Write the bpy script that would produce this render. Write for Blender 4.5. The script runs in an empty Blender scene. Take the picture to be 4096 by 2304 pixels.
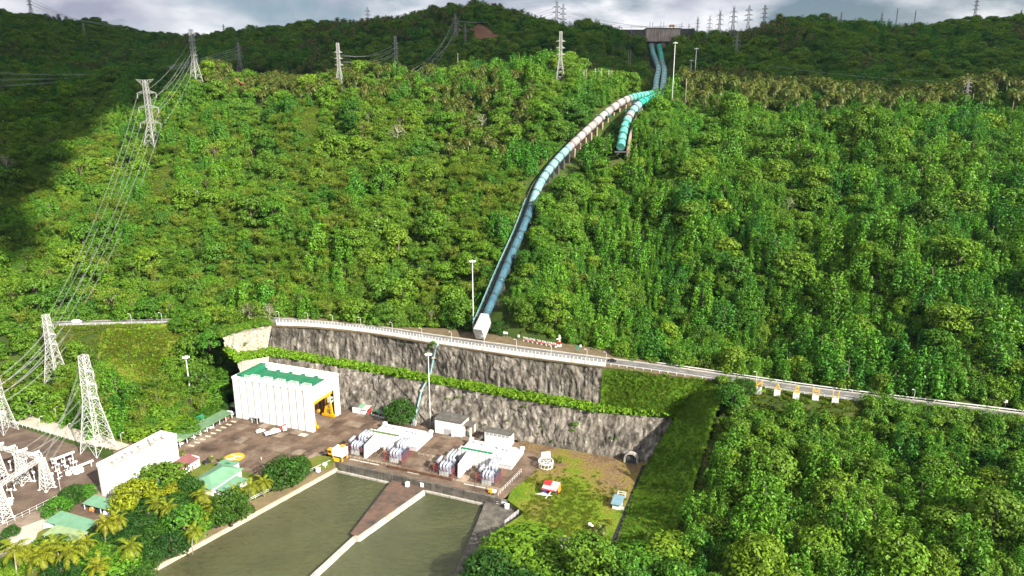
import bpy, bmesh, math, random
import numpy as np
from mathutils import Vector, Matrix
from mathutils.geometry import tessellate_polygon

SC = bpy.context.scene
COL = SC.collection
R = math.radians
random.seed(7)
RNG = np.random.default_rng(11)

# ------------------------------------------------------------------ camera
FPX, PITCH, CAM_H = 2731.0, R(14.5), 160.0          # focal length in photo pixels (4096 wide), downward pitch, height above the yard
cam = bpy.data.cameras.new('camera')
cam.sensor_width = 36.0
cam.lens = FPX / 4096 * 36.0
cam.clip_start, cam.clip_end = 1.0, 9000.0
cam_ob = bpy.data.objects.new('camera', cam)
COL.objects.link(cam_ob)
cam_ob.location = (0, 0, CAM_H)
cam_ob.rotation_euler = (math.pi / 2 - PITCH, 0, 0)
SC.camera = cam_ob

# ------------------------------------------------------------------ sky and sun
SUN_EL = R(32)
SUN_H = Vector((0.70, -0.714))                      # horizontal direction towards the sun
w = bpy.data.worlds.new('World'); SC.world = w
w.use_nodes = True
nt = w.node_tree; nt.nodes.clear()
N = nt.nodes.new; L = nt.links.new
out = N('ShaderNodeOutputWorld'); bg = N('ShaderNodeBackground')
sky = N('ShaderNodeTexSky'); sky.sky_type = 'NISHITA'; sky.sun_disc = False
sky.sun_elevation = SUN_EL
sky.sun_rotation = math.atan2(SUN_H.x, SUN_H.y)
tc = N('ShaderNodeTexCoord'); mp = N('ShaderNodeMapping')
mp.inputs['Scale'].default_value = (3.2, 3.2, 9.0)
mp.inputs['Location'].default_value = (4.3, 0.7, 1.2)
n1 = N('ShaderNodeTexNoise'); n1.inputs['Scale'].default_value = 1.3; n1.inputs['Detail'].default_value = 7; n1.inputs['Roughness'].default_value = 0.55
n1.inputs['Distortion'].default_value = 0.35
r1 = N('ShaderNodeValToRGB')
r1.color_ramp.elements[0].position = 0.37; r1.color_ramp.elements[0].color = (0, 0, 0, 1)
r1.color_ramp.elements[1].position = 0.55; r1.color_ramp.elements[1].color = (1, 1, 1, 1)
n2 = N('ShaderNodeTexNoise'); n2.inputs['Scale'].default_value = 1.9; n2.inputs['Detail'].default_value = 6
mp2 = N('ShaderNodeMapping'); mp2.inputs['Scale'].default_value = (3.0, 3.0, 7.0); mp2.inputs['Location'].default_value = (1.3, 5.2, 0.4)
r2 = N('ShaderNodeValToRGB')
r2.color_ramp.elements[0].position = 0.36; r2.color_ramp.elements[0].color = (5.6, 5.8, 7.4, 1)
r2.color_ramp.elements[1].position = 0.66; r2.color_ramp.elements[1].color = (15.5, 15.4, 15.8, 1)
mx = N('ShaderNodeMixRGB')
L(tc.outputs['Generated'], mp.inputs['Vector']); L(tc.outputs['Generated'], mp2.inputs['Vector'])
L(mp.outputs[0], n1.inputs['Vector']); L(mp2.outputs[0], n2.inputs['Vector'])
L(n1.outputs['Fac'], r1.inputs['Fac']); L(n2.outputs['Fac'], r2.inputs['Fac'])
L(r1.outputs['Color'], mx.inputs['Fac']); L(sky.outputs['Color'], mx.inputs['Color1']); L(r2.outputs['Color'], mx.inputs['Color2'])
L(mx.outputs['Color'], bg.inputs['Color']); bg.inputs['Strength'].default_value = 0.030
L(bg.outputs[0], out.inputs['Surface'])

sun = bpy.data.lights.new('sun', 'SUN'); sun.energy = 5.0; sun.angle = R(0.53); sun.color = (1.0, 0.93, 0.81)
sun_ob = bpy.data.objects.new('sun', sun); COL.objects.link(sun_ob)
SUN_DIR = Vector((SUN_H.x * math.cos(SUN_EL), SUN_H.y * math.cos(SUN_EL), math.sin(SUN_EL))).normalized()
sun_ob.rotation_euler = SUN_DIR.to_track_quat('Z', 'Y').to_euler()
sun_ob.location = (300, -200, 500)

SC.view_settings.view_transform = 'Standard'
SC.view_settings.look = 'None'
SC.view_settings.gamma = 1.0
SC.view_settings.exposure = 1.3
SC.cycles.max_bounces = 3
SC.cycles.diffuse_bounces = 2
SC.cycles.glossy_bounces = 2
SC.cycles.transmission_bounces = 3
SC.cycles.transparent_max_bounces = 4
SC.cycles.caustics_reflective = False
SC.cycles.caustics_refractive = False
SC.cycles.use_denoising = True
SC.cycles.use_adaptive_sampling = True
SC.cycles.adaptive_threshold = 0.02

# ------------------------------------------------------------------ photo pixel -> world
CT, ST = math.cos(PITCH), math.sin(PITCH)
def ray(px, py):
    u, v = px - 2048.0, 1152.0 - py
    return np.array([u, FPX * CT + v * ST, -FPX * ST + v * CT])
def G(px, py, z=0.0):                               # point of a level plane seen at a photo pixel
    d = ray(px, py); t = (z - CAM_H) / d[2]
    return (float(d[0] * t), float(d[1] * t), float(z))
def AY(px, py, Y):                                  # point at forward distance Y seen at a photo pixel
    d = ray(px, py); t = Y / d[1]
    return (float(d[0] * t), float(Y), float(CAM_H + d[2] * t))
def proj(p):
    x, y, z = p[0], p[1], p[2] - CAM_H
    D = y * CT - z * ST
    return 2048 + FPX * x / D, 1152 - FPX * (y * ST + z * CT) / D, D
SA = R(-21.0)                                       # the plant's own axes: su runs along the cliff, sw into the hill
SU = (math.cos(SA), math.sin(SA)); SW = (-math.sin(SA), math.cos(SA))
def S(o, u, w_, z=0.0):                             # offset from a point along the plant's axes
    return (o[0] + SU[0] * u + SW[0] * w_, o[1] + SU[1] * u + SW[1] * w_, z)

# ------------------------------------------------------------------ helpers
def tag(o, label=None, cat=None, group=None, kind=None):
    if label: o['label'] = label
    if cat: o['category'] = cat
    if group: o['group'] = group
    if kind: o['kind'] = kind
    return o
def empty(name, loc, rz=0.0, label=None, cat=None, group=None):
    o = bpy.data.objects.new(name, None); COL.objects.link(o)
    o.empty_display_size = 0.5
    o.location = loc; o.rotation_euler = (0, 0, rz)
    return tag(o, label, cat, group)
def link(name, me, mat, parent=None):
    o = bpy.data.objects.new(name, me); COL.objects.link(o)
    if mat is not None and len(me.materials) == 0: me.materials.append(mat)
    if parent: o.parent = parent
    return o
def copy_tree(o, parent=None):
    c = o.copy(); COL.objects.link(c); c.parent = parent
    for ch in list(o.children): copy_tree(ch, c)
    return c

class MB:
    """collects faces for ONE mesh object"""
    def __init__(s): s.v = []; s.f = []; s.sm = []
    def add(s, vs, fs, smooth=False):
        b = len(s.v); s.v += [tuple(p) for p in vs]
        s.f += [tuple(b + i for i in f) for f in fs]; s.sm += [smooth] * len(fs); return s
    def box(s, x0, x1, y0, y1, z0, z1):
        return s.add([(x0,y0,z0),(x1,y0,z0),(x1,y1,z0),(x0,y1,z0),(x0,y0,z1),(x1,y0,z1),(x1,y1,z1),(x0,y1,z1)],
                     [(0,3,2,1),(4,5,6,7),(0,1,5,4),(1,2,6,5),(2,3,7,6),(3,0,4,7)])
    def cbox(s, c, d):
        return s.box(c[0]-d[0]/2, c[0]+d[0]/2, c[1]-d[1]/2, c[1]+d[1]/2, c[2]-d[2]/2, c[2]+d[2]/2)
    def obox(s, p0, p1, wd, h, up=(0,0,1)):        # box along p0-p1, width wd, height h centred on the line
        p0, p1 = Vector(p0), Vector(p1); d = (p1 - p0)
        if d.length < 1e-6: return s
        d.normalize(); up = Vector(up)
        if abs(d.dot(up)) > 0.98: up = Vector((1,0,0))
        a = d.cross(up).normalized() * wd / 2; b = a.cross(d).normalized() * h / 2
        q = [p + i * a + j * b for p in (p0, p1) for i, j in ((-1,-1),(1,-1),(1,1),(-1,1))]
        return s.add(q, [(0,1,2,3),(7,6,5,4),(0,4,5,1),(1,5,6,2),(2,6,7,3),(3,7,4,0)])
    def bar(s, p0, p1, r): return s.obox(p0, p1, r * 1.8, r * 1.8)
    def tube(s, pts, r, n=10, caps=True):
        pts = [Vector(p) for p in pts]; m = len(pts); rs = r if hasattr(r, '__len__') else [r] * m
        vs = []; prev = None
        for i, p in enumerate(pts):
            d = (pts[min(i+1, m-1)] - pts[max(i-1, 0)]).normalized()
            if prev is None:
                up = Vector((0,0,1)) if abs(d.z) < 0.95 else Vector((1,0,0))
                a = d.cross(up).normalized()
            else:
                a = (prev - d * prev.dot(d)).normalized()
            prev = a; b = d.cross(a)
            for k in range(n):
                t = 2 * math.pi * k / n
                vs.append(p + (a * math.cos(t) + b * math.sin(t)) * rs[i])
        fs = [(i*n+k, i*n+(k+1)%n, (i+1)*n+(k+1)%n, (i+1)*n+k) for i in range(m-1) for k in range(n)]
        s.add(vs, fs, True)
        if caps:
            b = len(s.v) - len(vs)
            s.f += [tuple(b+k for k in range(n))[::-1], tuple(b+(m-1)*n+k for k in range(n))]; s.sm += [False, False]
        return s
    def prism(s, poly, z0, z1):
        n = len(poly)
        a = sum(poly[i][0]*poly[(i+1)%n][1]-poly[(i+1)%n][0]*poly[i][1] for i in range(n))
        if a < 0: poly = poly[::-1]
        vs = [(p[0],p[1],z0) for p in poly] + [(p[0],p[1],z1) for p in poly]
        tr = tessellate_polygon([[Vector((p[0],p[1],0)) for p in poly]])
        fs = []
        for t in tr:
            q = [poly[i] for i in t]
            ar = (q[1][0]-q[0][0])*(q[2][1]-q[0][1])-(q[1][1]-q[0][1])*(q[2][0]-q[0][0])
            t = tuple(t) if ar > 0 else tuple(t)[::-1]
            fs += [tuple(i+n for i in t), t[::-1]]
        fs += [(i,(i+1)%n,(i+1)%n+n,i+n) for i in range(n)]
        return s.add(vs, fs)
    def lathe(s, prof, n=16, c=(0,0,0)):
        vs = [(c[0]+r*math.cos(2*math.pi*k/n), c[1]+r*math.sin(2*math.pi*k/n), c[2]+z) for r, z in prof for k in range(n)]
        fs = [(i*n+k, i*n+(k+1)%n, (i+1)*n+(k+1)%n, (i+1)*n+k) for i in range(len(prof)-1) for k in range(n)]
        return s.add(vs, fs, True)
    def mesh(s, name):
        me = bpy.data.meshes.new(name); me.from_pydata(s.v, [], s.f)
        if any(s.sm): me.polygons.foreach_set('use_smooth', s.sm)
        me.update(); return me
    def build(s, name, mat, parent=None): return link(name, s.mesh(name), mat, parent)

def np_mesh(name, verts, faces, smooth=False):
    """fast mesh from arrays; faces all of one size"""
    verts = np.asarray(verts, dtype=np.float32); faces = np.asarray(faces, dtype=np.int32)
    me = bpy.data.meshes.new(name); k = faces.shape[1]; nf = len(faces)
    me.vertices.add(len(verts)); me.vertices.foreach_set('co', verts.ravel())
    me.loops.add(nf * k); me.loops.foreach_set('vertex_index', faces.ravel())
    me.polygons.add(nf)
    me.polygons.foreach_set('loop_start', np.arange(0, nf * k, k, dtype=np.int32))
    me.polygons.foreach_set('loop_total', np.full(nf, k, dtype=np.int32))
    if smooth: me.polygons.foreach_set('use_smooth', np.ones(nf, dtype=bool))
    me.update(calc_edges=True); return me

def smooth_path(pts, step):
    """Catmull-Rom through points, resampled every step"""
    P = [Vector(p) for p in pts]; P = [2*P[0]-P[1]] + P + [2*P[-1]-P[-2]]
    q = []
    for i in range(1, len(P)-2):
        for k in range(12):
            t = k / 12; a, b, c, d = P[i-1], P[i], P[i+1], P[i+2]
            q.append(0.5*((2*b)+(c-a)*t+(2*a-5*b+4*c-d)*t*t+(3*b-a-3*c+d)*t**3))
    q.append(P[-2])
    o = [q[0]]; acc = 0
    for a, b in zip(q, q[1:]):
        l = (b-a).length; pos = step - acc
        while pos <= l:
            o.append(a.lerp(b, pos/l)); pos += step
        acc = (acc + l) % step
    return o

def noise2(x, y, seed=0, octaves=4, base=1.0, gain=0.5):
    """value noise on arrays"""
    x = np.asarray(x, float); y = np.asarray(y, float); tot = np.zeros(np.broadcast(x, y).shape); amp = 1.0; fr = base; nrm = 0
    def h(i, j):
        n = (i * 374761393 + j * 668265263 + seed * 974711) & 0x7fffffff
        n = ((n ^ (n >> 13)) * 1274126177) & 0x7fffffff
        return ((n ^ (n >> 16)) & 0xffff) / 65535.0
    for o in range(octaves):
        X, Y = x*fr + 37.3*o, y*fr + 11.9*o
        i, j = np.floor(X).astype(np.int64), np.floor(Y).astype(np.int64); fx, fy = X-i, Y-j
        fx = fx*fx*(3-2*fx); fy = fy*fy*(3-2*fy)
        tot += amp*((h(i,j)*(1-fx)+h(i+1,j)*fx)*(1-fy)+(h(i,j+1)*(1-fx)+h(i+1,j+1)*fx)*fy)
        nrm += amp; amp *= gain; fr *= 2.03
    return tot / nrm * 2 - 1

def in_poly(x, y, poly):
    x = np.asarray(x, float); y = np.asarray(y, float); r = np.zeros(x.shape, bool); n = len(poly)
    for i in range(n):
        x0, y0 = poly[i][0], poly[i][1]; x1, y1 = poly[(i+1)%n][0], poly[(i+1)%n][1]
        if y0 == y1: continue
        c = ((y0 > y) != (y1 > y)) & (x < (x1-x0)*(y-y0)/(y1-y0)+x0)
        r ^= c
    return r
def dist_path(x, y, pts):
    """distance and signed side to a polyline (+ = left of travel)"""
    x = np.asarray(x, float); y = np.asarray(y, float)
    best = np.full(x.shape, 1e9); side = np.zeros(x.shape)
    for a, b in zip(pts, pts[1:]):
        dx, dy = b[0]-a[0], b[1]-a[1]; l2 = dx*dx+dy*dy+1e-9
        t = np.clip(((x-a[0])*dx+(y-a[1])*dy)/l2, 0, 1)
        d = np.hypot(x-a[0]-t*dx, y-a[1]-t*dy); s_ = np.sign(dx*(y-a[1])-dy*(x-a[0]))
        m = d < best; best = np.where(m, d, best); side = np.where(m, s_, side)
    return best, side

# ------------------------------------------------------------------ materials
MAT = {}
def new_mat(name):
    m = bpy.data.materials.new(name); m.use_nodes = True; m.node_tree.nodes.clear()
    MAT[name] = m; return m, m.node_tree.nodes.new, m.node_tree.links.new
def ramp(N, stops):
    r = N('ShaderNodeValToRGB'); e = r.color_ramp.elements
    while len(e) < len(stops): e.new(0.5)
    for i, (p, c) in enumerate(stops): e[i].position = p; e[i].color = (*c, 1)
    return r
def mat(name, col, col2=None, rough=0.8, scale=0.6, metal=0.0, bump=0.0, stretch=(1,1,1), lo=0.35, hi=0.65, detail=5, spec=0.3, coords='Object', streak=None):
    """painted / weathered surface: two colours mixed by noise, optional vertical grime streaks and bump"""
    m, N, L = new_mat(name)
    o = N('ShaderNodeOutputMaterial'); b = N('ShaderNodeBsdfPrincipled')
    b.inputs['Roughness'].default_value = rough; b.inputs['Metallic'].default_value = metal
    b.inputs['Specular IOR Level'].default_value = spec
    tc = N('ShaderNodeTexCoord'); mp = N('ShaderNodeMapping'); mp.inputs['Scale'].default_value = stretch
    L(tc.outputs[coords], mp.inputs['Vector'])
    n = N('ShaderNodeTexNoise'); n.inputs['Scale'].default_value = scale; n.inputs['Detail'].default_value = detail; n.inputs['Roughness'].default_value = 0.62
    L(mp.outputs[0], n.inputs['Vector'])
    col2 = col2 or tuple(c * 0.8 for c in col)
    r = ramp(N, [(lo, col), (hi, col2)]); L(n.outputs['Fac'], r.inputs['Fac']); last = r.outputs['Color']
    if streak:
        mp2 = N('ShaderNodeMapping'); mp2.inputs['Scale'].default_value = (1.3, 1.3, 0.06); L(tc.outputs[coords], mp2.inputs['Vector'])
        n2 = N('ShaderNodeTexNoise'); n2.inputs['Scale'].default_value = 1.0; n2.inputs['Detail'].default_value = 4; L(mp2.outputs[0], n2.inputs['Vector'])
        r2 = ramp(N, [(0.5, (0,0,0)), (0.75, (1,1,1))]); L(n2.outputs['Fac'], r2.inputs['Fac'])
        mx = N('ShaderNodeMixRGB'); L(r2.outputs['Color'], mx.inputs['Fac']); L(last, mx.inputs['Color1']); mx.inputs['Color2'].default_value = (*streak, 1)
        last = mx.outputs['Color']
    L(last, b.inputs['Base Color'])
    if bump:
        bp = N('ShaderNodeBump'); bp.inputs['Strength'].default_value = bump; bp.inputs['Distance'].default_value = 0.3
        L(n.outputs['Fac'], bp.inputs['Height']); L(bp.outputs[0], b.inputs['Normal'])
    L(b.outputs[0], o.inputs['Surface']); return m
def foliage(name, greens, tint=None, trans=0.2, isl=0.5, gloss=0.0):
    m, N, L = new_mat(name)
    o = N('ShaderNodeOutputMaterial'); oi = N('ShaderNodeObjectInfo'); ge = N('ShaderNodeNewGeometry')
    st = [(i/(len(greens)-1) if len(greens) > 1 else 0, g) for i, g in enumerate(greens)]
    r = ramp(N, st); L(oi.outputs['Random'], r.inputs['Fac']); last = r.outputs['Color']
    if tint:
        nz = N('ShaderNodeTexNoise'); nz.inputs['Scale'].default_value = 0.014; nz.inputs['Detail'].default_value = 3; L(ge.outputs['Position'], nz.inputs['Vector'])
        rr = ramp(N, [(0.42, (0,0,0)), (0.62, (1,1,1))]); L(nz.outputs['Fac'], rr.inputs['Fac'])
        mx = N('ShaderNodeMixRGB'); L(rr.outputs['Color'], mx.inputs['Fac']); L(last, mx.inputs['Color1'])
        m2 = N('ShaderNodeMixRGB'); m2.inputs['Fac'].default_value = 0.55; L(last, m2.inputs['Color1']); m2.inputs['Color2'].default_value = (*tint, 1)
        L(m2.outputs['Color'], mx.inputs['Color2']); last = mx.outputs['Color']
    ma = N('ShaderNodeMath'); ma.operation = 'MULTIPLY_ADD'; L(ge.outputs['Random Per Island'], ma.inputs[0]); ma.inputs[1].default_value = isl*2; ma.inputs[2].default_value = 1-isl
    mu = N('ShaderNodeMixRGB'); mu.blend_type = 'MULTIPLY'; mu.inputs['Fac'].default_value = 1; L(last, mu.inputs['Color1']); L(ma.outputs[0], mu.inputs['Color2'])
    d = N('ShaderNodeBsdfDiffuse'); t = N('ShaderNodeBsdfTranslucent'); g = N('ShaderNodeBsdfGlossy'); g.inputs['Roughness'].default_value = 0.45
    L(mu.outputs[0], d.inputs['Color']); L(mu.outputs[0], t.inputs['Color'])
    a = N('ShaderNodeMixShader'); a.inputs[0].default_value = trans; L(d.outputs[0], a.inputs[1]); L(t.outputs[0], a.inputs[2])
    c = N('ShaderNodeMixShader'); c.inputs[0].default_value = gloss; L(a.outputs[0], c.inputs[1]); L(g.outputs[0], c.inputs[2])
    L(c.outputs[0], o.inputs['Surface']); return m
# ================================================================== terrain
ROAD_Z, BENCH_Z, WATER_Z = 39.0, 21.0, -4.5
road_px = [(-500,1335),(-200,1318),(0,1305),(300,1293),(700,1284),(1000,1279),(1150,1284),(1480,1313),(1750,1352),(2050,1394),(2400,1441),(2600,1468),(2800,1497),(3000,1527),(3300,1571),(3700,1621),(4096,1670),(4700,1750)]
ROAD = smooth_path([G(x, y, ROAD_Z) for x, y in road_px], 4.0)
# visible canopy or ground: (px, py, distance, canopy height to take off)
cols = {
 -1500: [(1250,430),(1000,500),(700,620),(500,740),(400,860),(None,1000,170),(300,1200),(100,1600)],
 0:    [(1235,415),(1000,455),(700,560),(500,680),(370,810),(None,930,158),(310,1080),(190,1250),(50,1500)],
 350:  [(1230,415),(950,470),(650,575),(450,690),(340,790),(None,920,155),(290,1060),(190,1260),(72,1500)],
 620:  [(1215,415),(900,480),(600,590),(400,690),(318,760),(None,880,160),(255,1050),(180,1250),(122,1450)],
 1000: [(1215,412),(900,470),(600,570),(400,670),(308,740),(None,850,160),(230,1000),(140,1250)],
 1500: [(1235,398),(900,462),(600,552),(400,645),(285,720),(None,820,172),(205,950),(95,1200)],
 1900: [(1255,380),(900,440),(600,525),(400,610),(262,690),(None,780,180),(200,900),(42,1150)],
 2300: [(1320,350),(1000,410),(700,470),(500,530),(350,590),(255,645),(None,740,186),(190,860),(100,1060)],
 2450: [(1375,344),(1000,402),(700,462),(520,515),(400,560),(None,700,178),(215,900),(135,1030)],
 2600: [(1400,336),(1000,396),(760,440),(600,478),(450,525)],
 3000: [(1480,314),(1000,380),(700,436),(500,496),(400,545),(315,595),(None,700,176),(270,820),(140,1010)],
 3500: [(1540,288),(1000,352),(700,412),(500,476),(375,550),(None,680,170),(300,810),(105,1060)],
 4096: [(1620,264),(1000,330),(700,395),(500,465),(385,530),(None,650,168),(300,800),(90,1080)],
 5600: [(1750,220),(1000,290),(700,350),(500,420),(400,480),(None,640,166),(300,800),(90,1150)],
}
ctrl = []
for px, rows in cols.items():
    for r_ in rows:
        if r_[0] is None:
            x = (px-2048)/FPX*r_[1]; ctrl.append((x, r_[1], r_[2]))
        else:
            p = AY(px, r_[0], r_[1]); ctrl.append((p[0], p[1], p[2] - (7.5 if r_[1] > 300 else 6)))
    last = rows[-1]; p = AY(px, last[0], last[1]); ctrl.append((p[0]*1.25, p[1]*1.28, p[2]-70)); ctrl.append((p[0]*1.7, p[1]*1.75, p[2]-110))
# penstock saddle and the slope up to the intake
for px, py, Y, dz in ((2610,392,555,-8),(2640,378,610,-9),(2655,372,660,-9),(2660,350,720,-8),(2672,265,840,-7),(2640,200,950,-7),(2640,172,1000,-6),(2520,215,930,-7),(2790,215,930,-7),(2560,330,740,-9),(2760,340,740,-12),(2560,152,1040,-4),(2800,150,1035,-4)):
    p = AY(px, py, Y); ctrl.append((p[0], p[1], p[2]+dz))
# centre lines of the two penstocks (px, py, distance), and the ground under them
PEN_L = [(1932,1288,358),(1976,1186,374),(2030,1055,399),(2085,930,421),(2122,835,440),(2152,752,459),(2190,688,475),(2245,622,491),(2312,556,508),(2385,488,526),(2450,433,541),(2508,398,556),(2556,384,590),(2604,375,640),(2620,364,690),(2626,318,770),(2634,276,850),(2626,249,900),(2612,212,960),(2606,184,1008)]
PEN_R = [(2483,588,480),(2492,535,494),(2506,488,507),(2530,446,520),(2560,415,533),(2590,399,550),(2622,386,600),(2646,375,650),(2650,362,700),(2657,297,810),(2657,276,850),(2649,249,900),(2642,212,960),(2636,184,1008)]
PEN_LW = [AY(*p) for p in PEN_L]; PEN_RW = [AY(*p) for p in PEN_R]
for p in PEN_LW + PEN_RW: ctrl.append((p[0], p[1], p[2]-5.0))
p = PEN_RW[0]
# level and low ground (px, py, z)
low = [(0,1640,0),(0,1480,16),(-600,1500,18),(-600,1700,0),(300,1500,17),(550,1400,27),(600,1560,9),(820,1480,24),(850,1620,3),(450,1700,0),(0,2000,0),(0,2304,0),(-800,2200,0),(600,2200,0),(900,2304,-2),(1400,1800,0),(1800,1900,0),(2200,2000,0),(2300,2304,0),(1600,2300,-3),
       (2860,1585,33),(2800,1750,25),(2740,1950,13),(2670,2150,5),(3000,1640,27),(3200,1740,25),(3600,1770,27),(4096,1790,29),(3000,1900,18),(3500,2000,20),(4096,2020,25),(3000,2304,8),(3500,2304,13),(4096,2304,19),(2560,2304,1),(5200,2100,30),(5200,2600,18),(2500,2700,0),(3600,2800,4),(1000,3000,-3),(-800,3000,0)]
for px, py, z in low: ctrl.append(G(px, py, z))
for p in ROAD[::6]: ctrl.append((p.x, p.y, p.z))
ctrl = np.array(ctrl)
def tkey(x, y): y = np.maximum(y, 20.0); return np.stack([np.asarray(x)/y*1.6, np.log(y)*1.5], -1)
K = tkey(ctrl[:,0], ctrl[:,1]); nC = len(K)
def tps(a, b):
    d2 = ((a[:,None,:]-b[None,:,:])**2).sum(-1); return 0.5*d2*np.log(d2+1e-12)
A_ = np.zeros((nC+3, nC+3)); A_[:nC,:nC] = tps(K, K) + np.eye(nC)*2e-4
A_[:nC,nC] = 1; A_[:nC,nC+1:] = K; A_[nC,:nC] = 1; A_[nC+1:,:nC] = K.T
W_ = np.linalg.solve(A_, np.concatenate([ctrl[:,2], [0,0,0]]))
# excavated pit (photo pixels at the level given)
TOP_PX = [(890,1352),(953,1326),(1032,1310),(1090,1302),(1250,1308),(1480,1332),(1750,1376),(2050,1421),(2400,1466),(2600,1491),(2800,1515)]
CLIFF_TOP = [G(x, y, ROAD_Z) for x, y in TOP_PX]
FOOT_PX = [(1340,1640),(1640,1688),(1900,1728),(2100,1765),(2300,1803),(2585,1853)]
O0_ = AY(950,1452,G(890,1352,ROAD_Z)[1]-6.6)
PIT_CARVE = [(lambda q: (q[0]-6.0, q[1]+3.0))(G(x, y, ROAD_Z)) for x, y in ((890,1352),(953,1326))] + [(lambda q: (q[0]-3.0, q[1]+6.0))(G(x, y, ROAD_Z)) for x, y in ((1032,1310),(1085,1303))] + [(p.x, p.y) for p in ROAD if G(1110,1284,ROAD_Z)[0] < p.x < G(2800,1500,ROAD_Z)[0]] + \
            [G(2880,1550,38)[:2], G(2830,1710,29)[:2], G(2780,1880,18.5)[:2], G(2730,2030,10.5)[:2], G(2650,2190,4)[:2], G(2410,2210)[:2], G(2555,1880)[:2], G(2400,1850)[:2], G(2000,1790)[:2], G(1500,1720)[:2], S(O0_,14,-8)[:2], S(O0_,5,-4)[:2], S(O0_,-6,0)[:2]]
CHANNEL = [G(1335,1846)[:2], G(945,2022)[:2], G(550,2226)[:2], G(-150,2580)[:2], G(-700,2900)[:2], (-120,60), (70,60), G(1900,2450)[:2], G(1905,2280)[:2], G(2005,2165)[:2], G(2060,2110)[:2], G(2135,2050)[:2], G(2040,1985)[:2]]
FLAT = [G(x, y)[:2] for x, y in ((-900,1600),(-300,1620),(0,1632),(250,1690),(450,1752),(560,1760),(720,1690),(850,1640),(1000,1600),(1500,1640),(1640,1680),(2100,1760),(2590,1855),(2570,1900),(2450,2180),(2300,2400),(1800,2900),(-900,2900))]
def verge_w(x): return np.interp(x, (-62,-38,45,66), (6.5,15.5,13.0,6.5))   # wide uphill verge where the signs stand
FLAT_EDGE = [G(x, y)[:2] for x, y in ((-900,1600),(-300,1620),(0,1632),(250,1690),(450,1752),(560,1760),(720,1690),(850,1640),(985,1606))]
def terrain(x, y, carve=True):
    x = np.atleast_1d(np.asarray(x, float)); y = np.atleast_1d(np.asarray(y, float)); z = np.empty(x.shape)
    xf, yf, zf = x.ravel(), y.ravel(), z.ravel()
    for i in range(0, len(xf), 8192):
        k = tkey(xf[i:i+8192], yf[i:i+8192]); zf[i:i+8192] = tps(k, K) @ W_[:nC] + W_[nC] + k @ W_[nC+1:]
    z = zf.reshape(x.shape)
    hill = np.clip((z-42)/30, 0, 1)
    z = z + hill*(noise2(x, y, 3, 4, 1/95.0)*10.0*np.clip(y/600, 0.6, 1.5) + (np.abs(noise2(x*1.0, y*0.4, 8, 3, 1/62.0, 0.42))-0.25)*24.0*np.clip((900-y)/200, 0.4, 1) + noise2(x, y, 5, 2, 1/24.0)*2.6)
    apx = 2048+FPX*x/(y*CT+1.0)*0.985                 # bring ridge lines to the height they have
    far_ = np.clip((y-760)/190, 0, 1); z = z-np.interp(apx, (0,128,384,512,640,1280,1450,1600,1792,1920,2048,2176,2304,2432,2520,2688,2816,2944,3072,3200,3328,3840,3968,4096), (-14,14,36,32,20,-2,16,26,8,-6,26,48,68,80,30,14,16,-6,-42,-26,8,12,34,20))*y/FPX*far_
    fr_ = np.clip((y-470)/110, 0, 1)*np.clip((860-y)/130, 0, 1); z = z-np.interp(apx, (0,128,640,896,1024,1152,1280,2600,2688,2816,2944,3072,3200), (-24,-10,15,0,34,18,0,0,58,60,34,8,0))*y/FPX*fr_
    for pp in (PEN_LW, PEN_RW):                       # trench under the pipes
        d = np.full(x.shape, 1e9); pz = np.zeros(x.shape)
        for a, b in zip(pp, pp[1:]):
            dx, dy = b[0]-a[0], b[1]-a[1]; t = np.clip(((x-a[0])*dx+(y-a[1])*dy)/(dx*dx+dy*dy), 0, 1); dd = np.hypot(x-a[0]-t*dx, y-a[1]-t*dy)
            m_ = dd < d; d = np.where(m_, dd, d); pz = np.where(m_, a[2]+t*(b[2]-a[2]), pz)
        t = np.clip((d-6)/9, 0, 1); z = np.where(t < 1, np.minimum(z, pz-4.6)*(1-t)+z*t, z)
    f = in_poly(x, y, FLAT)
    d, _ = dist_path(x, y, FLAT_EDGE); z = np.where((x < FLAT_EDGE[-1][0]+4) & ~f, np.minimum(z, -0.25+d*np.interp(x, (-205,-172,-158), (0.66,0.66,2.2))), z)
    d, s_ = dist_path(x, y, ROAD)
    t = np.clip((d-np.where(s_ > 0, verge_w(x), 6.5))/np.where(s_ > 0, 16.0, 14.0), 0, 1); t = t*t*(3-2*t)
    z = (ROAD_Z-0.25)*(1-t) + z*t
    z = np.where(f, -0.25, z)
    if carve:
        z = np.where(in_poly(x, y, PIT_CARVE) | in_poly(x, y, CHANNEL), -13.0, z)
    return z
def hit(px, py, zoff=0.0, y0=180.0, y1=2200.0):
    """walk along a photo pixel's ray to the ground"""
    Y = np.concatenate([np.arange(y0, 700, 2.0), np.arange(700, y1, 4.0)]); d = ray(px, py)
    X = d[0]/d[1]*Y; Z = CAM_H + d[2]/d[1]*Y
    g = terrain(X, Y) + zoff; b = np.nonzero(g >= Z)[0]
    i = b[0] if len(b) else len(Y)-1
    return (float(X[i]), float(Y[i]), float(g[i]-zoff))
def ground(x, y): return float(terrain([x], [y])[0])

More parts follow.
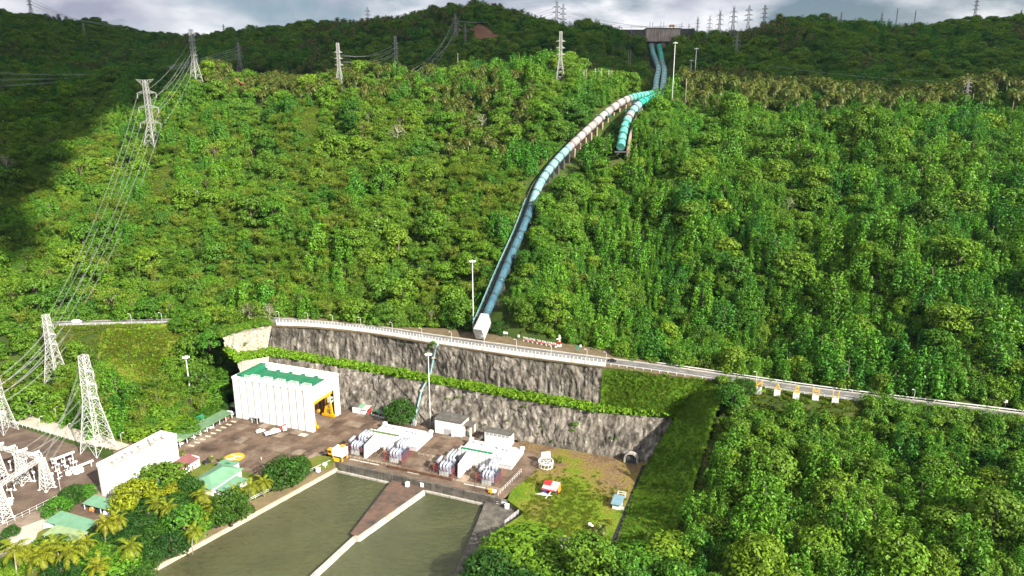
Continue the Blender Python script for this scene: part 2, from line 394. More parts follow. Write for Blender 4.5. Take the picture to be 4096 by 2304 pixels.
na, nr = 330, 330
aa = np.linspace(-1.45, 1.45, na); yy = np.exp(np.linspace(math.log(70), math.log(2300), nr))
YY, AA = np.meshgrid(yy, aa, indexing='ij'); XX = AA*YY
ZZ = terrain(XX, YY)
idx = np.arange(na*nr).reshape(nr, na)
fc = np.stack([idx[:-1,:-1], idx[:-1,1:], idx[1:,1:], idx[1:,:-1]], -1).reshape(-1, 4)
m, N, L = new_mat('hill_soil')
o = N('ShaderNodeOutputMaterial'); b = N('ShaderNodeBsdfPrincipled'); b.inputs['Roughness'].default_value = 0.95; b.inputs['Specular IOR Level'].default_value = 0.1
ge = N('ShaderNodeNewGeometry'); nz = N('ShaderNodeTexNoise'); nz.inputs['Scale'].default_value = 0.08; nz.inputs['Detail'].default_value = 8; L(ge.outputs['Position'], nz.inputs['Vector'])
r = ramp(N, [(0.3, (0.022,0.040,0.010)), (0.55, (0.045,0.075,0.014)), (0.75, (0.085,0.085,0.03))]); L(nz.outputs['Fac'], r.inputs['Fac']); L(r.outputs['Color'], b.inputs['Base Color'])
bp = N('ShaderNodeBump'); bp.inputs['Strength'].default_value = 0.8; bp.inputs['Distance'].default_value = 1.0; L(nz.outputs['Fac'], bp.inputs['Height']); L(bp.outputs[0], b.inputs['Normal'])
L(b.outputs[0], o.inputs['Surface'])
tm = np_mesh('hillside_terrain', np.stack([XX, YY, ZZ], -1).reshape(-1, 3), fc, True)
tag(link('hillside_terrain', tm, MAT['hill_soil']), kind='structure')
# ================================================================== rock cut, road, yard, water
def resample(pts, n):
    P = [Vector(p) for p in pts]; d = [0]
    for a, b in zip(P, P[1:]): d.append(d[-1] + (b-a).length)
    o = []
    for i in range(n):
        t = d[-1]*i/(n-1); k = max(j for j in range(len(d)) if d[j] <= t+1e-9); k = min(k, len(P)-2)
        o.append(P[k].lerp(P[k+1], (t-d[k])/max(d[k+1]-d[k], 1e-9)))
    return o
def pair_resample(lists, step):
    """several polylines with matching columns, resampled column by column"""
    outs = [[] for _ in lists]
    for i in range(len(lists[0])-1):
        n = max(2, int((Vector(lists[0][i+1])-Vector(lists[0][i])).length/step))
        for k in range(n):
            for o_, l_ in zip(outs, lists): o_.append(Vector(l_[i]).lerp(Vector(l_[i+1]), k/n))
    for o_, l_ in zip(outs, lists): o_.append(Vector(l_[-1]))
    return outs
top_px  = [(890,1352),(953,1326),(1032,1310),(1090,1302),(1250,1308),(1480,1332),(1750,1376),(2050,1421),(2412,1468)]
inn_px  = [(900,1392),(932,1418),(1000,1412),(1070,1399),(1230,1420),(1480,1462),(1760,1511),(2060,1565),(2400,1626)]
out_px  = [(950,1452),(968,1442),(1010,1436),(1075,1424),(1230,1444),(1480,1488),(1760,1537),(2060,1594),(2400,1650),(2692,1672)]
foot_px = [(1490,1664),(1765,1708),(2070,1759),(2350,1812),(2585,1853)]
TOPL = [G(x,y,ROAD_Z) for x,y in top_px]; INNL = [AY(x,y,t[1]-1.6) for (x,y), t in zip(inn_px, TOPL)]; OUTL = [AY(x,y,t[1]-5.0) for (x,y), t in zip(out_px, INNL)]+[G(2692,1672,BENCH_Z-2)]
FOOTL = [S(OUTL[0],5,0), S(OUTL[1],4,-2), S(OUTL[2],2,-4), S(OUTL[3],0,-5), S(OUTL[4],0,-5)] + [G(x,y) for x,y in foot_px]
FOOTL = [(p[0],p[1],-0.3) for p in FOOTL]
def rock_face(name, top, bot, step=0.5, rows=36, amp=1.0, seed=1, matn='rock', parent=None):
    t, b = pair_resample([top, bot], step); n = len(t); V = []
    s_ = np.arange(n)*step
    for j in range(rows+1):
        f_ = j/rows
        for i in range(n): V.append(t[i].lerp(b[i], f_))
    V = np.array([tuple(v) for v in V]).reshape(rows+1, n, 3)
    tan = np.gradient(V[0,:,:2], axis=0); nrm = np.stack([tan[:,1], -tan[:,0]], -1); nrm /= np.linalg.norm(nrm, axis=1)[:,None]+1e-9
    hh = np.linspace(0, 1, rows+1)[:,None]*abs(top[0][2]-bot[0][2]); SS = np.broadcast_to(s_[None,:], (rows+1, n)); HH = np.broadcast_to(hh, (rows+1, n))
    wx = noise2(SS, HH, seed+9, 3, 0.22)*2.6; wy = noise2(SS, HH, seed+10, 3, 0.22)*3.2
    # chiselled facets: flat-faced cells leaning at random, plus overhangs and cracks
    rg_ = np.random.default_rng(seed); k_ = int(s_[-1]*abs(top[0][2]-bot[0][2])/5.0); cxs = rg_.uniform(0, s_[-1], k_); cys = rg_.uniform(0, abs(top[0][2]-bot[0][2]), k_); gxs = rg_.normal(0, 0.42, k_); gys = rg_.normal(0, 0.26, k_); hs = rg_.normal(0, 0.45, k_)
    qx, qy = (SS+wx*0.5).ravel(), (HH*0.62+wy*0.4).ravel(); d = np.empty(qx.shape)
    for i0 in range(0, len(qx), 4000):
        ax, ay = qx[i0:i0+4000,None]-cxs[None,:], qy[i0:i0+4000,None]-cys[None,:]*0.62; dist = ax*ax+ay*ay; b_i = dist.argmin(1); rr_ = np.arange(len(b_i))
        d[i0:i0+4000] = hs[b_i]+gxs[b_i]*ax[rr_,b_i]+gys[b_i]*ay[rr_,b_i]
    d = d.reshape(SS.shape)
    d = d*0.32 - 0.6*np.abs(noise2(SS*0.9+HH*0.35+wx, HH*0.4+wy, seed, 4, 0.30))*1.3 + noise2(SS*0.8, HH*0.5, seed+3, 5, 0.8, 0.6)*0.75 + noise2(SS, HH, seed+5, 2, 0.06)*1.4
    edge = np.minimum(1, np.minimum(np.linspace(0, 1, rows+1), np.linspace(1, 0, rows+1))*7+0.15)[:,None]
    d = d*amp*edge
    V[:,:,0] += nrm[None,:,0]*d; V[:,:,1] += nrm[None,:,1]*d; V[:,:,2] += noise2(SS, HH, seed+7, 2, 0.5)*0.3*edge
    ix = np.arange((rows+1)*n).reshape(rows+1, n)
    fc = np.stack([ix[:-1,:-1], ix[1:,:-1], ix[1:,1:], ix[:-1,1:]], -1).reshape(-1,4)
    me = np_mesh(name, V.reshape(-1,3), fc, True)
    return link(name, me, MAT[matn], parent)
m, N, L = new_mat('rock')
o = N('ShaderNodeOutputMaterial'); b = N('ShaderNodeBsdfPrincipled'); b.inputs['Roughness'].default_value = 0.85; b.inputs['Specular IOR Level'].default_value = 0.25
tc = N('ShaderNodeTexCoord'); mp = N('ShaderNodeMapping'); mp.inputs['Scale'].default_value = (1,1,0.45); L(tc.outputs['Object'], mp.inputs['Vector'])
n1 = N('ShaderNodeTexNoise'); n1.inputs['Scale'].default_value = 0.28; n1.inputs['Detail'].default_value = 9; n1.inputs['Roughness'].default_value = 0.68; L(mp.outputs[0], n1.inputs['Vector'])
r = ramp(N, [(0.33,(0.055,0.049,0.042)),(0.46,(0.15,0.137,0.117)),(0.57,(0.27,0.25,0.22)),(0.68,(0.47,0.445,0.40))]); L(n1.outputs['Fac'], r.inputs['Fac'])
n3 = N('ShaderNodeTexNoise'); n3.inputs['Scale'].default_value = 0.035; n3.inputs['Detail'].default_value = 3; L(tc.outputs['Object'], n3.inputs['Vector'])
r3 = ramp(N, [(0.35,(0.55,0.53,0.5)),(0.7,(1.25,1.2,1.15))]); L(n3.outputs['Fac'], r3.inputs['Fac'])
mu = N('ShaderNodeMixRGB'); mu.blend_type = 'MULTIPLY'; mu.inputs['Fac'].default_value = 1; L(r.outputs['Color'], mu.inputs['Color1']); L(r3.outputs['Color'], mu.inputs['Color2'])
# dark water streaks
mp2 = N('ShaderNodeMapping'); mp2.inputs['Scale'].default_value = (1,1,0.05); L(tc.outputs['Object'], mp2.inputs['Vector'])
n4 = N('ShaderNodeTexNoise'); n4.inputs['Scale'].default_value = 0.5; n4.inputs['Detail'].default_value = 4; L(mp2.outputs[0], n4.inputs['Vector'])
r4 = ramp(N, [(0.52,(0,0,0)),(0.68,(0.75,0.75,0.75))]); L(n4.outputs['Fac'], r4.inputs['Fac'])
mx = N('ShaderNodeMixRGB'); L(r4.outputs['Color'], mx.inputs['Fac']); L(mu.outputs[0], mx.inputs['Color1']); mx.inputs['Color2'].default_value = (0.03,0.028,0.024,1)
r6 = ramp(N, [(0.30,(0.75,0.75,0.75)),(0.42,(0,0,0))]); L(n4.outputs['Fac'], r6.inputs['Fac']); mx6 = N('ShaderNodeMixRGB'); L(r6.outputs['Color'], mx6.inputs['Fac']); L(mx.outputs[0], mx6.inputs['Color1']); mx6.inputs['Color2'].default_value = (0.42,0.40,0.365,1)
L(mx6.outputs[0], b.inputs['Base Color'])
n5 = N('ShaderNodeTexNoise'); n5.inputs['Scale'].default_value = 1.9; n5.inputs['Detail'].default_value = 8; n5.inputs['Roughness'].default_value = 0.7; L(mp.outputs[0], n5.inputs['Vector'])
bp = N('ShaderNodeBump'); bp.inputs['Strength'].default_value = 1.0; bp.inputs['Distance'].default_value = 0.7; L(n5.outputs['Fac'], bp.inputs['Height']); L(bp.outputs[0], b.inputs['Normal'])
L(b.outputs[0], o.inputs['Surface'])
mat('dirt', (0.16,0.115,0.07), (0.09,0.075,0.035), 0.95, 0.25, bump=0.5, detail=8, coords='Object')
mat('grass', (0.075,0.175,0.014), (0.12,0.21,0.018), 0.95, 0.12, bump=0.8, detail=9, spec=0.1)
mat('lawn', (0.14,0.15,0.03), (0.065,0.10,0.015), 0.95, 0.09, bump=0.6, detail=9, spec=0.1)
mat('asphalt', (0.17,0.165,0.155), (0.11,0.108,0.105), 0.9, 0.3, detail=7, spec=0.2)
mat('pale_concrete', (0.50,0.48,0.44), (0.34,0.32,0.28), 0.85, 0.35, bump=0.15, streak=(0.22,0.20,0.17))
mat('cream_wall', (0.52,0.44,0.33), (0.40,0.34,0.26), 0.9, 0.3, streak=(0.26,0.22,0.17))
mat('white_paint', (0.80,0.80,0.79), (0.66,0.66,0.66), 0.55, 0.6)
mat('road_paint', (0.72,0.72,0.70), (0.5,0.5,0.48), 0.7, 2.0)
mat('dark_concrete', (0.075,0.068,0.058), (0.20,0.18,0.15), 0.9, 0.30, bump=0.25, detail=9, lo=0.40, hi=0.75, streak=(0.035,0.032,0.028))
mat('pier_concrete', (0.14,0.085,0.06), (0.05,0.045,0.04), 0.92, 0.22, bump=0.25, detail=9, lo=0.38, hi=0.66)
UP = rock_face('rock_cliff_upper', TOPL[3:], INNL[3:], seed=2); tag(UP, kind='structure')
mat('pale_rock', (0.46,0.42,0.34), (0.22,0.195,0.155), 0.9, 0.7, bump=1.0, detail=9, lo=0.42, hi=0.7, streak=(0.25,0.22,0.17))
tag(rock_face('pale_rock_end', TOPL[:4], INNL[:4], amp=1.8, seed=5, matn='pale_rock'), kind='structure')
LO = rock_face('rock_cliff_lower', OUTL[3:], FOOTL[3:], seed=21); tag(LO, kind='structure')
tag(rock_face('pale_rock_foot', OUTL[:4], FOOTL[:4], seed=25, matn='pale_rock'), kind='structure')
# bench between the two faces
INN2 = INNL + [G(2690,1655,BENCH_Z)]
a_, b_ = pair_resample([INN2, OUTL], 2.0)
mb = MB(); nn = len(a_); V = []
for p, q in zip(a_, b_):
    d = (q-p).normalized(); V += [p - d*1.5 + Vector((0,0,0.4)), q + d*0.3]
mb.add(V, [(2*i, 2*i+1, 2*i+3, 2*i+2) for i in range(nn-1)], True)
tag(mb.build('bench_terrace', MAT['grass']), kind='structure')
# grassy face right of the rock, and the embankment closing the pit
GF_T = [G(2412,1468,ROAD_Z), G(2600,1491,ROAD_Z), G(2830,1520,ROAD_Z)]; GF_B = [INNL[8], G(2550,1640,BENCH_Z), G(2705,1660,BENCH_Z)]
MAT['grass_face'] = MAT['grass']
gf = rock_face('grass_bank', GF_T, GF_B, 1.2, 14, 0.5, 41, 'grass'); tag(gf, kind='structure')
EM_B = [G(2815,1518,ROAD_Z-0.5), G(2705,1660,BENCH_Z), G(2588,1853,0), G(2540,1960,0), G(2465,2160,0), G(2420,2290,0)]
EM_T = [G(2900,1545,ROAD_Z-1), G(2850,1690,30), G(2800,1850,20), G(2760,1990,12.5), G(2690,2160,5.5), G(2640,2290,2.5)]
em = rock_face('grass_embankment', EM_T, EM_B, 1.4, 14, 0.45, 57, 'grass'); tag(em, kind='structure')

lip = []
for p_, (dx, dy) in zip(TOPL[:4], ((-9,4),(-8,6),(-5,8),(-3,9))): lip += [(p_[0],p_[1],p_[2]+0.02), (p_[0]+dx,p_[1]+dy,p_[2]+0.3)]
tag(MB().add(lip, [(2*i,2*i+2,2*i+3,2*i+1) for i in range(3)]).build('cliff_lip', MAT['grass']), kind='structure')
# ---- road
def ribbon(path, o0, o1, z, closed_sides=0.0):
    V = []; n = len(path)
    for i, p in enumerate(path):
        d = (path[min(i+1,n-1)]-path[max(i-1,0)]); d.z = 0; d.normalize(); nr = Vector((-d.y, d.x, 0))
        V += [p + nr*o0 + Vector((0,0,z)), p + nr*o1 + Vector((0,0,z))]
        if closed_sides: V += [p + nr*o1 + Vector((0,0,z-closed_sides)), p + nr*o0 + Vector((0,0,z-closed_sides))]
    k = 4 if closed_sides else 2; F = []
    for i in range(n-1):
        a = i*k; b = (i+1)*k
        F.append((a, b, b+1, a+1))
        if closed_sides: F += [(a+1, b+1, b+2, a+2), (a+3, b+3, b, a)]
    if closed_sides: F += [(0,1,2,3), ((n-1)*k+3,(n-1)*k+2,(n-1)*k+1,(n-1)*k)]
    return V, F
def off(path, o):
    n = len(path); r_ = []
    for i, p in enumerate(path):
        d = (path[min(i+1,n-1)]-path[max(i-1,0)]); d.z = 0; d.normalize(); r_.append(p + Vector((-d.y, d.x, 0))*o)
    return r_
def seg(x0, x1): return [p for p in ROAD if x0 <= p.x <= x1]
rd = MB().add(*ribbon(ROAD, -3.6, 3.8, 0.03)).build('road', MAT['asphalt']); tag(rd, kind='structure')
PX = lambda px, py: G(px, py, ROAD_Z)[0]
x_a, x_b, x_c = PX(1110,1290), PX(2440,1450), PX(2860,1500)
# verge slab between road and cliff edge
U_of = lambda p: p[0]*SU[0]+p[1]*SU[1]; W_of = lambda p: p[0]*SW[0]+p[1]*SW[1]
cl = [(U_of(p), W_of(p)) for p in CLIFF_TOP[3:]]; cl.sort()
cu, cw = [c[0] for c in cl], [c[1] for c in cl]
V = []; vs = seg(x_a-4, x_c)
for p in vs:
    u_ = U_of(p); w_ = float(np.interp(u_, cu, cw)) - 0.4
    e = (SU[0]*u_+SW[0]*w_, SU[1]*u_+SW[1]*w_)
    wv_ = float(verge_w(p.x))+3.0; up = p + Vector((SW[0]*wv_, SW[1]*wv_, 0))
    V += [(up.x, up.y, ROAD_Z+0.35), (p.x+SW[0]*5, p.y+SW[1]*5, ROAD_Z), (e[0], e[1], ROAD_Z), (e[0], e[1], ROAD_Z-0.7)]
F = [(i*4+k, i*4+k+1, i*4+k+5, i*4+k+4) for i in range(len(vs)-1) for k in range(3)]
tag(MB().add(V, F).build('road_verge', MAT['dirt']), kind='structure')
foot = seg(x_a, x_b)
tag(MB().add(*ribbon(foot, -6.3, -4.0, 0.16, 0.3)).build('footpath', MAT['pale_concrete']), kind='structure')
tag(MB().add(*ribbon(ROAD, 4.0, 5.2, 0.05)).build('road_gutter', MAT['pale_concrete']), kind='structure')
mb = MB()
for i in range(0, len(ROAD)-2, 3): mb.add(*ribbon(ROAD[i:i+2], -0.08, 0.08, 0.034))
tag(mb.build('lane_marking', MAT['road_paint'], rd), kind='stuff')
for s_, nm in ((-3.4, 'edge_line'), (3.6, 'edge_line')):
    MB().add(*ribbon(ROAD, s_-0.07, s_+0.07, 0.034)).build(nm, MAT['road_paint'], rd)

PZ = -2.6
# ---- yard, channel, water
m, N, L = new_mat('water')
o = N('ShaderNodeOutputMaterial'); b = N('ShaderNodeBsdfPrincipled'); b.inputs['Roughness'].default_value = 0.13; b.inputs['Specular IOR Level'].default_value = 0.4
ge = N('ShaderNodeNewGeometry'); nz = N('ShaderNodeTexNoise'); nz.inputs['Scale'].default_value = 0.05; nz.inputs['Detail'].default_value = 4; L(ge.outputs['Position'], nz.inputs['Vector'])
r = ramp(N, [(0.35,(0.046,0.054,0.020)),(0.65,(0.070,0.078,0.030))]); L(nz.outputs['Fac'], r.inputs['Fac']); L(r.outputs['Color'], b.inputs['Base Color'])
nz.inputs['Scale'].default_value = 0.03; nz.inputs['Detail'].default_value = 7; nz.inputs['Distortion'].default_value = 1.2
mpw = N('ShaderNodeMapping'); mpw.inputs['Rotation'].default_value = (0,0,R(35)); mpw.inputs['Scale'].default_value = (1,1.7,1); L(ge.outputs['Position'], mpw.inputs['Vector'])
nw = N('ShaderNodeTexNoise'); nw.inputs['Scale'].default_value = 0.30; nw.inputs['Detail'].default_value = 5; nw.inputs['Roughness'].default_value = 0.6; nw.inputs['Distortion'].default_value = 0.6; L(mpw.outputs[0], nw.inputs['Vector'])
bp = N('ShaderNodeBump'); bp.inputs['Strength'].default_value = 1.0; bp.inputs['Distance'].default_value = 1.2; L(nw.outputs['Fac'], bp.inputs['Height']); L(bp.outputs[0], b.inputs['Normal'])
L(b.outputs[0], o.inputs['Surface'])
tag(MB().add([(-900,-2500,WATER_Z),(900,-2500,WATER_Z),(900,300,WATER_Z),(-900,300,WATER_Z)], [(0,1,2,3)]).build('water', MAT['water']), kind='structure')

m, N, L = new_mat('yard_concrete')
o = N('ShaderNodeOutputMaterial'); b = N('ShaderNodeBsdfPrincipled'); b.inputs['Roughness'].default_value = 0.9; b.inputs['Specular IOR Level'].default_value = 0.2
oi = N('ShaderNodeObjectInfo'); ge = N('ShaderNodeNewGeometry')
r = ramp(N, [(0,(0.100,0.070,0.050)),(0.45,(0.128,0.090,0.064)),(0.8,(0.155,0.115,0.083)),(1,(0.22,0.175,0.135))]); L(oi.outputs['Random'], r.inputs['Fac'])
n1 = N('ShaderNodeTexNoise'); n1.inputs['Scale'].default_value = 0.11; n1.inputs['Detail'].default_value = 9; n1.inputs['Roughness'].default_value = 0.7; L(ge.outputs['Position'], n1.inputs['Vector'])
r1 = ramp(N, [(0.34,(0.45,0.42,0.40)),(0.52,(1,1,1)),(0.7,(1.5,1.45,1.4))]); L(n1.outputs['Fac'], r1.inputs['Fac'])
mu = N('ShaderNodeMixRGB'); mu.blend_type = 'MULTIPLY'; mu.inputs['Fac'].default_value = 1; L(r.outputs['Color'], mu.inputs['Color1']); L(r1.outputs['Color'], mu.inputs['Color2'])
L(mu.outputs[0], b.inputs['Base Color']); L(b.outputs[0], o.inputs['Surface'])

def sheet(name, px, z, matn, thick=0.5, world=None):
    poly = world or [G(x, y, z)[:2] for x, y in px]
    return tag(MB().prism(poly, z-thick, z).build(name, MAT[matn]), kind='structure')
backfoot = [(p[0]+SW[0]*3, p[1]+SW[1]*3) for p in FOOTL]
YARD = [G(x,y)[:2] for x,y in ((455,1775),(560,1770),(720,1700),(880,1640))] + backfoot[1:7] + [G(x,y)[:2] for x,y in ((2075,1770),(2086,1795),(2190,1820),(2132,1898),(2045,1965),(2003,1992),(1341,1848),(1235,1900),(1090,1940),(1000,1890),(760,1830),(640,1880),(560,1960),(440,1990))]
yard = sheet('yard', None, -0.05, 'yard_concrete', 1.2, YARD)
# concrete bays, each its own slab
slab = MB().box(-2.46,2.46,-2.96,2.96,-0.20,0.0).mesh('concrete_slab'); slab.materials.append(MAT['yard_concrete'])
o0 = G(1253,1730); HALLBOX = [S(o0,-52,-1)[:2], S(o0,1,-1)[:2], S(o0,1,26)[:2], S(o0,-52,26)[:2]]
for i in range(-24, 20):
    for j in range(-12, 8):
        c = S(o0, i*5.0+1.3, j*6.0-2.0)
        cs = [S(c, du, dw) for du in (-2.4,2.4) for dw in (-2.9,2.9)]
        if all(in_poly([k[0]], [k[1]], YARD)[0] for k in cs) and not all(in_poly([k[0]], [k[1]], HALLBOX)[0] for k in cs):
            q = proj(c)
            if q[0] < -100 or q[0] > 4200: continue
            s_ = bpy.data.objects.new('concrete_slab', slab); COL.objects.link(s_); s_.parent = yard
            s_.location = (c[0], c[1], -0.012 + random.uniform(-0.006,0.006)); s_.rotation_euler = (0,0,SA)
# right-hand grass field and dirt
FIELD = [G(x,y)[:2] for x,y in ((2070,1762),(2350,1812),(2592,1853),(2545,1960),(2470,2165),(2425,2290),(2300,2420),(1950,2420),(1880,2260),(1985,2160),(2024,2100),(2100,2050),(2030,2000),(2045,1960),(2132,1898),(2190,1820),(2086,1795))]
m, N, L = new_mat('field_grass')
o = N('ShaderNodeOutputMaterial'); b = N('ShaderNodeBsdfPrincipled'); b.inputs['Roughness'].default_value = 0.95; b.inputs['Specular IOR Level'].default_value = 0.1
ge = N('ShaderNodeNewGeometry'); n1 = N('ShaderNodeTexNoise'); n1.inputs['Scale'].default_value = 0.055; n1.inputs['Detail'].default_value = 8; n1.inputs['Roughness'].default_value = 0.62; L(ge.outputs['Position'], n1.inputs['Vector'])
r = ramp(N, [(0.30,(0.075,0.14,0.010)),(0.47,(0.120,0.17,0.014)),(0.56,(0.17,0.14,0.035)),(0.66,(0.17,0.115,0.06)),(0.8,(0.06,0.045,0.03))])
# bare earth towards the cliff
sp = N('ShaderNodeVectorMath'); sp.operation = 'DOT_PRODUCT'; L(ge.outputs['Position'], sp.inputs[0]); sp.inputs[1].default_value = (SW[0], SW[1], 0)
mr = N('ShaderNodeMapRange'); mr.inputs['From Min'].default_value = W_of(G(2300,2000)); mr.inputs['From Max'].default_value = W_of(G(2300,1850)); mr.inputs['To Min'].default_value = -0.06; mr.inputs['To Max'].default_value = 0.13; L(sp.outputs['Value'], mr.inputs['Value'])
ad = N('ShaderNodeMath'); L(n1.outputs['Fac'], ad.inputs[0]); L(mr.outputs[0], ad.inputs[1]); L(ad.outputs[0], r.inputs['Fac'])
n2 = N('ShaderNodeTexNoise'); n2.inputs['Scale'].default_value = 0.9; n2.inputs['Detail'].default_value = 6; L(ge.outputs['Position'], n2.inputs['Vector'])
bp = N('ShaderNodeBump'); bp.inputs['Strength'].default_value = 0.9; bp.inputs['Distance'].default_value = 0.5; L(n2.outputs['Fac'], bp.inputs['Height']); L(bp.outputs[0], b.inputs['Normal'])
r2 = ramp(N, [(0.35,(0.75,0.75,0.75)),(0.65,(1.25,1.25,1.25))]); L(n2.outputs['Fac'], r2.inputs['Fac'])
mu = N('ShaderNodeMixRGB'); mu.blend_type = 'MULTIPLY'; mu.inputs['Fac'].default_value = 1; L(r.outputs['Color'], mu.inputs['Color1']); L(r2.outputs['Color'], mu.inputs['Color2'])
L(mu.outputs[0], b.inputs['Base Color']); L(b.outputs[0], o.inputs['Surface'])
sheet('grass_field', None, -0.03, 'field_grass', 1.0, FIELD)
tag(MB().add(*ribbon([Vector(G(x,y,-0.1)) for x,y in ((2030,2001),(2104,2049),(2028,2102),(1989,2160),(1884,2258))], -0.05, 0.6, 0.0, 5.0)).build('retaining_wall', MAT['dark_concrete']), kind='structure')
# left bank: lawn strip, channel wall, pier, apron
BANK = [G(x,y)[:2] for x,y in ((1341,1848),(1215,1893),(970,2018),(580,2225),(380,2335),(-330,2690),(-900,2700),(-900,2150),(-50,2090),(200,2040),(440,1985),(560,1955),(640,1875),(760,1825),(1000,1885),(1090,1935),(1235,1895))]
sheet('bank_lawn', None, -0.08, 'lawn', 1.0, BANK)
BZ = -2.8
wl = [Vector(G(1349,1868,BZ)), Vector(G(975,2073,BZ)), Vector(G(590,2282,BZ)), Vector(G(-100,2660,BZ))]
tag(MB().add(*ribbon(wl, -1.1, 0.8, 0.0, 9.0)).build('channel_wall', MAT['cream_wall']), kind='structure')
up_ = [Vector(G(1338,1850)), Vector(G(962,2026,-0.1)), Vector(G(572,2232,-0.1)), Vector(G(-120,2600,-0.1))]
V = []
for p_, q_ in zip(up_, wl): V += [tuple(p_), tuple(q_+Vector((0,0,0.02)))]
tag(MB().add(V, [(2*i,2*i+1,2*i+3,2*i+2) for i in range(3)]).build('bank_slope', MAT['dirt']), kind='structure')
df = [Vector(G(1338,1846)), Vector(G(2006,1994))]
tag(MB().add(*ribbon(df, -0.6, 0.7, 0.06, 10.0)).build('deck_wall', MAT['dark_concrete']), kind='structure')
tag(MB().add(*ribbon([p+Vector((-SW[0]*0.9,-SW[1]*0.9,-3.7)) for p in df], -0.6, 0.6, 0, 5)).build('deck_ledge', MAT['pale_concrete']), kind='structure')
pier = [G(x,y,PZ)[:2] for x,y in ((1566,1921),(1640,1920),(1700,1938),(1700,1962),(1434,2150),(1402,2134))]
tag(MB().prism(pier, -10, PZ).build('pier', MAT['pier_concrete']), kind='structure')
tag(MB().add(*ribbon([Vector(G(1696,1964,PZ)), Vector(G(1436,2148,PZ)), Vector(G(1418,2148,PZ))], -0.5, 0.5, 0.35, 6)).build('pier_kerb', MAT['pale_concrete']), kind='structure')
tag(MB().add(*ribbon([Vector(G(1419,2146,PZ)), Vector(G(1235,2316,PZ)), Vector(G(600,2900,PZ))], -0.75, 0.75, 0.0, 8)).build('dividing_wall', MAT['pale_concrete']), kind='structure')
apron = [G(x,y,PZ)[:2] for x,y in ((1943,2002),(2035,2000),(2110,2040),(2110,2060),(2030,2110),(1990,2160),(1900,2240),(1860,2320),(1800,2450),(1740,2450),(1812,2304),(1846,2230),(1898,2116))]
tag(MB().prism(apron, -10, PZ).build('wing_apron', MAT['dark_concrete']), kind='structure')
# ================================================================== penstocks and intake
mat('pipe_blue', (0.032,0.085,0.115), (0.055,0.125,0.155), 0.4, 0.15, lo=0.4, hi=0.6, streak=(0.02,0.07,0.12))
mat('pipe_aqua', (0.12,0.25,0.26), (0.21,0.33,0.34), 0.5, 0.22, streak=(0.20,0.42,0.40))
mat('pipe_pale', (0.34,0.325,0.315), (0.22,0.20,0.195), 0.6, 0.20, detail=8, streak=(0.24,0.20,0.19))
mat('pipe_teal', (0.05,0.33,0.27), (0.24,0.52,0.46), 0.5, 0.35, detail=8, lo=0.45, hi=0.62, streak=(0.03,0.10,0.10))
mat('pipe_green', (0.012,0.32,0.22), (0.02,0.40,0.28), 0.45, 0.2)
mat('pipe_mottle', (0.12,0.38,0.36), (0.50,0.68,0.68), 0.5, 0.45, detail=9, lo=0.42, hi=0.62, streak=(0.04,0.11,0.12))
mat('pipe_dark', (0.06,0.24,0.24), (0.18,0.38,0.38), 0.5, 0.3, detail=8)
mat('ring_steel', (0.03,0.035,0.035), (0.06,0.07,0.07), 0.6, 1.0)
mat('ring_pale', (0.45,0.44,0.42), (0.25,0.25,0.25), 0.6, 1.0)
mat('tan_concrete', (0.36,0.28,0.20), (0.22,0.17,0.12), 0.9, 0.25, bump=0.2, streak=(0.14,0.11,0.08))
mat('block_concrete', (0.62,0.61,0.59), (0.42,0.41,0.39), 0.85, 0.25, bump=0.1, streak=(0.28,0.22,0.18))
mat('intake_concrete', (0.50,0.42,0.37), (0.34,0.29,0.26), 0.9, 0.08, bump=0.1, streak=(0.07,0.065,0.06))
mat('dark_grey_concrete', (0.10,0.10,0.095), (0.06,0.06,0.058), 0.9, 0.1, streak=(0.04,0.04,0.04))  # plain dark grey concrete for saddles, steps and intake side walls
mat('steel_grey', (0.32,0.33,0.33), (0.22,0.23,0.23), 0.55, 1.0)
mat('rail_teal', (0.10,0.36,0.32), (0.06,0.25,0.22), 0.6, 1.0)
mat('yellow_paint', (0.72,0.36,0.015), (0.60,0.28,0.012), 0.5, 0.8)
def dir_at(path, i):
    return (path[min(i+1, len(path)-1)]-path[max(i-1, 0)]).normalized()
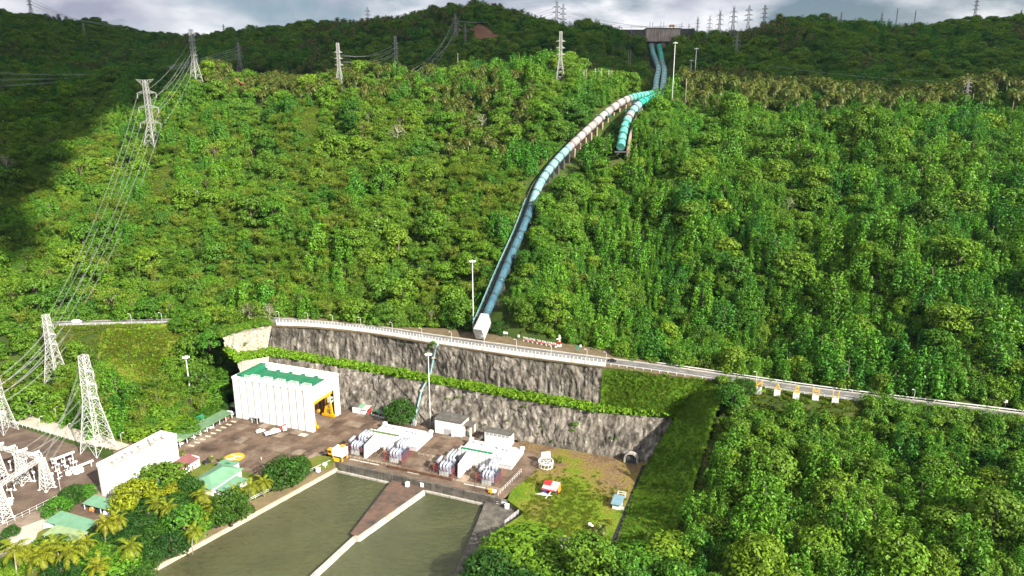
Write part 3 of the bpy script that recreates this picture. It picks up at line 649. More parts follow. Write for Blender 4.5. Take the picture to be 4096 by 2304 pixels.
def penstock(name, pts, rad, cols, label, rings, root_px):
    path = smooth_path(pts, 2.0); o0 = Vector(pts[0]); root = empty(name, o0, 0, label, 'pipe', 'penstocks')
    n = len(path); s_ = [i/(n-1) for i in range(n)]
    def ip(q): return q if q < 0 else min(range(n), key=lambda i: abs(proj(path[i])[1]-q))
    for (a, b, mn) in cols:
        i0, i1 = (0 if a > 5000 else ip(a)), (n-1 if b < 0 else ip(b))
        MB().tube([path[i]-o0 for i in range(i0, i1+1)], [float(np.interp(path[i].y, (350,480,1010), rad)) for i in range(i0, i1+1)], 28, True).build('pipe_section', MAT[mn], root)
    last = -99; rm = {}
    for i in range(3, n-3):
        y = path[i].y; gap = 14 if y < 470 else (8 if y < 570 else 11)
        d_ = (path[i]-path[i-1]).length*2
        if (i-last)*2.0 >= gap:
            last = i; r = float(np.interp(y, (350,480,1010), rad)); d = dir_at(path, i)
            key = round(r, 1)
            if key not in rm:
                mb = MB(); t = 0.13
                for off_ in (-0.55, 0.55):
                    k = 24; vs = []; fs = []
                    for q in range(k):
                        an = 2*math.pi*q/k; c_, s2 = math.cos(an), math.sin(an)
                        vs += [(c_*(key+h), s2*(key+h), off_+e) for h, e in ((0.0,-t),(0.24,-t),(0.24,t),(0.0,t))]
                    for q in range(k):
                        a0, b0 = q*4, ((q+1)%k)*4
                        fs += [(a0+j, b0+j, b0+(j+1)%4, a0+(j+1)%4) for j in range(4)]
                    mb.add(vs, fs)
                rm[key] = mb.mesh('stiffener_ring'); rm[key].materials.append(MAT['ring_steel'])
            ro = link('stiffener_ring', rm[key], None, root); ro.location = path[i]-o0; ro.rotation_euler = d.to_track_quat('Z', 'Y').to_euler()
            # saddle under the ring, down to the ground
            p = path[i]-o0; sd = Vector((d.y, -d.x, 0)).normalized(); h = Vector((d.x, d.y, 0)).normalized()
            q = [p+sd*(r+0.15)*e+h*f for e in (-1,1) for f in (-0.7,0.7)]
            mb = MB(); z1 = p.z-r*0.8; z0 = p.z-r-6.0
            q = [q[0], q[1], q[3], q[2]]
            mb.prism([(v.x, v.y) for v in q], z0, z1); mb.build('saddle', MAT['tan_concrete' if 500 < y < 560 else 'dark_grey_concrete'], root)
    return root, path, o0
penL, pathL, oL = penstock('penstock', PEN_LW, (2.15,2.8,3.4), [(9999,1130,'pipe_blue'),(1130,960,'pipe_blue'),(960,830,'pipe_blue'),(830,735,'pipe_aqua'),(735,650,'pipe_aqua'),(650,590,'pipe_aqua'),(590,500,'pipe_pale'),(500,440,'pipe_pale'),(440,395,'pipe_pale'),(395,379,'pipe_teal'),(379,368,'pipe_green'),(368,318,'pipe_mottle'),(318,270,'pipe_mottle'),(270,235,'pipe_aqua'),(235,-1,'pipe_dark')], 'long penstock pipe, blue at the foot and pale higher up, down to the road', 0, None)
penR, pathR, oR = penstock('penstock', PEN_RW, (2.45,2.95,3.4), [(9999,535,'pipe_teal'),(535,478,'pipe_teal'),(478,458,'pipe_pale'),(458,420,'pipe_aqua'),(420,398,'pipe_green'),(398,384,'pipe_green'),(384,368,'pipe_teal'),(368,318,'pipe_mottle'),(318,270,'pipe_mottle'),(270,245,'pipe_aqua'),(245,-1,'pipe_green')], 'teal penstock pipe ending in the ground halfway up the hill', 0, None)
# concrete anchor block where the long pipe meets the road
d = dir_at(pathL, 0); sd = Vector((d.y, -d.x, 0)).normalized(); up = sd.cross(d).normalized()
blk = empty('anchor_block', pathL[0]-d*6, 0, 'white concrete anchor block at the foot of the long penstock', 'block')
a, b = -d*2.0, d*9.0
mb = MB(); ring = lambda p, k: [p+sd*3.1*k+up*-5, p-sd*3.1*k+up*-5, p-sd*3.1*k+up*3.0*k, p-sd*2.2*k+up*3.5*k, p+sd*2.2*k+up*3.5*k, p+sd*3.1*k+up*3.0*k]
q = ring(a, 0.84)+ring(b, 0.76); mb.add(q, [(0,1,2,3,4,5)[::-1], (6,7,8,9,10,11)]+[(i,(i+1)%6,(i+1)%6+6,i+6) for i in range(6)]); mb.build('block_body', MAT['block_concrete'], blk)
mb = MB(); q = ring(b+d*0.02, 0.8)+ring(b+d*0.7, 0.8); mb.add(q, [(0,1,2,3,4,5)[::-1], (6,7,8,9,10,11)]+[(i,(i+1)%6,(i+1)%6+6,i+6) for i in range(6)]); mb.build('collar', MAT['block_concrete'], blk)
# stairway beside the long pipe
stp = [p - Vector((dir_at(pathL,i).y, -dir_at(pathL,i).x, 0)).normalized()*4.6 + Vector((0,0,-1.9)) for i, p in enumerate(pathL) if p.y < 520]
st = empty('access_stairway', stp[0], 0, 'concrete stairway running up beside the long penstock', 'stairway')
mb = MB()
for i in range(len(stp)-1):
    p, q = stp[i]-stp[0], stp[i+1]-stp[0]
    for k in range(4):
        c = p.lerp(q, (k+0.5)/4); mb.cbox((c.x, c.y, c.z-0.6), (1.3, 0.75, 1.2))
tag(mb.build('steps', MAT['dark_grey_concrete'], st), kind='stuff')
mb = MB()
for sgn in (-1, 1):
    l_ = [p-stp[0]+Vector((0.75*sgn,0,1.0)) for p in stp[::3]]
    for a, b in zip(l_, l_[1:]): mb.bar(a, b, 0.05)
    for a in l_: mb.bar(a, a-Vector((0,0,1.3)), 0.05)
mb.build('handrail', MAT['steel_grey'], st)
mb = MB().tube([p-stp[0]+Vector((-1.6,-0.2,0.7)) for p in stp[:60:3]], 0.28, 8); mb.build('service_pipe', MAT['pipe_dark'], st)
# buttress and walkway under the teal pipe
wr = empty('pipe_buttress', pathR[4], 0, 'tan concrete buttress wall under the teal penstock', 'wall')
mb = MB(); P0 = []
for i in range(0, 22, 3):
    d = dir_at(pathR, i); sd = Vector((d.y, -d.x, 0)).normalized(); P0.append((pathR[i]-pathR[4]+sd*4.2, sd))
for (p, s1), (q, s2) in zip(P0, P0[1:]):
    v = [p, p+s1*1.6, q+s2*1.6, q]; mb.add([(x.x,x.y,x.z-1.4) for x in v]+[(x.x,x.y,x.z-13) for x in v], [(0,1,2,3),(7,6,5,4),(0,4,5,1),(1,5,6,2),(2,6,7,3),(3,7,4,0)])
mb.build('wall', MAT['tan_concrete'], wr)
mb = MB()
for (p, s1), (q, s2) in zip(P0, P0[1:]):
    for h in (0.5, 0.0): mb.bar(p+s1*1.5+Vector((0,0,h)), q+s2*1.5+Vector((0,0,h)), 0.06)
    mb.bar(p+s1*1.5+Vector((0,0,-1.4)), p+s1*1.5+Vector((0,0,0.5)), 0.06)
mb.build('handrail', MAT['steel_grey'], wr)
def platform(path, i, label):
    d = dir_at(path, i); r_ = empty('inspection_platform', path[i], math.atan2(d.y, d.x), label, 'platform'); mb = MB()
    for sgn in (-1, 1):
        y0, y1 = sorted((sgn*3.2, sgn*5.0)); mb.box(-2.4,2.4,y0,y1,-0.6,-0.45)
    mb.build('deck', MAT['rail_teal'], r_); mb = MB()
    for sgn in (-1, 1):
        for h in (0.1, 0.65): mb.bar((-2.4,sgn*5,h),(2.4,sgn*5,h),0.06)
        for x in (-2.4,-0.8,0.8,2.4): mb.bar((x,sgn*5,-5.5 if abs(x) > 2 else -0.5),(x,sgn*5,0.65),0.07)
    mb.build('railing', MAT['rail_teal'], r_)
iL = min(range(len(pathL)), key=lambda i: abs(pathL[i].y-533)); platform(pathL, iL, 'teal railed platform around the pale stretch of the long penstock')
iR = min(range(len(pathR)), key=lambda i: abs(pathR[i].y-521)); platform(pathR, iR, 'small steel platform beside the teal penstock at its white band')
mb = MB().cbox((0,0,0), (9,5,0.8)); sl = mb.build('end_slab', MAT['dark_grey_concrete']); sl.location = pathR[0]-Vector((0,1.5,3.2)); tag(sl, 'dark concrete slab where the teal penstock enters the ground', 'slab')
# intake headworks
hw = AY(2658, 190, 1016); ih = empty('intake_headworks', hw, R(2), 'long weathered concrete intake wall above the two penstocks', 'building')
sx = 1016/FPX*1.0
mb = MB().box(-27,21,-1,14,8,25); body = mb.build('gate_wall', MAT['intake_concrete'], ih)
for k in range(9): MB().box(-26.6+k*5.35,-26.6+k*5.35+0.9,-1.7,-1.003,8.3,24.8).build('pilaster', MAT['intake_concrete'], ih)
MB().box(-27.4,21.4,-1.9,14.5,25,25.8).build('parapet', MAT['dark_grey_concrete'], ih)
MB().box(21.02,42,1,14,8,25.3).build('wing_wall', MAT['dark_grey_concrete'], ih)
MB().box(-66,-27.02,3,14,6,24).build('wing_wall', MAT['dark_grey_concrete'], ih)
MB().box(-26,20,2,14,-8,8.0).build('base_wall', MAT['dark_grey_concrete'], ih)
for x in (-20.5, -14.5+9.5): MB().tube([(x+2.0,-2.5,1.5),(x+2.0,1.9,2.5)], 4.0, 20).build('pipe_collar', MAT['tan_concrete'], ih)
mb = MB(); [mb.bar((x,5,25.8),(x,5,34), 0.3) for x in (-21,-17,-5.5,-1.5)]; mb.build('gate_guide', MAT['steel_grey'], ih)
mb = MB(); [mb.bar((x,7,25.8),(x,7,31), 0.12) for x in (-33,-7,16)]; mb.build('lamp_post', MAT['steel_grey'], ih)
g = empty('intake_gantry', Vector(hw)+Vector((10,6,25.8)), R(2), 'small yellow gantry hoist on top of the intake wall', 'hoist')
MB().box(-3.4,3.4,-1.5,1.5,2.2,5).build('hoist_house', MAT['yellow_paint'], g)
for x in (-2.6, 2.6): MB().box(x-0.4,x+0.4,-1.2,1.2,0,2.19).build('leg', MAT['yellow_paint'], g)
for s_ in (-1, 1):                                     # access roads beside the upper pipes
    e = [Vector(p)+Vector((s_*(13 if s_ > 0 else -13) if False else s_*15+(6 if s_ > 0 else -4), 0, 0)) for p in (pathL if s_ < 0 else pathR) if p.y > 720]
# blue-roofed hut near the bend
h0 = hit(2645, 425, 0.0); hb = empty('watch_hut', h0, 0.1, 'tiny hut with blue panel beside the penstock bend', 'hut')
MB().box(-1.8,1.8,-1.5,1.5,-1.0,2.0).build('wall', MAT['white_paint'], hb)
mat('tarp_blue', (0.03,0.08,0.45), (0.02,0.06,0.35), 0.6, 1.0)
MB().box(-1.9,1.9,-1.62,-1.503,2.0,3.4).build('blue_panel', MAT['tarp_blue'], hb)
MB().add([(-2.3,-2,3.5),(2.3,-2,3.5),(2.3,2,3.9),(-2.3,2,3.9),(-2.3,-2,3.3),(2.3,-2,3.3),(2.3,2,3.7),(-2.3,2,3.7)], [(0,1,2,3),(7,6,5,4),(0,4,5,1),(1,5,6,2),(2,6,7,3),(3,7,4,0)]).build('roof', MAT['pale_concrete'], hb)
for x in (-1.7,1.7):
    for y in (-1.4,1.4): MB().box(x-0.1,x+0.1,y-0.1,y+0.1,2.0,3.6).build('post', MAT['white_paint'], hb)
# ================================================================== pylons and cables
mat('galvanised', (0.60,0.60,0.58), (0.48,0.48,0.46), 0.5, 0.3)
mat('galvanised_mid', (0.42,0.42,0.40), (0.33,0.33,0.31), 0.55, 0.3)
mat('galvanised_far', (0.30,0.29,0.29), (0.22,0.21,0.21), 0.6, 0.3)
mat('insulator_grey', (0.45,0.44,0.47), (0.30,0.29,0.33), 0.4, 1.0)
mat('cable', (0.33,0.34,0.33), (0.26,0.27,0.26), 0.5, 0.2)
def pylon_proto(H, wb, zw, ww, wt, arms, top, leg, br, mname, panels=(5,7), ins=True):
    """lattice tower meshes in local space; arms = [(z, half length)], top = 'flat', 'horns' or 'box'"""
    lv = [(zw*(1-(1-i/panels[0])**1.25), wb+(ww-wb)*(1-(1-i/panels[0])**1.25)) for i in range(panels[0]+1)]
    lv += [(zw+(H-zw)*i/panels[1], ww+(wt-ww)*i/panels[1]) for i in range(1, panels[1]+1)]
    M = {}; cs = [(-1,-1),(1,-1),(1,1),(-1,1)]
    M['leg'] = []
    for cx, cy in cs:
        mb = MB()
        for (z0,w0),(z1,w1) in zip(lv, lv[1:]): mb.bar((cx*w0/2,cy*w0/2,z0),(cx*w1/2,cy*w1/2,z1), leg if z0 < zw else leg*0.8)
        M['leg'].append(mb.mesh('leg'))
    mb = MB()
    for (z0,w0),(z1,w1) in zip(lv, lv[1:]):
        for k in range(4):
            a, b = cs[k], cs[(k+1)%4]
            p = [Vector((c[0]*w_/2, c[1]*w_/2, z)) for c, w_, z in ((a,w0,z0),(b,w0,z0),(b,w1,z1),(a,w1,z1))]
            if w0 > 5.5:                              # wide panels: K bracing with a mid horizontal
                m_ = (p[2]+p[3])/2; mb.bar(p[0], m_, br); mb.bar(p[1], m_, br); mb.bar(p[2], p[3], br)
                q0, q1 = p[0].lerp(m_, .5), p[1].lerp(m_, .5); mb.bar(q0, p[0].lerp(p[3], .5), br*0.8); mb.bar(q1, p[1].lerp(p[2], .5), br*0.8)
                mb.bar(q0, p[3].lerp(p[0], .02), br*0.8); mb.bar(q1, p[2].lerp(p[1], .02), br*0.8)
            else:
                mb.bar(p[0], p[2], br); mb.bar(p[1], p[3], br); mb.bar(p[2], p[3], br*0.9)
    M['bracing'] = [mb.mesh('bracing')]; M['crossarm'] = []; M['insulator'] = []; tips = []
    def width(z): return float(np.interp(z, [l[0] for l in lv], [l[1] for l in lv]))
    for z, hl in arms:
        for s_ in (-1, 1):
            mb = MB(); w0 = width(z); tip = Vector((s_*hl, 0, z+hl*0.03)); dz = max(1.6, hl*0.28)
            w1 = width(min(z+dz, H))
            for cy in (-1, 1):
                a = Vector((s_*w0/2, cy*w0/2, z)); u_ = Vector((s_*w1/2, cy*w1/2, min(z+dz, H)))
                mb.bar(a, tip, br*1.3); mb.bar(u_, tip, br*1.1)
                for t in (0.3, 0.6): mb.bar(a.lerp(tip, t), u_.lerp(tip, t), br*0.8); mb.bar(a.lerp(tip, t), u_.lerp(tip, t-0.3), br*0.8)
            mb.bar((s_*w0/2,-w0/2,z),(s_*w0/2,w0/2,z), br)
            M['crossarm'].append(mb.mesh('crossarm')); tips.append(tip)
            if ins:
                ib = MB(); l_ = hl*0.42
                ib.lathe([(0.05,0)]+[(r_, -0.4-l_*k/12) for k in range(12) for r_ in ((0.28,) if k % 2 else (0.16,))]+[(0.05,-l_-0.4)], 6, (tip.x-s_*0.2, 0, tip.z)); M['insulator'].append(ib.mesh('insulator'))
    mb = MB(); t = wt/2
    if top == 'flat':
        for s_ in (-1, 1):
            e = Vector((s_*arms[-1][1]*0.92, 0, H+0.6))
            for cy in (-1, 1): mb.bar((s_*t, cy*t, H-0.2), e, br*1.2); mb.bar((s_*t, cy*t, H-wt*1.6), e, br*1.2); mb.bar(Vector((s_*t,cy*t,H-0.2)).lerp(e,.5), Vector((s_*t,cy*t,H-wt*1.6)).lerp(e,.5), br)
        mb.bar((-t,-t,H),(t,-t,H),br); mb.bar((-t,t,H),(t,t,H),br)
    elif top == 'horns':
        for s_ in (-1, 1):
            for cy in (-1, 1): mb.bar((s_*t*0.4, cy*t, H-0.2), (s_*t*2.6, 0, H+H*0.085), br*1.2)
            mb.bar((s_*t*1.0, 0, H-0.1), (s_*t*2.6, 0, H+H*0.085), br)
    else:
        for k in range(4): a, b = cs[k], cs[(k+1)%4]; mb.bar((a[0]*t,a[1]*t,H),(b[0]*t,b[1]*t,H), br*1.2)
    M['peak'] = [mb.mesh('peak')]
    for k, l_ in M.items():
        for me in l_: me.materials.append(MAT['insulator_grey' if k == 'insulator' else mname])
    return dict(M=M, H=H, tips=tips, wb=wb)
PYL = {
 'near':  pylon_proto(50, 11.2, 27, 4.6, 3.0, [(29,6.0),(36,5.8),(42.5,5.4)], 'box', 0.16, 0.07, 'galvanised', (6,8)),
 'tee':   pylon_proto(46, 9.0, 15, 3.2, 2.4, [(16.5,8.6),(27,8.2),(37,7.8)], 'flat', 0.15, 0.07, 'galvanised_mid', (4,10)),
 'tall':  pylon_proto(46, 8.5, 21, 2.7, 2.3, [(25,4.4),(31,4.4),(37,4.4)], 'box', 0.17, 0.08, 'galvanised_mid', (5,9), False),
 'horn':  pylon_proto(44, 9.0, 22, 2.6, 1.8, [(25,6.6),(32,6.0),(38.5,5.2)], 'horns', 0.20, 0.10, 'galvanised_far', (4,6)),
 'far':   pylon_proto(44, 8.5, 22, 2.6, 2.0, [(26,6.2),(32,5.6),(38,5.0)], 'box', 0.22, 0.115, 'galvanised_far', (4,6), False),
}
def pylon(style, base, H, rz, label, group, wscale=1.0):
    P = PYL[style]; s_ = H/P['H']; r_ = empty('lattice_pylon', base, rz, label, 'pylon', group); r_.scale = (s_*wscale, s_*wscale, s_)
    arms_ = []
    for nm, l_ in P['M'].items():
        for k_, me in enumerate(l_):
            o_ = link(nm, me, None, arms_[k_] if nm == 'insulator' else r_)
            if nm == 'crossarm': arms_.append(o_)
    mw = Matrix.LocRotScale(Vector(base), Matrix.Rotation(rz, 3, 'Z').to_quaternion(), Vector((s_*wscale, s_*wscale, s_)))
    return [mw @ t for t in P['tips']]
def base_at(px, py, z=None):
    return G(px, py, z) if z is not None else hit(px, py)
def py_H(base, ptop): return AY(2048, ptop, base[1])[2]-base[2]
TIPS = {}
CLEAR_DISCS = []
def put(key, style, px, py, ptop, rz, label, group, z=None, wscale=1.0, clear=6.5, Y=None):
    b = AY(px, py, Y) if Y else base_at(px, py, z)
    b = (b[0], b[1], (ground(b[0], b[1]) if z is None else z)-0.2); TIPS[key] = pylon(style, b, py_H(b, ptop), rz, label, group, wscale); CLEAR_DISCS.append((b[0], b[1], clear))
gl, gm, gs = 'pylons beside the plant', 'pylons on the front hillside', 'pylons along the skyline'
c2 = S(G(1253,1730), -85, -53.9)
q = proj((c2[0], c2[1], 0)); put('n2', 'near', q[0], q[1], 1422, SA, 'white lattice pylon straddling the substation yard corner beside the flat-roofed office', gl, 0.0)
put('n1', 'near', 232, 1540, 1258, SA+0.1, 'white lattice pylon in the trees under the cable bundles, upper left of the plant', gl)
put('n0', 'near', 25, 1725, 1478, SA, 'white lattice pylon cut off by the left edge of the picture', gl, 0.0)
put('m4', 'tee', 614, 590, 320, R(-12), 'pylon with a wide flat top and three long crossarms', gm, clear=8)
put('m5', 'tall', 788, 347, 118, R(-25), 'tall pylon on the crest between the wide-armed pylon and the orange cutting', gm)
put('t5', 'horn', 963, 296, 172, R(-10), 'short broad pylon standing above the orange earth cutting', gm)
put('m6', 'tall', 1362, 365, 172, R(-6), 'slim pylon on the crest right of the orange cutting', gm)
put('m7', 'tall', 1587, 305, 145, R(-4), 'slim pylon on the crest, second right of the orange cutting', gm)
put('m9', 'tall', 2240, 330, 126, R(5), 'slim tall pylon on the crest left of the penstocks', gm)
put('m10', 'horn', 2942, 245, 132, R(10), 'pylon on the dark slope right of the penstock intake', gm)
put('m11', 'horn', 3860, 425, 318, R(-10), 'pale pylon among bamboo on the crest at far right', gm)
put('m12', 'horn', 1824, 182, 62, R(-20), 'broad pylon on the brown clearing under the round peak', gm)
put('m13', 'horn', 1862, 198, 100, R(-20), 'narrower pylon right behind the brown clearing pylon', gm, wscale=0.7)
for i, (px, py, pt, st, wsx, lab) in enumerate((
    (125,50,-25,'far',1,'pylon on the summit at far left'), (341,150,92,'far',.9,'pale pylon on the far slope below the left summit'), (1474,118,30,'far',1,'lone pylon on the skyline left of the round peak'),
    (897,138,97,'far',.8,'small pylon on the skyline behind the wide-topped pylons'), (921,139,114,'far',.8,'smallest mast on the skyline behind the wide-topped pylons'),
    (2226,94,10,'horn',1,'horned pylon of the skyline pair left of the intake'), (2252,94,16,'far',.8,'box-topped pylon of the skyline pair left of the intake'),
    (2725,128,97,'horn',1,'pylon peeping over the ridge beside the intake wall'), (2755,122,99,'horn',1,'squat pylon second right of the intake wall'), (2789,119,71,'horn',.9,'horned pylon third right of the intake wall'),
    (2837,116,68,'horn',.9,'horned pylon fourth right of the intake wall'), (2877,110,46,'horn',.9,'horned pylon fifth right of the intake wall'), (2930,122,32,'horn',1,'largest horned pylon on the right skyline'),
    (2992,98,22,'far',1,'box-topped pylon right of the largest horned one'), (3055,97,20,'far',1,'box-topped pylon second right of the largest horned one'),
    (3362,92,48,'far',.8,'pointed pylon in the middle of the right skyline'), (3524,95,50,'far',.8,'box-topped pylon left of the telecom mast'), (3897,72,-8,'far',.9,'tall pylon on the right-hand summit'), (4078,90,40,'far',.9,'pylon at the right edge of the skyline'),
    )):
    Yk = float(np.interp(px, (0,620,1000,1500,1900,2300,2640,3000,3500,4096), (1490,1440,1240,1195,1145,1055,1030,1010,1055,1078)))
    if px == 341: Yk = None
    put('s%d'%i, st, px, py+2, pt, R(random.uniform(-20,20)), lab, gs, Y=Yk, wscale=wsx, clear=4)
# slim masts on the right ridge
def mast(px, py, pt, Yk, label):
    b = AY(px, py, Yk); z = ground(b[0], b[1]); h = AY(px, pt, Yk)[2]-z; r_ = empty('telecom_mast', (b[0], b[1], z), 0, label, 'mast')
    mb = MB()
    for k in range(3):
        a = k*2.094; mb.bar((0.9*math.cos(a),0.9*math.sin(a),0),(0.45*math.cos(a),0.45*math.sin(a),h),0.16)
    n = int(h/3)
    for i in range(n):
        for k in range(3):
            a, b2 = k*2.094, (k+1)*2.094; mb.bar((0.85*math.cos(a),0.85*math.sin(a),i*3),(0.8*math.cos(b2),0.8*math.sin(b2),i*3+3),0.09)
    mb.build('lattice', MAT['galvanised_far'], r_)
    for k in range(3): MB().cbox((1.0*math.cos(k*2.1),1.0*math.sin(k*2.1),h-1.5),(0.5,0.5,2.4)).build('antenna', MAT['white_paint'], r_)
mast(3582, 108, 32, 1062, 'telecom mast with antennas on the right skyline'); mast(3656, 102, 42, 1066, 'thin guyed mast right of the telecom mast')
# cables
def cable(a, b, sag, r, label, group):
    a, b = Vector(a), Vector(b); n = 14; pts = []
    for i in range(n+1):
        t = i/n; p = a.lerp(b, t); p.z -= sag*4*t*(1-t); pts.append(p-a)
    o_ = MB().tube(pts, r, 4, False).build('power_cable', MAT['cable']); o_.location = a; tag(o_, label, 'cable', group)
def span(k1, k2, sag, r, where, off_=None, n=6):
    A = TIPS[k1]; B = TIPS[k2] if isinstance(k2, str) else k2
    for i in range(n):
        for e in (-0.25, 0.25): cable(A[i]+Vector((e,0,-2.2)), Vector(B[i])+Vector((e,0,-2.2)), sag, r, 'power cable '+where, 'power cables '+where)
span('n1', 'm4', 11, 0.05, 'rising from the white pylon by the plant to the wide-topped pylon')
span('m4', 'm5', 6, 0.05, 'between the wide-topped pylon and the tall crest pylon')
lt = [Vector(AY(-260, py, 640)) for py in (262,268,300,306,336,342)]
span('t5', lt, 12, 0.11, 'crossing the shaded valley to the left edge', n=6)
span('n0', [t+Vector((3,2,0)) for t in TIPS['n1']], 2.5, 0.07, 'between the two leftmost white pylons', n=6)
ft = [Vector(G(x, y, 12)) for x, y in ((60,1795),(95,1800),(130,1806),(150,1812),(175,1818),(200,1824))]
span('n2', ft, 2, 0.05, 'dropping from the corner pylon into the substation', n=6)
mt = [Vector(AY(px, py, 690)) for px, py in ((1590,300),(1605,304),(1620,309),(1640,313),(1660,318),(1680,322))]
span('m12', mt, 8, 0.06, 'falling from the brown clearing to the crest', n=6)
span('m6', 'm7', 6, 0.085, 'between the two slim crest pylons', n=6)
rt = [Vector(AY(px, py, 1030)) for px, py in ((2722,92),(2726,92),(2722,99),(2726,99),(2722,106),(2726,106))]
span('s6', rt, 6, 0.11, 'on the skyline above the intake wall', n=6)
span('m12', 's5', 8, 0.11, 'along the ridge right of the round peak', n=6)
for i, (y0, y1) in enumerate(((262,330),(330,372))):
    cable(AY(3070, y0, 700), AY(4300, y1, 640), 6, 0.10, ('upper','lower')[i]+' single cable crossing the dark slope at right', 'cables over the right valley')
span('s0', [Vector(AY(500, 70+6*i, 1400)) for i in range(6)], 14, 0.12, 'swinging down from the left summit', n=6)
# ================================================================== the power plant, laid out on its own axes from the hall's near corner
B0 = G(1253,1730)
def SB(u, w_, z=0.0): return S(B0, u, w_, z)
def site(name, u, w_, label, cat, group=None, rz=0.0, z=0.0): return empty(name, SB(u, w_, z), SA+rz, label, cat, group)
mat('white_wall', (0.84,0.84,0.82), (0.78,0.77,0.75), 0.75, 0.25, streak=(0.64,0.63,0.61))
mat('recess_shade_louvre_grey', (0.42,0.41,0.42), (0.34,0.33,0.34), 0.8, 0.8)  # grey holds the shadow between the hall panels; also colours the louvres
mat('roof_green', (0.012,0.135,0.06), (0.02,0.165,0.08), 0.6, 0.3)
mat('roof_moss', (0.10,0.17,0.05), (0.07,0.12,0.04), 0.7, 0.5)
mat('roof_sage', (0.15,0.30,0.19), (0.12,0.25,0.155), 0.6, 0.3)
mat('roof_olive', (0.12,0.21,0.11), (0.09,0.16,0.085), 0.7, 0.3)
mat('roof_pale_green', (0.26,0.34,0.18), (0.20,0.28,0.14), 0.7, 0.4)
mat('roof_maroon', (0.22,0.085,0.085), (0.17,0.07,0.07), 0.7, 0.4)
mat('roof_blue', (0.16,0.27,0.32), (0.12,0.21,0.26), 0.6, 0.4)
mat('roof_dark', (0.085,0.08,0.072), (0.15,0.14,0.125), 0.9, 0.4, lo=0.45, hi=0.75, detail=8)
mat('roof_pale', (0.56,0.56,0.58), (0.48,0.48,0.50), 0.8, 0.25)
mat('pale_green_steel', (0.40,0.47,0.42), (0.34,0.41,0.37), 0.6, 0.5)
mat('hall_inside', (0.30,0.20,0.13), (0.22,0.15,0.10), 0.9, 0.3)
mat('beige_column', (0.55,0.38,0.22), (0.45,0.30,0.18), 0.8, 0.5)
mat('trafo_grey', (0.36,0.39,0.46), (0.29,0.32,0.39), 0.5, 0.5)
mat('trafo_dark', (0.09,0.10,0.13), (0.06,0.07,0.09), 0.6, 0.5)
mat('red_pipe', (0.45,0.07,0.08), (0.32,0.05,0.06), 0.6, 1.0)
mat('dark_glass', (0.02,0.022,0.025), (0.03,0.03,0.035), 0.15, 1.0, spec=0.5)
mat('black_rubber', (0.015,0.015,0.015), (0.025,0.025,0.025), 0.9, 1.0)
mat('red_paint', (0.50,0.03,0.03), (0.40,0.025,0.025), 0.5, 1.0)
mat('orange_tarp', (0.70,0.22,0.03), (0.55,0.16,0.02), 0.8, 1.0)
mat('grey_sheet', (0.42,0.42,0.43), (0.30,0.30,0.31), 0.6, 0.8)
mat('rusty', (0.20,0.10,0.06), (0.10,0.06,0.04), 0.9, 0.8)
mat('cream', (0.62,0.55,0.40), (0.50,0.44,0.32), 0.8, 0.5)
mat('substation_ground', (0.085,0.058,0.045), (0.16,0.12,0.085), 0.95, 0.12, detail=8, lo=0.42, hi=0.7)
mat('pale_paving', (0.50,0.46,0.38), (0.36,0.32,0.25), 0.9, 0.15, detail=7)

def railing(name, pts, h, sp, matn, parent=None, label=None, rails=2, r=0.05, group=None, cat='railing'):
    """posts as parts of their own, rails joined along the run"""
    o0 = Vector(pts[0]); root = parent or empty(name, o0, 0, label, cat, group); base = Vector((0,0,0)) if parent else o0
    post = MB().box(-r,r,-r,r,0,h).mesh('post'); post.materials.append(MAT[matn]); mb = MB()
    for a, b in zip(pts, pts[1:]):
        a, b = Vector(a)-base, Vector(b)-base; n = max(1, round((b-a).length/sp))
        for k in range(n+1 if b == Vector(pts[-1])-base else n):
            o_ = link('post', post, None, root); o_.location = a.lerp(b, k/n)
        for j in range(rails): z = Vector((0,0,h*(j+1)/rails-r)); mb.bar(a+z, b+z, r*0.8)
    mb.build('rail', MAT[matn], root); return root
def gable(mb, x0, x1, y0, y1, ze, zr, along='x', ov=0.4, t=0.18):
    """gabled sheet roof"""
    if along == 'x':
        ym = (y0+y1)/2
        for ys, in ((y0-ov,), (y1+ov,)):
            v = [(x0-ov,ys,ze),(x1+ov,ys,ze),(x1+ov,ym,zr),(x0-ov,ym,zr)]
            if ys > ym: v = v[::-1]
            mb.add(v+[(p[0],p[1],p[2]-t) for p in v], [(0,1,2,3),(7,6,5,4),(0,4,5,1),(1,5,6,2),(2,6,7,3),(3,7,4,0)])
    else:
        xm = (x0+x1)/2
        for xs in (x0-ov, x1+ov):
            v = [(xs,y1+ov,ze),(xs,y0-ov,ze),(xm,y0-ov,zr),(xm,y1+ov,zr)]
            if xs > xm: v = v[::-1]
            mb.add(v+[(p[0],p[1],p[2]-t) for p in v], [(0,1,2,3),(7,6,5,4),(0,4,5,1),(1,5,6,2),(2,6,7,3),(3,7,4,0)])
    return mb
def slope_slab(x0,x1,y0,y1,z00,z11,t=0.15,along='y'):
    z = {'y':[z00,z00,z11,z11],'x':[z00,z11,z11,z00]}[along]; v = [(x0,y0,z[0]),(x1,y0,z[1]),(x1,y1,z[2]),(x0,y1,z[3])]
    return MB().add(v+[(p[0],p[1],p[2]-t) for p in v], [(0,1,2,3),(7,6,5,4),(0,4,5,1),(1,5,6,2),(2,6,7,3),(3,7,4,0)])
def wall_shell(root, x0, x1, y0, y1, h, matn, t=0.3, name='wall'):
    MB().box(x0,x1,y0,y0+t,0,h).build(name, MAT[matn], root); MB().box(x0,x1,y1-t,y1,0,h).build(name, MAT[matn], root)
    MB().box(x0,x0+t,y0+t,y1-t,0,h).build(name, MAT[matn], root); MB().box(x1-t,x1,y0+t,y1-t,0,h).build(name, MAT[matn], root)
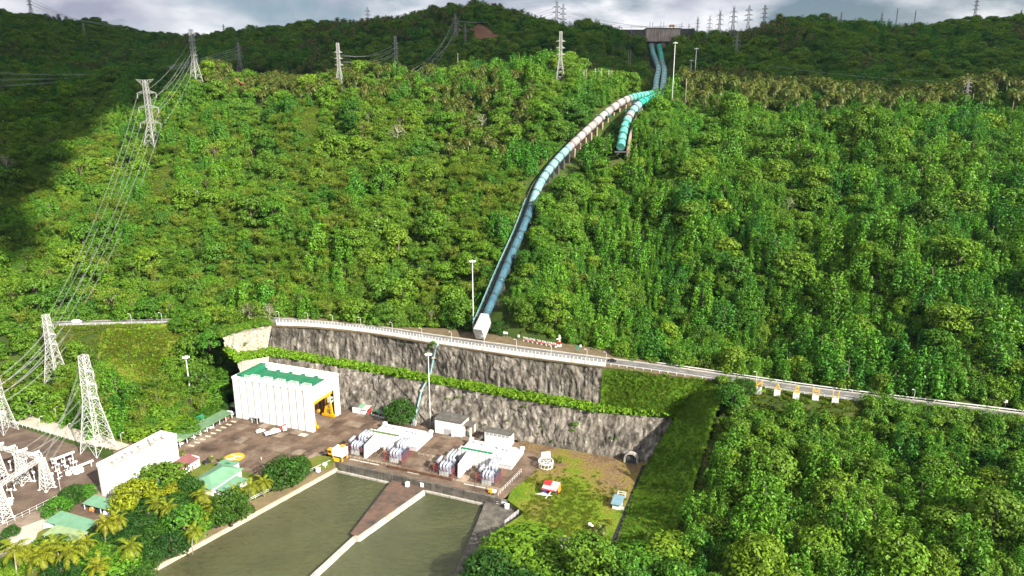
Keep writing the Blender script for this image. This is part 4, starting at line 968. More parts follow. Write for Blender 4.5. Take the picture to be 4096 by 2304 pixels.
def window(root, x, y, z, wd, h, face, matn='dark_glass'):
    """pane with a frame, on a wall facing -y ('f'), +x ('r')"""
    if face == 'f':
        p = MB().box(x-wd/2,x+wd/2,y-0.05,y-0.004,z,z+h).build('window', MAT[matn], root)
        m = MB(); m.box(x-wd/2-0.1,x+wd/2+0.1,y-0.16,y-0.003,z-0.12,z-0.004); m.box(x-0.05,x+0.05,y-0.09,y-0.052,z,z+h); m.build('frame', MAT['white_paint'], p)
    else:
        p = MB().box(x+0.004,x+0.05,y-wd/2,y+wd/2,z,z+h).build('window', MAT[matn], root)
        m = MB(); m.box(x+0.003,x+0.16,y-wd/2-0.1,y+wd/2+0.1,z-0.12,z-0.004); m.box(x+0.052,x+0.09,y-0.05,y+0.05,z,z+h); m.build('frame', MAT['white_paint'], p)

# ---- main hall
HL, HD, HH = 50.0, 24.2, 23.6
hall = site('powerhouse_hall', 0, 0, 'large white panelled hall with green roof and an open end, under the rock cut', 'building')
MB().box(-HL,-0.6,0.55,1.0,0,HH-1.2).build('front_wall', MAT['recess_shade_louvre_grey'], hall)  # recess behind the panels, its shadow put into the grey colour
np_ = 11; pw = HL/np_
for k in range(np_):
    x0 = -HL+k*pw; MB().box(x0+0.12,x0+pw-1.25 if k < np_-1 else x0+pw,0.0,0.548,0,HH-1.2).build('wall_panel', MAT['white_wall'], hall)
    if k < np_-1:
        m = MB()
        for e in (0.45, 0.85): m.box(x0+pw-1.25+e-0.12,x0+pw-1.25+e+0.05,0.25,0.549,0,HH-1.2)
        m.build('rib', MAT['white_wall'], hall)
MB().box(-HL,0,HD-1.0,HD,0,HH-1.2).build('back_wall', MAT['white_wall'], hall)
MB().box(-HL,-HL+0.8,1.0,HD-1.0,0,HH-1.2).build('end_wall', MAT['white_wall'], hall)
MB().box(-0.9,0,1.003,2.0,0,17.4).build('door_jamb', MAT['white_wall'], hall)
MB().box(-1.2,0,HD-3.6,HD-1.003,0,17.4).build('door_jamb', MAT['white_wall'], hall)
MB().box(-0.9,0,1.003,HD-1.003,17.4,HH-1.2).build('lintel', MAT['white_wall'], hall)
m = MB(); y = 2.0
m.box(-1.6,-0.93,2.0,HD-3.6,15.3,17.9)
for k in range(3): m.box(-0.928,-0.85,3.5+k*6.3,7.0+k*6.3,16.6,17.39)
m.build('door_valance', MAT['pale_green_steel'], hall)
par = MB(); par.box(-HL-0.15,0.15,-0.15,1.3,HH-1.2,HH); par.box(-HL-0.15,0.15,HD-1.3,HD+0.15,HH-1.2,HH); par.box(-HL-0.15,-HL+1.2,1.3,HD-1.3,HH-1.2,HH); par.box(-1.2,0.15,1.3,HD-1.3,HH-1.2,HH)
par.build('parapet', MAT['white_wall'], hall)
MB().box(-HL+0.8,-0.9,1.0,HD-1.0,HH-2.6,HH-1.5).build('roof', MAT['roof_green'], hall)
for side, y0, y1, yb in (('f',1.3,4.0,6.4),('b',HD-4.0,HD-1.3,HD-6.4)):
    wk = MB().box(-HL+5.0,-1.6,y0,y1,HH-1.5,HH-0.9).build('walkway', MAT['white_wall'], hall)
    ye = y1 if side == 'f' else y0; run = [(-HL+5.0,ye,HH-0.9)]
    for k in range(5):
        xa = -HL+8.5+k*8.3; ya, yb2 = sorted((ye+(0.003 if side == 'f' else -0.003), yb)); MB().box(xa,xa+4.6,ya,yb2,HH-1.5,HH-0.95).build('roof_vent_base', MAT['white_wall'], hall)
        run += [(xa,ye,HH-0.9),(xa,yb,HH-0.9),(xa+4.6,yb,HH-0.9),(xa+4.6,ye,HH-0.9)]
    run += [(-1.8,ye,HH-0.9)]
    m = MB()
    for a, b in zip(run, run[1:]):
        for h in (0.55, 1.1): m.bar((a[0],a[1],a[2]+h),(b[0],b[1],b[2]+h), 0.06)
        nn = max(1, round((Vector(b)-Vector(a)).length/1.6))
        for k in range(nn): p = Vector(a).lerp(Vector(b), k/nn); m.bar(p, p+Vector((0,0,1.1)), 0.06)
    m.build('roof_railing', MAT['white_paint'], hall)
m = MB().box(-HL+1.2,-HL+4.5,2.5,HD-3,HH-1.5,HH+0.6).build('stair_housing', MAT['roof_green'], hall)
cn = MB().box(-37.6,-33.6,-2.4,-0.02,3.0,3.3).build('door_canopy', MAT['grey_sheet'], hall); MB().box(-37.2,-34.2,-0.06,-0.004,0,2.95).build('service_door', MAT['dark_glass'], hall)
for x in (-37.4,-33.9): MB().box(x,x+0.2,-2.3,-2.1,0,2.998).build('canopy_post', MAT['white_paint'], hall)
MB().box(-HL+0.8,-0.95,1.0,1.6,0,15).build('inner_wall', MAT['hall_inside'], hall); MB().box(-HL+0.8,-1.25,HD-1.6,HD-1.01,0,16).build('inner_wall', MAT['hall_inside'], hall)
for k in range(8): MB().box(-4.5-k*6,-3.7-k*6,HD-2.4,HD-1.605,0,17).build('column', MAT['beige_column'], hall)
for y in (HD-3.5, HD-2.2): MB().box(-1.15,-0.95,y-0.25,y+0.25,0,15.2).build('door_track', MAT['beige_column'], hall)
MB().box(-HL+0.8,0,1.0,HD-1.0,-0.3,0.03).build('floor', MAT['yard_concrete'], hall)
# gantry crane standing in the doorway
gc = site('gantry_crane', -3.5, 12, 'yellow travelling gantry crane standing inside the open end of the hall', 'crane')
MB().box(-1.2,1.2,-9.6,9.2,13.0,15.2).build('bridge_girder', MAT['yellow_paint'], gc)
for y, s_ in ((-8.2,1),(7.4,-1)):
    m = MB(); m.obox((0,y,13.0),(-2.6,y+s_*0.6,1.6),1.0,1.2); m.obox((0,y,13.0),(1.8,y+s_*0.6,1.6),1.0,1.2); m.obox((-2.4,y+s_*0.5,4.8),(1.6,y+s_*0.5,4.8),0.6,0.6); m.build('leg', MAT['yellow_paint'], gc)
    t = MB().box(-4.4,3.4,y-0.7+s_*0.6,y+0.7+s_*0.6,0.35,1.6).build('end_truck', MAT['yellow_paint'], gc)
    for x in (-3.6,-2.0,1.4,2.8): MB().tube([(x,y+s_*0.6-0.5,0.45),(x,y+s_*0.6+0.5,0.45)],0.42,10).build('wheel', MAT['rusty'], t)
cb = MB().box(1.25,3.4,4.2,6.6,9.6,12.2).build('cab', MAT['cream'], gc); MB().box(3.41,3.46,4.5,6.3,10.6,11.9).build('cab_window', MAT['dark_glass'], cb)
MB().tube([(0,-2,12.9),(0,-2,8.0)],0.12,6).build('hoist_rope', MAT['rusty'], gc); MB().box(-0.6,0.6,-2.6,-1.4,6.6,8.0).build('hook_block', MAT['yellow_paint'], gc)
# rails and trench lines in the yard
for k, (u0, u1, w_) in enumerate(((1,30,1.6),(1,30,3.0),(1,62,20.6),(1,62,22.0))):
    o_ = MB().box(u0,u1,w_-0.09,w_+0.09,-0.02,0.06).build('crane_rail', MAT['rusty']); o_.location = SB(0,0); o_.rotation_euler = (0,0,SA)
    tag(o_, ('first','second','third','fourth')[k]+' steel crane rail counted from the channel, running from the hall along the yard', 'rail', 'crane rails in the yard')

# ---- two unit blocks: low roof, panelled wall, fire wall, transformers
def trafo(u, w_, label, s_=1):
    t = site('transformer', u, w_, label, 'transformer', 'transformer sets on the deck')
    MB().box(-2.4,2.6,1.6,8.2,0.6,4.2).build('tank', MAT['trafo_grey'], t); MB().box(-2.8,3.0,1.2,8.6,0,0.598).build('plinth', MAT['dark_concrete'], t)
    for k in range(6): MB().box(2.7+0.05,4.0,2.0+k*1.05,2.5+k*1.05,1.0,4.6).build('radiator_fin', MAT['trafo_dark'], t)
    c = MB().tube([(-3.6,1.0,5.9),(-3.6,5.4,6.3)],0.75,14).build('conservator', MAT['trafo_grey'], t)
    m = MB(); [m.bar((-3.6,y,0),(-3.6,y,5.4),0.12) for y in (1.6,4.8)]; m.build('stand', MAT['trafo_grey'], t)
    for k in range(3):
        x = -1.5+k*1.55
        MB().tube([(x,-0.2,2.6),(x,-0.2,5.0),(x+0.05,0.4,5.5),(x+0.2,3.0,5.7)],0.52,12).build('bus_duct', MAT['trafo_grey'], t)
        MB().tube([(x+0.7,5.2,4.3),(x+0.7,5.2,6.6),(x+0.75,5.9,7.2),(x+0.8,11.5,7.4)],0.55,12).build('bus_duct', MAT['trafo_grey'], t)
        m = MB()
        for dx in (-0.42,0.42):
            for dy in (-0.42,0.42): m.bar((x+dx,-0.2+dy,0),(x+dx,-0.2+dy,2.7),0.055)
        for z in (0.6,1.2,1.8,2.4):
            for dy in (-0.42,0.42): m.bar((x-0.42,-0.2+dy,z-0.6),(x+0.42,-0.2+dy,z),0.035)
        m.build('duct_stand', MAT['white_paint'], t)
    m = MB()
    for x in (-5.0,4.6):
        for y in (-0.6,4,9): m.bar((x,y,0),(x,y,4.4),0.07)
        for z in (1.2,3.0,4.4): m.bar((x,-0.6,z),(x,9,z),0.06)
    for z in (3.0,4.4): m.bar((-5,-0.6,z),(4.6,-0.6,z),0.06)
    m.build('sprinkler_frame', MAT['red_pipe'], t)
    m = MB(); [m.lathe([(0.35,4.2),(0.42,5.0),(0.2,5.2)],8,(x,7.2,0)) for x in (-1.2,0.4,2.0)]; m.build('bushing', MAT['insulator_grey'], t)
def unit(du, n, roofm, lab_a):
    b = site('transformer_building', du, 0, f'low white flat-roofed block with a panelled wall and {lab_a}', 'building', 'unit blocks on the deck')
    MB().box(31.5,59.5,1.1,18,0,2.0).build('low_roof', MAT['roof_pale'], b)
    MB().box(31.3,59.7,0.9,18.2,2.0,2.25).build('roof_slab', MAT['roof_pale'], b)
    for (x, y) in ((35,15.5),(40,14.5),(48,14.0),(51.5,13.6),(53.3,13.4),(50.5,7.0)): MB().lathe([(0.35,2.25),(0.35,2.7),(0.75,2.75),(0.8,3.05),(0.55,3.4),(0.0,3.5)],12,(x,y,0)).build('roof_vent', MAT['white_wall'], b)
    for (x, y) in ((32.2,17.2),(59.0,17.3)): MB().box(x-0.9,x+0.9,y-0.8,y+0.8,2.25,3.6).build('roof_hatch', MAT['white_wall'], b)
    MB().box(34,51.6,-1.6,0.85,0,7.2).build('wall_core', MAT['white_wall'], b)
    for k in range(10): MB().box(34.15+k*1.75,34.15+k*1.75+1.15,-1.95,-1.603,0,7.6).build('wall_panel', MAT['white_wall'], b)
    for k in range(10): MB().box(34.15+k*1.75,34.15+k*1.75+1.15,0.853,1.2,2.3,7.6).build('wall_panel', MAT['white_wall'], b)
    m = MB(); n_ = 8; vs = []
    for i in range(n_+1):
        t = i/n_; vs += [(35.0,-1.5+2.2*t,7.25+0.6*math.sin(math.pi*t)),(50.8,-1.5+2.2*t,7.25+0.6*math.sin(math.pi*t))]
    m.add(vs, [(2*i,2*i+1,2*i+3,2*i+2) for i in range(n_)]); m.add([vs[0],vs[1],vs[-1],vs[-2]], [(0,3,2,1)]); m.build('canopy_roof', MAT[roofm], b)
    fin = MB(); fin.add([(39.2,-1.96,0),(40.4,-1.96,0),(40.4,-13.6,0),(39.2,-13.6,0),(39.2,-1.96,7.7),(40.0,-1.96,7.7),(39.8,-13.0,6.3),(39.2,-13.0,6.3)], [(0,1,2,3),(4,7,6,5),(0,4,5,1),(1,5,6,2),(2,6,7,3),(3,7,4,0)]); fin.build('fire_wall', MAT['white_wall'], b)
    m = MB(); [m.cbox((41.3,-6.5+k*2.2,0.8),(0.6,1.6,0.5)) for k in range(2)]; m.build('equipment_shelf', MAT['white_wall'], b)
    for k in range(2): MB().box(43.2+k*2.4,44.6+k*2.4,-3.0,-2.2,0,1.7).build('fan_unit', MAT['white_wall'], b)
unit(0, 1, 'roof_moss', 'a faded moss-green curved roof'); unit(49.3, 2, 'roof_green', 'a bright green curved roof')
trafo(33.4,-12.0,'grey-blue transformer set left of the fire wall under the faded green roof'); trafo(54.8,-12.0,'grey-blue transformer set right of the fire wall under the faded green roof')
trafo(82.2,-14.6,'grey-blue transformer set left of the fire wall under the bright green roof'); trafo(103.2,-14.8,'grey-blue transformer set right of the fire wall under the bright green roof')
railing('deck_railing', [SB(30.5,-15.6),SB(60,-15.6)], 1.1, 2.4, 'cream', label='thin cream railing along the deck before the faded green roofed unit', group='deck railings')
railing('deck_railing', [SB(88,-17.0),SB(112,-17.2)], 1.1, 2.4, 'cream', label='thin cream railing along the deck before the bright green roofed unit', group='deck railings')
railing('deck_railing', [SB(111.5,-21.5),SB(114,0.5)], 2.0, 2.2, 'white_paint', label='white mesh railing along the right end of the deck', group='deck railings')
railing('deck_railing', [SB(62,-1.5),SB(80,-1.5)], 1.2, 2.4, 'cream', label='thin railing between the two flat-roofed unit blocks', group='deck railings')
# stacked stop-log frames on the deck
for k in range(7):
    f_ = site('stop_log_frame', 57.5+k*4.6, -17.2, ('first','second','third','fourth','fifth','sixth','seventh')[k]+' brown slatted frame from the left in the row on the deck edge', 'frame', 'slatted frames on the deck edge')
    for z in (0.15,0.6,1.05): MB().box(-1.8,1.8,-0.25,0.25,z,z+0.22).build('slat', MAT['rusty'], f_)
    for x in (-1.95,1.95): MB().box(x-0.14,x+0.14,-0.3,0.3,0,1.5).build('upright', MAT['rusty'], f_)
for k, (u, wd) in enumerate(((36,5),(41.5,5),(47,5),(68,6),(96,5),(101.5,5),(107,4.5))):
    o_ = MB().box(-wd/2,wd/2,-0.45,0.45,0,0.08).build('cover_plate', MAT['pale_concrete']); o_.location = SB(u,-17.6 if u > 60 else -16.9,0.0); o_.rotation_euler = (0,0,SA); tag(o_, ('pale trench cover plate below the faded green roofed unit' if u < 60 else 'pale trench cover plate beside the slatted frames' if u < 80 else 'pale trench cover plate below the bright green roofed unit'), 'plate', 'trench cover plates')
# draft-tube crane
dc = site('deck_crane', 29.2, -18.8, 'white and yellow portal crane at the left end of the deck', 'crane')
MB().box(-2.4,3.2,-2.2,2.4,2.6,5.9).build('machine_house', MAT['white_wall'], dc); MB().box(-2.5,3.3,-2.3,2.5,5.9,6.1).build('roof', MAT['white_wall'], dc)
c = MB().box(-4.6,-2.42,-2.6,-0.4,3.0,5.4).build('cab', MAT['yellow_paint'], dc); MB().box(-4.3,-2.8,-2.66,-2.603,4.1,5.0).build('cab_window', MAT['dark_glass'], c); MB().box(-4.9,-2.3,-2.9,-0.1,5.4,5.6).build('cab_roof', MAT['yellow_paint'], c)
MB().box(-2.0,1.2,-2.1,-1.5,1.6,2.6).build('winch', MAT['black_rubber'], dc)
for x, y in ((-2.0,-2.0),(2.6,-2.0),(-2.0,2.0),(2.6,2.0)):
    l_ = MB().obox((x,y,2.6),(x+(0.4 if x > 0 else -0.4),y,0.5),0.5,0.5).build('leg', MAT['yellow_paint'], dc); MB().tube([(x,y-0.3,0.4),(x,y+0.3,0.4)],0.4,10).build('wheel', MAT['yellow_paint'], l_)
MB().add([(-2.2,-2.9,0.3),(1.2,-2.9,0.3),(1.2,-2.2,1.9),(-2.2,-2.2,1.9),(-2.2,-2.0,0.3),(1.2,-2.0,0.3)], [(0,1,2,3),(0,3,4),(1,5,2),(0,4,5,1),(2,5,4,3)]).build('apron_plate', MAT['yellow_paint'], dc)
MB().box(0.6,2.6,0.2,1.6,6.9,7.3).build('top_hoist', MAT['yellow_paint'], dc); m = MB(); [m.bar((x,y,6.1),(x,y,6.9),0.08) for x in (0.8,2.4) for y in (0.4,1.4)]; m.build('hoist_frame', MAT['yellow_paint'], dc)
# ---- annex buildings at the cliff foot
an = site('annex_building', 58.6, 22.4, 'white annex with dark flat roof and a grey roller door, below the floodlight mast', 'building')
wall_shell(an, 0,15,0,8.6,7.6,'white_wall'); MB().box(-0.4,15.4,-0.4,9.0,7.6,8.0).build('roof', MAT['roof_dark'], an); MB().box(5.2,9.2,-0.06,-0.004,0,3.2).build('roller_door', MAT['grey_sheet'], an)
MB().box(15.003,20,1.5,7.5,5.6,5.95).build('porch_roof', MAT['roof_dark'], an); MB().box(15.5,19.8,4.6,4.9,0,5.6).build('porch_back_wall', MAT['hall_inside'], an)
for x, y in ((19.2,2.0),(19.2,7.0),(15.6,1.9)): MB().box(x-0.35,x+0.35,y-0.35,y+0.35,0,5.598).build('porch_column', MAT['white_wall'], an)
MB().box(16.2,18.4,3.2,4.5,0,2.2).build('valve', MAT['pale_green_steel'], an); MB().bar((8,4,8),(8,4,13),0.06).build('antenna', MAT['steel_grey'], an); MB().box(9.9,10.8,-1.2,-0.003,0,1.9).build('door_lobby', MAT['white_wall'], an)
a2 = site('switch_house', 86.5, 22.0, 'narrow white switch house with a row of louvres under its dark roof', 'building')
wall_shell(a2, 0,14,0,4.4,6.0,'white_wall'); MB().box(-0.4,14.4,-0.4,4.8,6.0,6.35).build('roof', MAT['roof_dark'], a2)
for k in range(6):
    l_ = MB().box(0.7+k*2.15,2.3+k*2.15,-0.08,-0.004,4.2,5.5).build('louvre', MAT['recess_shade_louvre_grey'], a2)
    m = MB(); [m.box(0.7+k*2.15,2.3+k*2.15,-0.16,-0.082,4.3+j*0.3,4.42+j*0.3) for j in range(4)]; m.build('slat', MAT['grey_sheet'], l_)
st = site('steel_stairs', 82.5, 20.5, 'grey steel stairs between the annex and the switch house', 'stairs'); m = MB()
for k in range(10): m.box(k*0.32,k*0.32+0.4,0,1.2,0.3*k,0.3*k+0.08)
m.build('steps', MAT['steel_grey'], st); m = MB(); [m.bar((0,y,0.9),(3.2,y,3.9),0.05) for y in (0,1.2)]; [m.bar((k*0.8,y,0.3*k*2.5),(k*0.8,y,0.9+k*0.75),0.05) for k in range(5) for y in (0,1.2)]; m.build('handrail', MAT['steel_grey'], st)
# sheds near the hall
sh = site('storage_shed', 5.0, 28.0, 'white container shed with patched metal roof and a red sheet beside the hall', 'shed')
MB().box(0,8,0,3,0,2.8).build('container', MAT['white_wall'], sh); slope_slab(-0.5,3,0.5,5,3.1,3.9).build('roof_sheet', MAT['roof_dark'], sh); slope_slab(3.05,6,0.5,5,3.1,3.95).build('roof_sheet', MAT['roof_sage'], sh); slope_slab(6.05,9.8,-0.6,4.4,3.0,3.8).build('roof_sheet', MAT['grey_sheet'], sh); slope_slab(9.7,11.0,-0.4,2.5,1.2,2.9).build('red_sheet', MAT['red_paint'], sh)
for x, y in ((9.6,-0.4),(9.6,4.2),(6.2,-0.4),(0.2,4.8)): MB().box(x-0.08,x+0.08,y-0.08,y+0.08,0,2.95).build('post', MAT['steel_grey'], sh)
for k in range(2):
    h = site('open_hut', 17.2+k*4.8, 28.0-k*0.7, ('larger' if k == 0 else 'smaller')+' open hut with green pitched roof near the dark round tree', 'hut', 'open huts'); s_ = 1-0.12*k; h.scale = (s_,)*3
    m = gable(MB(), 0,4.6,0,3.4,2.3,3.3,'y'); m.build('roof', MAT['roof_olive'], h)
    for x, y in ((0,0),(4.6,0),(0,3.4),(4.6,3.4)): MB().box(x-0.09,x+0.09,y-0.09,y+0.09,0,2.35).build('post', MAT['white_paint'], h)
    MB().box(0.3,4.3,0.2,0.35,0,0.9).build('half_wall', MAT['white_paint'], h); MB().box(0.6,4.0,1.2,2.2,0.4,0.8).build('table', MAT['cream'], h)
# ---- floodlight masts
def flood_mast(base, H, label, group='floodlight masts', r=0.32):
    t = empty('floodlight_mast', base, random.random(), label, 'mast', group)
    MB().tube([(0,0,-0.3),(0,0,H*0.5),(0,0,H)], [r,r*0.75,r*0.5], 10).build('pole', MAT['white_paint'], t)
    MB().lathe([(0.2,H-0.25),(1.15,H-0.2),(1.15,H),(0.2,H+0.05)],12).build('head_frame', MAT['white_paint'], t)
    for k in range(8):
        a = k*0.785; fl_ = MB().cbox((1.5*math.cos(a),1.5*math.sin(a),H-0.05),(0.75,0.75,0.45)).build('floodlight', MAT['white_paint'], t); MB().cbox((1.5*math.cos(a),1.5*math.sin(a),H-0.3),(0.6,0.6,0.04)).build('lens', MAT['dark_glass'], fl_)
    MB().box(-0.35,0.35,-0.35,0.35,H+0.05,H+0.7).build('hoist_cap', MAT['white_paint'], t)
flood_mast(G(770,1640), 31.0, 'white floodlight mast rising from the trees left of the hall'); flood_mast(G(1722,1705), 40.0, 'white floodlight mast in front of the rock cut')
def mast_px(px, py, ptop, Y, label):
    b = AY(px, py, Y); z = min(b[2], ground(b[0], b[1])); flood_mast((b[0], b[1], z), AY(px, ptop, Y)[2]-z, label)
mast_px(1893, 1285, 1045, 366, 'tall white floodlight mast beside the foot of the long penstock')
mast_px(2690, 368, 172, 590, 'tall white floodlight mast at the penstock bend'); mast_px(2780, 290, 195, 640, 'white floodlight mast behind the palm crest'); mast_px(2762, 298, 242, 660, 'shorter floodlight mast behind the palm crest, left of the taller one')
bx = site('control_cabinet', 44.8, 26.0, 'grey control cabinet beside the floodlight mast', 'cabinet'); MB().box(-0.8,0.8,-0.6,0.6,0.5,3.0).build('housing', MAT['grey_sheet'], bx); MB().box(-0.5,0.5,-0.4,0.4,0,0.498).build('plinth', MAT['white_wall'], bx)
# ---- helipad marking, painted on the slabs
hp = SB(-18.9,-35.4); n_ = 40
hd = MB().add([(4.7*math.cos(2*math.pi*k/n_),4.7*math.sin(2*math.pi*k/n_),0.0) for k in range(n_)], [tuple(range(n_))]).build('helipad_marking', MAT['yellow_paint']); hd.location = (hp[0],hp[1],0.03); hd.rotation_euler = (0,0,SA+R(8)); tag(hd, 'yellow helipad circle with a white H on the brown yard', 'helipad')
m = MB(); 
for x in (-1.7,1.7): m.add([(x-0.42,-2.9,0.01),(x+0.42,-2.9,0.01),(x+0.42,2.9,0.01),(x-0.42,2.9,0.01)], [(0,1,2,3)])
m.add([(-1.28,-0.42,0.01),(1.28,-0.42,0.01),(1.28,0.42,0.01),(-1.28,0.42,0.01)], [(0,1,2,3)]); ho = m.build('letter_h', MAT['white_paint'], hd); ho.rotation_euler = (0,0,R(90))
# parking bay marks and pale slabs
for k in range(9):
    o_ = MB().box(-1.6,1.6,-0.55,0.55,0,0.01).build('bay_marking', MAT['cream']); o_.location = SB(-47.4,-33.5+k*3.6,0.012); o_.rotation_euler = (0,0,SA); o_.parent = yard
for (u, w_) in ((-20.5,-4.2),(-3.2,-4.0)):
    o_ = MB().box(-2.2,2.2,-1.5,1.5,0,0.01).build('pale_patch', MAT['cream']); o_.location = SB(u,w_,0.012); o_.rotation_euler = (0,0,SA); o_.parent = yard

# ---- carports
def carport(u, w_, lx, ly, h0, h1, matn, label, n=5, rz=0.0, patch=None):
    c = site('carport', u, w_, label, 'carport', 'carports', rz); slope_slab(0,lx,0,ly,h0,h1,0.15,'x').build('roof', MAT[matn], c)
    for k in range(n):
        for x in (0.4, lx-0.4): y = 0.5+(ly-1)*k/(n-1); MB().box(x-0.12,x+0.12,y-0.12,y+0.12,0,h0+(h1-h0)*x/lx-0.15).build('post', MAT['white_paint'], c)
    if patch: slope_slab(patch[0],patch[1],patch[2],patch[3],h0+(h1-h0)*patch[0]/lx+0.02,h0+(h1-h0)*patch[1]/lx+0.02,0.02,'x').build('roof_patch', MAT['roof_pale_green'], c)
    return c
carport(-58.0,-37,7.0,36,3.6,2.9,'roof_olive','long olive-green carport along the left side of the yard',9,patch=(4,7,0,3))
carport(-60.0,4.5,6.0,15,3.4,3.0,'roof_olive','short green carport behind the hall corner',4,patch=(0.5,5.6,0,6))
gh = site('guard_house', -64.5, -15, 'small white house with bright green roof behind the long carport', 'house'); MB().box(0,4,0,4,0,2.8).build('wall', MAT['white_wall'], gh); gable(MB(),0,4,0,4,2.8,4.6,'y').build('roof', MAT['roof_green'], gh)
# ---- office block with dishes
ad = site('office_block', -48, -82, 'tall white flat-roofed office block with dishes on its roof, beside the substation', 'building')
MB().box(0,9.4,0,33,0,13.6).build('core', MAT['white_wall'], ad)
pr = MB(); pr.box(-0.2,9.6,-0.2,0.5,13.6,15.2); pr.box(-0.2,9.6,32.5,33.2,13.6,15.2); pr.box(-0.2,0.5,0.5,32.5,13.6,15.2); pr.box(8.9,9.6,0.5,32.5,13.6,15.2); pr.build('parapet', MAT['white_wall'], ad)
MB().box(0.5,8.9,0.5,32.5,13.6,13.75).build('roof', MAT['pale_concrete'], ad)
for k in range(9): MB().box(9.403,9.62,0.4+k*3.65,1.0+k*3.65,0,13.6).build('pilaster', MAT['white_wall'], ad)
for k in range(8):
    for z in (4.6,9.2): MB().box(9.403,9.5,0.99+k*3.65,4.02+k*3.65,z,z+0.25).build('ledge', MAT['white_wall'], ad)
for k in range(3): MB().box(0.8+k*3.0,1.3+k*3.0,-0.22,-0.003,0,13.6).build('pilaster', MAT['white_wall'], ad)
for k, (x, y, s_) in enumerate(((4.5,27,1.0),(6.8,29,0.8),(3.0,24,0.7),(6.0,22,0.9),(4.0,18,0.7),(3.5,12,0.8))):
    t = empty('satellite_dish', SB(-48+x,-82+y,13.75), SA+k, ('largest','second','third','fourth','fifth','sixth')[k]+' white dish on the office block roof, counted from its far end', 'dish', 'dishes on the office roof')
    m = MB(); pf = [(0.0,0.0),(0.5*s_,0.06),(1.0*s_,0.22),(1.35*s_,0.45)]; m.lathe(pf,14); m.lathe(pf[::-1],14,(0,0,-0.03)); o_ = m.build('reflector', MAT['white_wall'], t); o_.location = (0,0,1.7); o_.rotation_euler = (R(55),0,0)
    MB().tube([(0,0,0),(0,0,1.7)],0.09,6).build('stand', MAT['steel_grey'], t)
for k in range(5):
    o_ = MB().box(-0.7,0.7,-0.9,0.9,0,1.1).build('air_conditioner', MAT['grey_sheet']); o_.location = SB(-44-0.5*(k%2),-77+k*2.4,13.75); o_.rotation_euler = (0,0,SA); tag(o_, ('first','second','third','fourth','fifth')[k]+' grey air conditioner from the near end of the office roof', 'air conditioner', 'air conditioners on the office roof')
# ---- houses before the helipad
rh = site('red_roofed_house', -34.3, -58, 'small white house with maroon roof next to the office block', 'house'); wall_shell(rh, 0,6,0,11,3.6,'white_wall'); slope_slab(-0.4,6.2,-0.4,11.4,5.0,3.7,0.2,'x').build('roof', MAT['roof_maroon'], rh); MB().box(0,6,10.72,10.98,3.6,4.6).build('gable_wall', MAT['white_wall'], rh)
for y in (1.5,4.5,8.5): window(rh, 6.0, y, 1.3, 0.9, 1.2, 'r')
MB().box(6.004,6.06,6.2,7.1,0,2.2).build('door', MAT['rusty'], rh)
go = site('green_roofed_office', -15, -65.5, 'white office with large sage-green hip roof near the channel', 'building'); wall_shell(go, 0,12,0,17.5,3.6,'white_wall')
v = [(-0.8,-0.8,3.7),(12.8,-0.8,3.7),(12.8,18.3,3.7),(-0.8,18.3,3.7),(6,5.5,6.3),(6,12.5,6.3)]; MB().add(v+[(p[0],p[1],3.5) for p in v[:4]], [(0,1,4),(1,2,5,4),(2,3,5),(3,0,4,5),(0,6,7,1),(1,7,8,2),(2,8,9,3),(3,9,6,0),(9,8,7,6)]).build('roof', MAT['roof_sage'], go)
slope_slab(12.9,19.5,1.0,13.5,2.9,2.4,0.15,'x').build('lean_to_roof', MAT['roof_sage'], go); MB().box(13.4,19.0,1.5,13.0,0,2.3).build('lean_to', MAT['white_wall'], go)
for y in (3,6,9,12): window(go, 19.0, y-1, 0.9, 1.3, 1.1, 'r')
for k in range(4): window(go, 12.0, 3+k*3.8, 2.95, 2.2, 0.5, 'r')
slope_slab(-3,6,18.4,23.5,3.4,2.8,0.15,'y').build('rear_roof', MAT['roof_sage'], go); MB().box(-2.6,5.6,18.6,23.0,0,2.6).build('rear_wing', MAT['white_wall'], go); slope_slab(0.5,3,19.4,21.0,3.34,3.15,0.05,'y').build('roof_hatch', MAT['roof_green'], go)
ls = site('lean_to_shed', -30.5, -75.5, 'low dark green roof half hidden by the golden tree', 'shed'); slope_slab(0,9,0,7,2.6,3.2).build('roof', MAT['roof_green'], ls); MB().box(0.3,8.7,0.4,6.7,0,2.5).build('wall', MAT['white_wall'], ls)
# ---- carports and paved court at lower left
def px_carport(px0, py0, px1, py1, depth, h, matn, label, n=5):
    a, b = Vector(G(px0,py0,h)), Vector(G(px1,py1,h)); d = b-a; L_ = d.length; rz = math.atan2(d.y,d.x); c = empty('carport', (a.x,a.y,0), rz, label, 'carport', 'carports')
    slope_slab(0,L_,0,depth,h,h+0.7,0.15,'y').build('roof', MAT[matn], c)
    for k in range(n):
        for y in (0.5, depth-0.5): x = 0.4+(L_-0.8)*k/(n-1); MB().box(x-0.12,x+0.12,y-0.12,y+0.12,0,h+0.7*y/depth-0.15).build('post', MAT['white_paint'], c)
    return c
px_carport(328,2014,465,2050,6.0,2.9,'roof_sage','sage-green carport with arched end facing the small paved court')
px_carport(178,2086,330,2131,7.0,2.9,'roof_sage','sage-green carport, upper of the twin roofs at lower left'); px_carport(168,2140,300,2170,6.0,2.5,'roof_pale_green','pale green carport, lower of the twin roofs at lower left')
sheet('paved_court', [(260,2040),(330,2005),(480,2060),(430,2110),(330,2120),(260,2090)], 0.0, 'yard_concrete', 0.4); sheet('paved_drive', [(0,2140),(60,2100),(190,2040),(230,2060),(200,2100),(150,2130),(140,2170),(80,2200),(0,2230)], -0.01, 'pale_paving', 0.4)
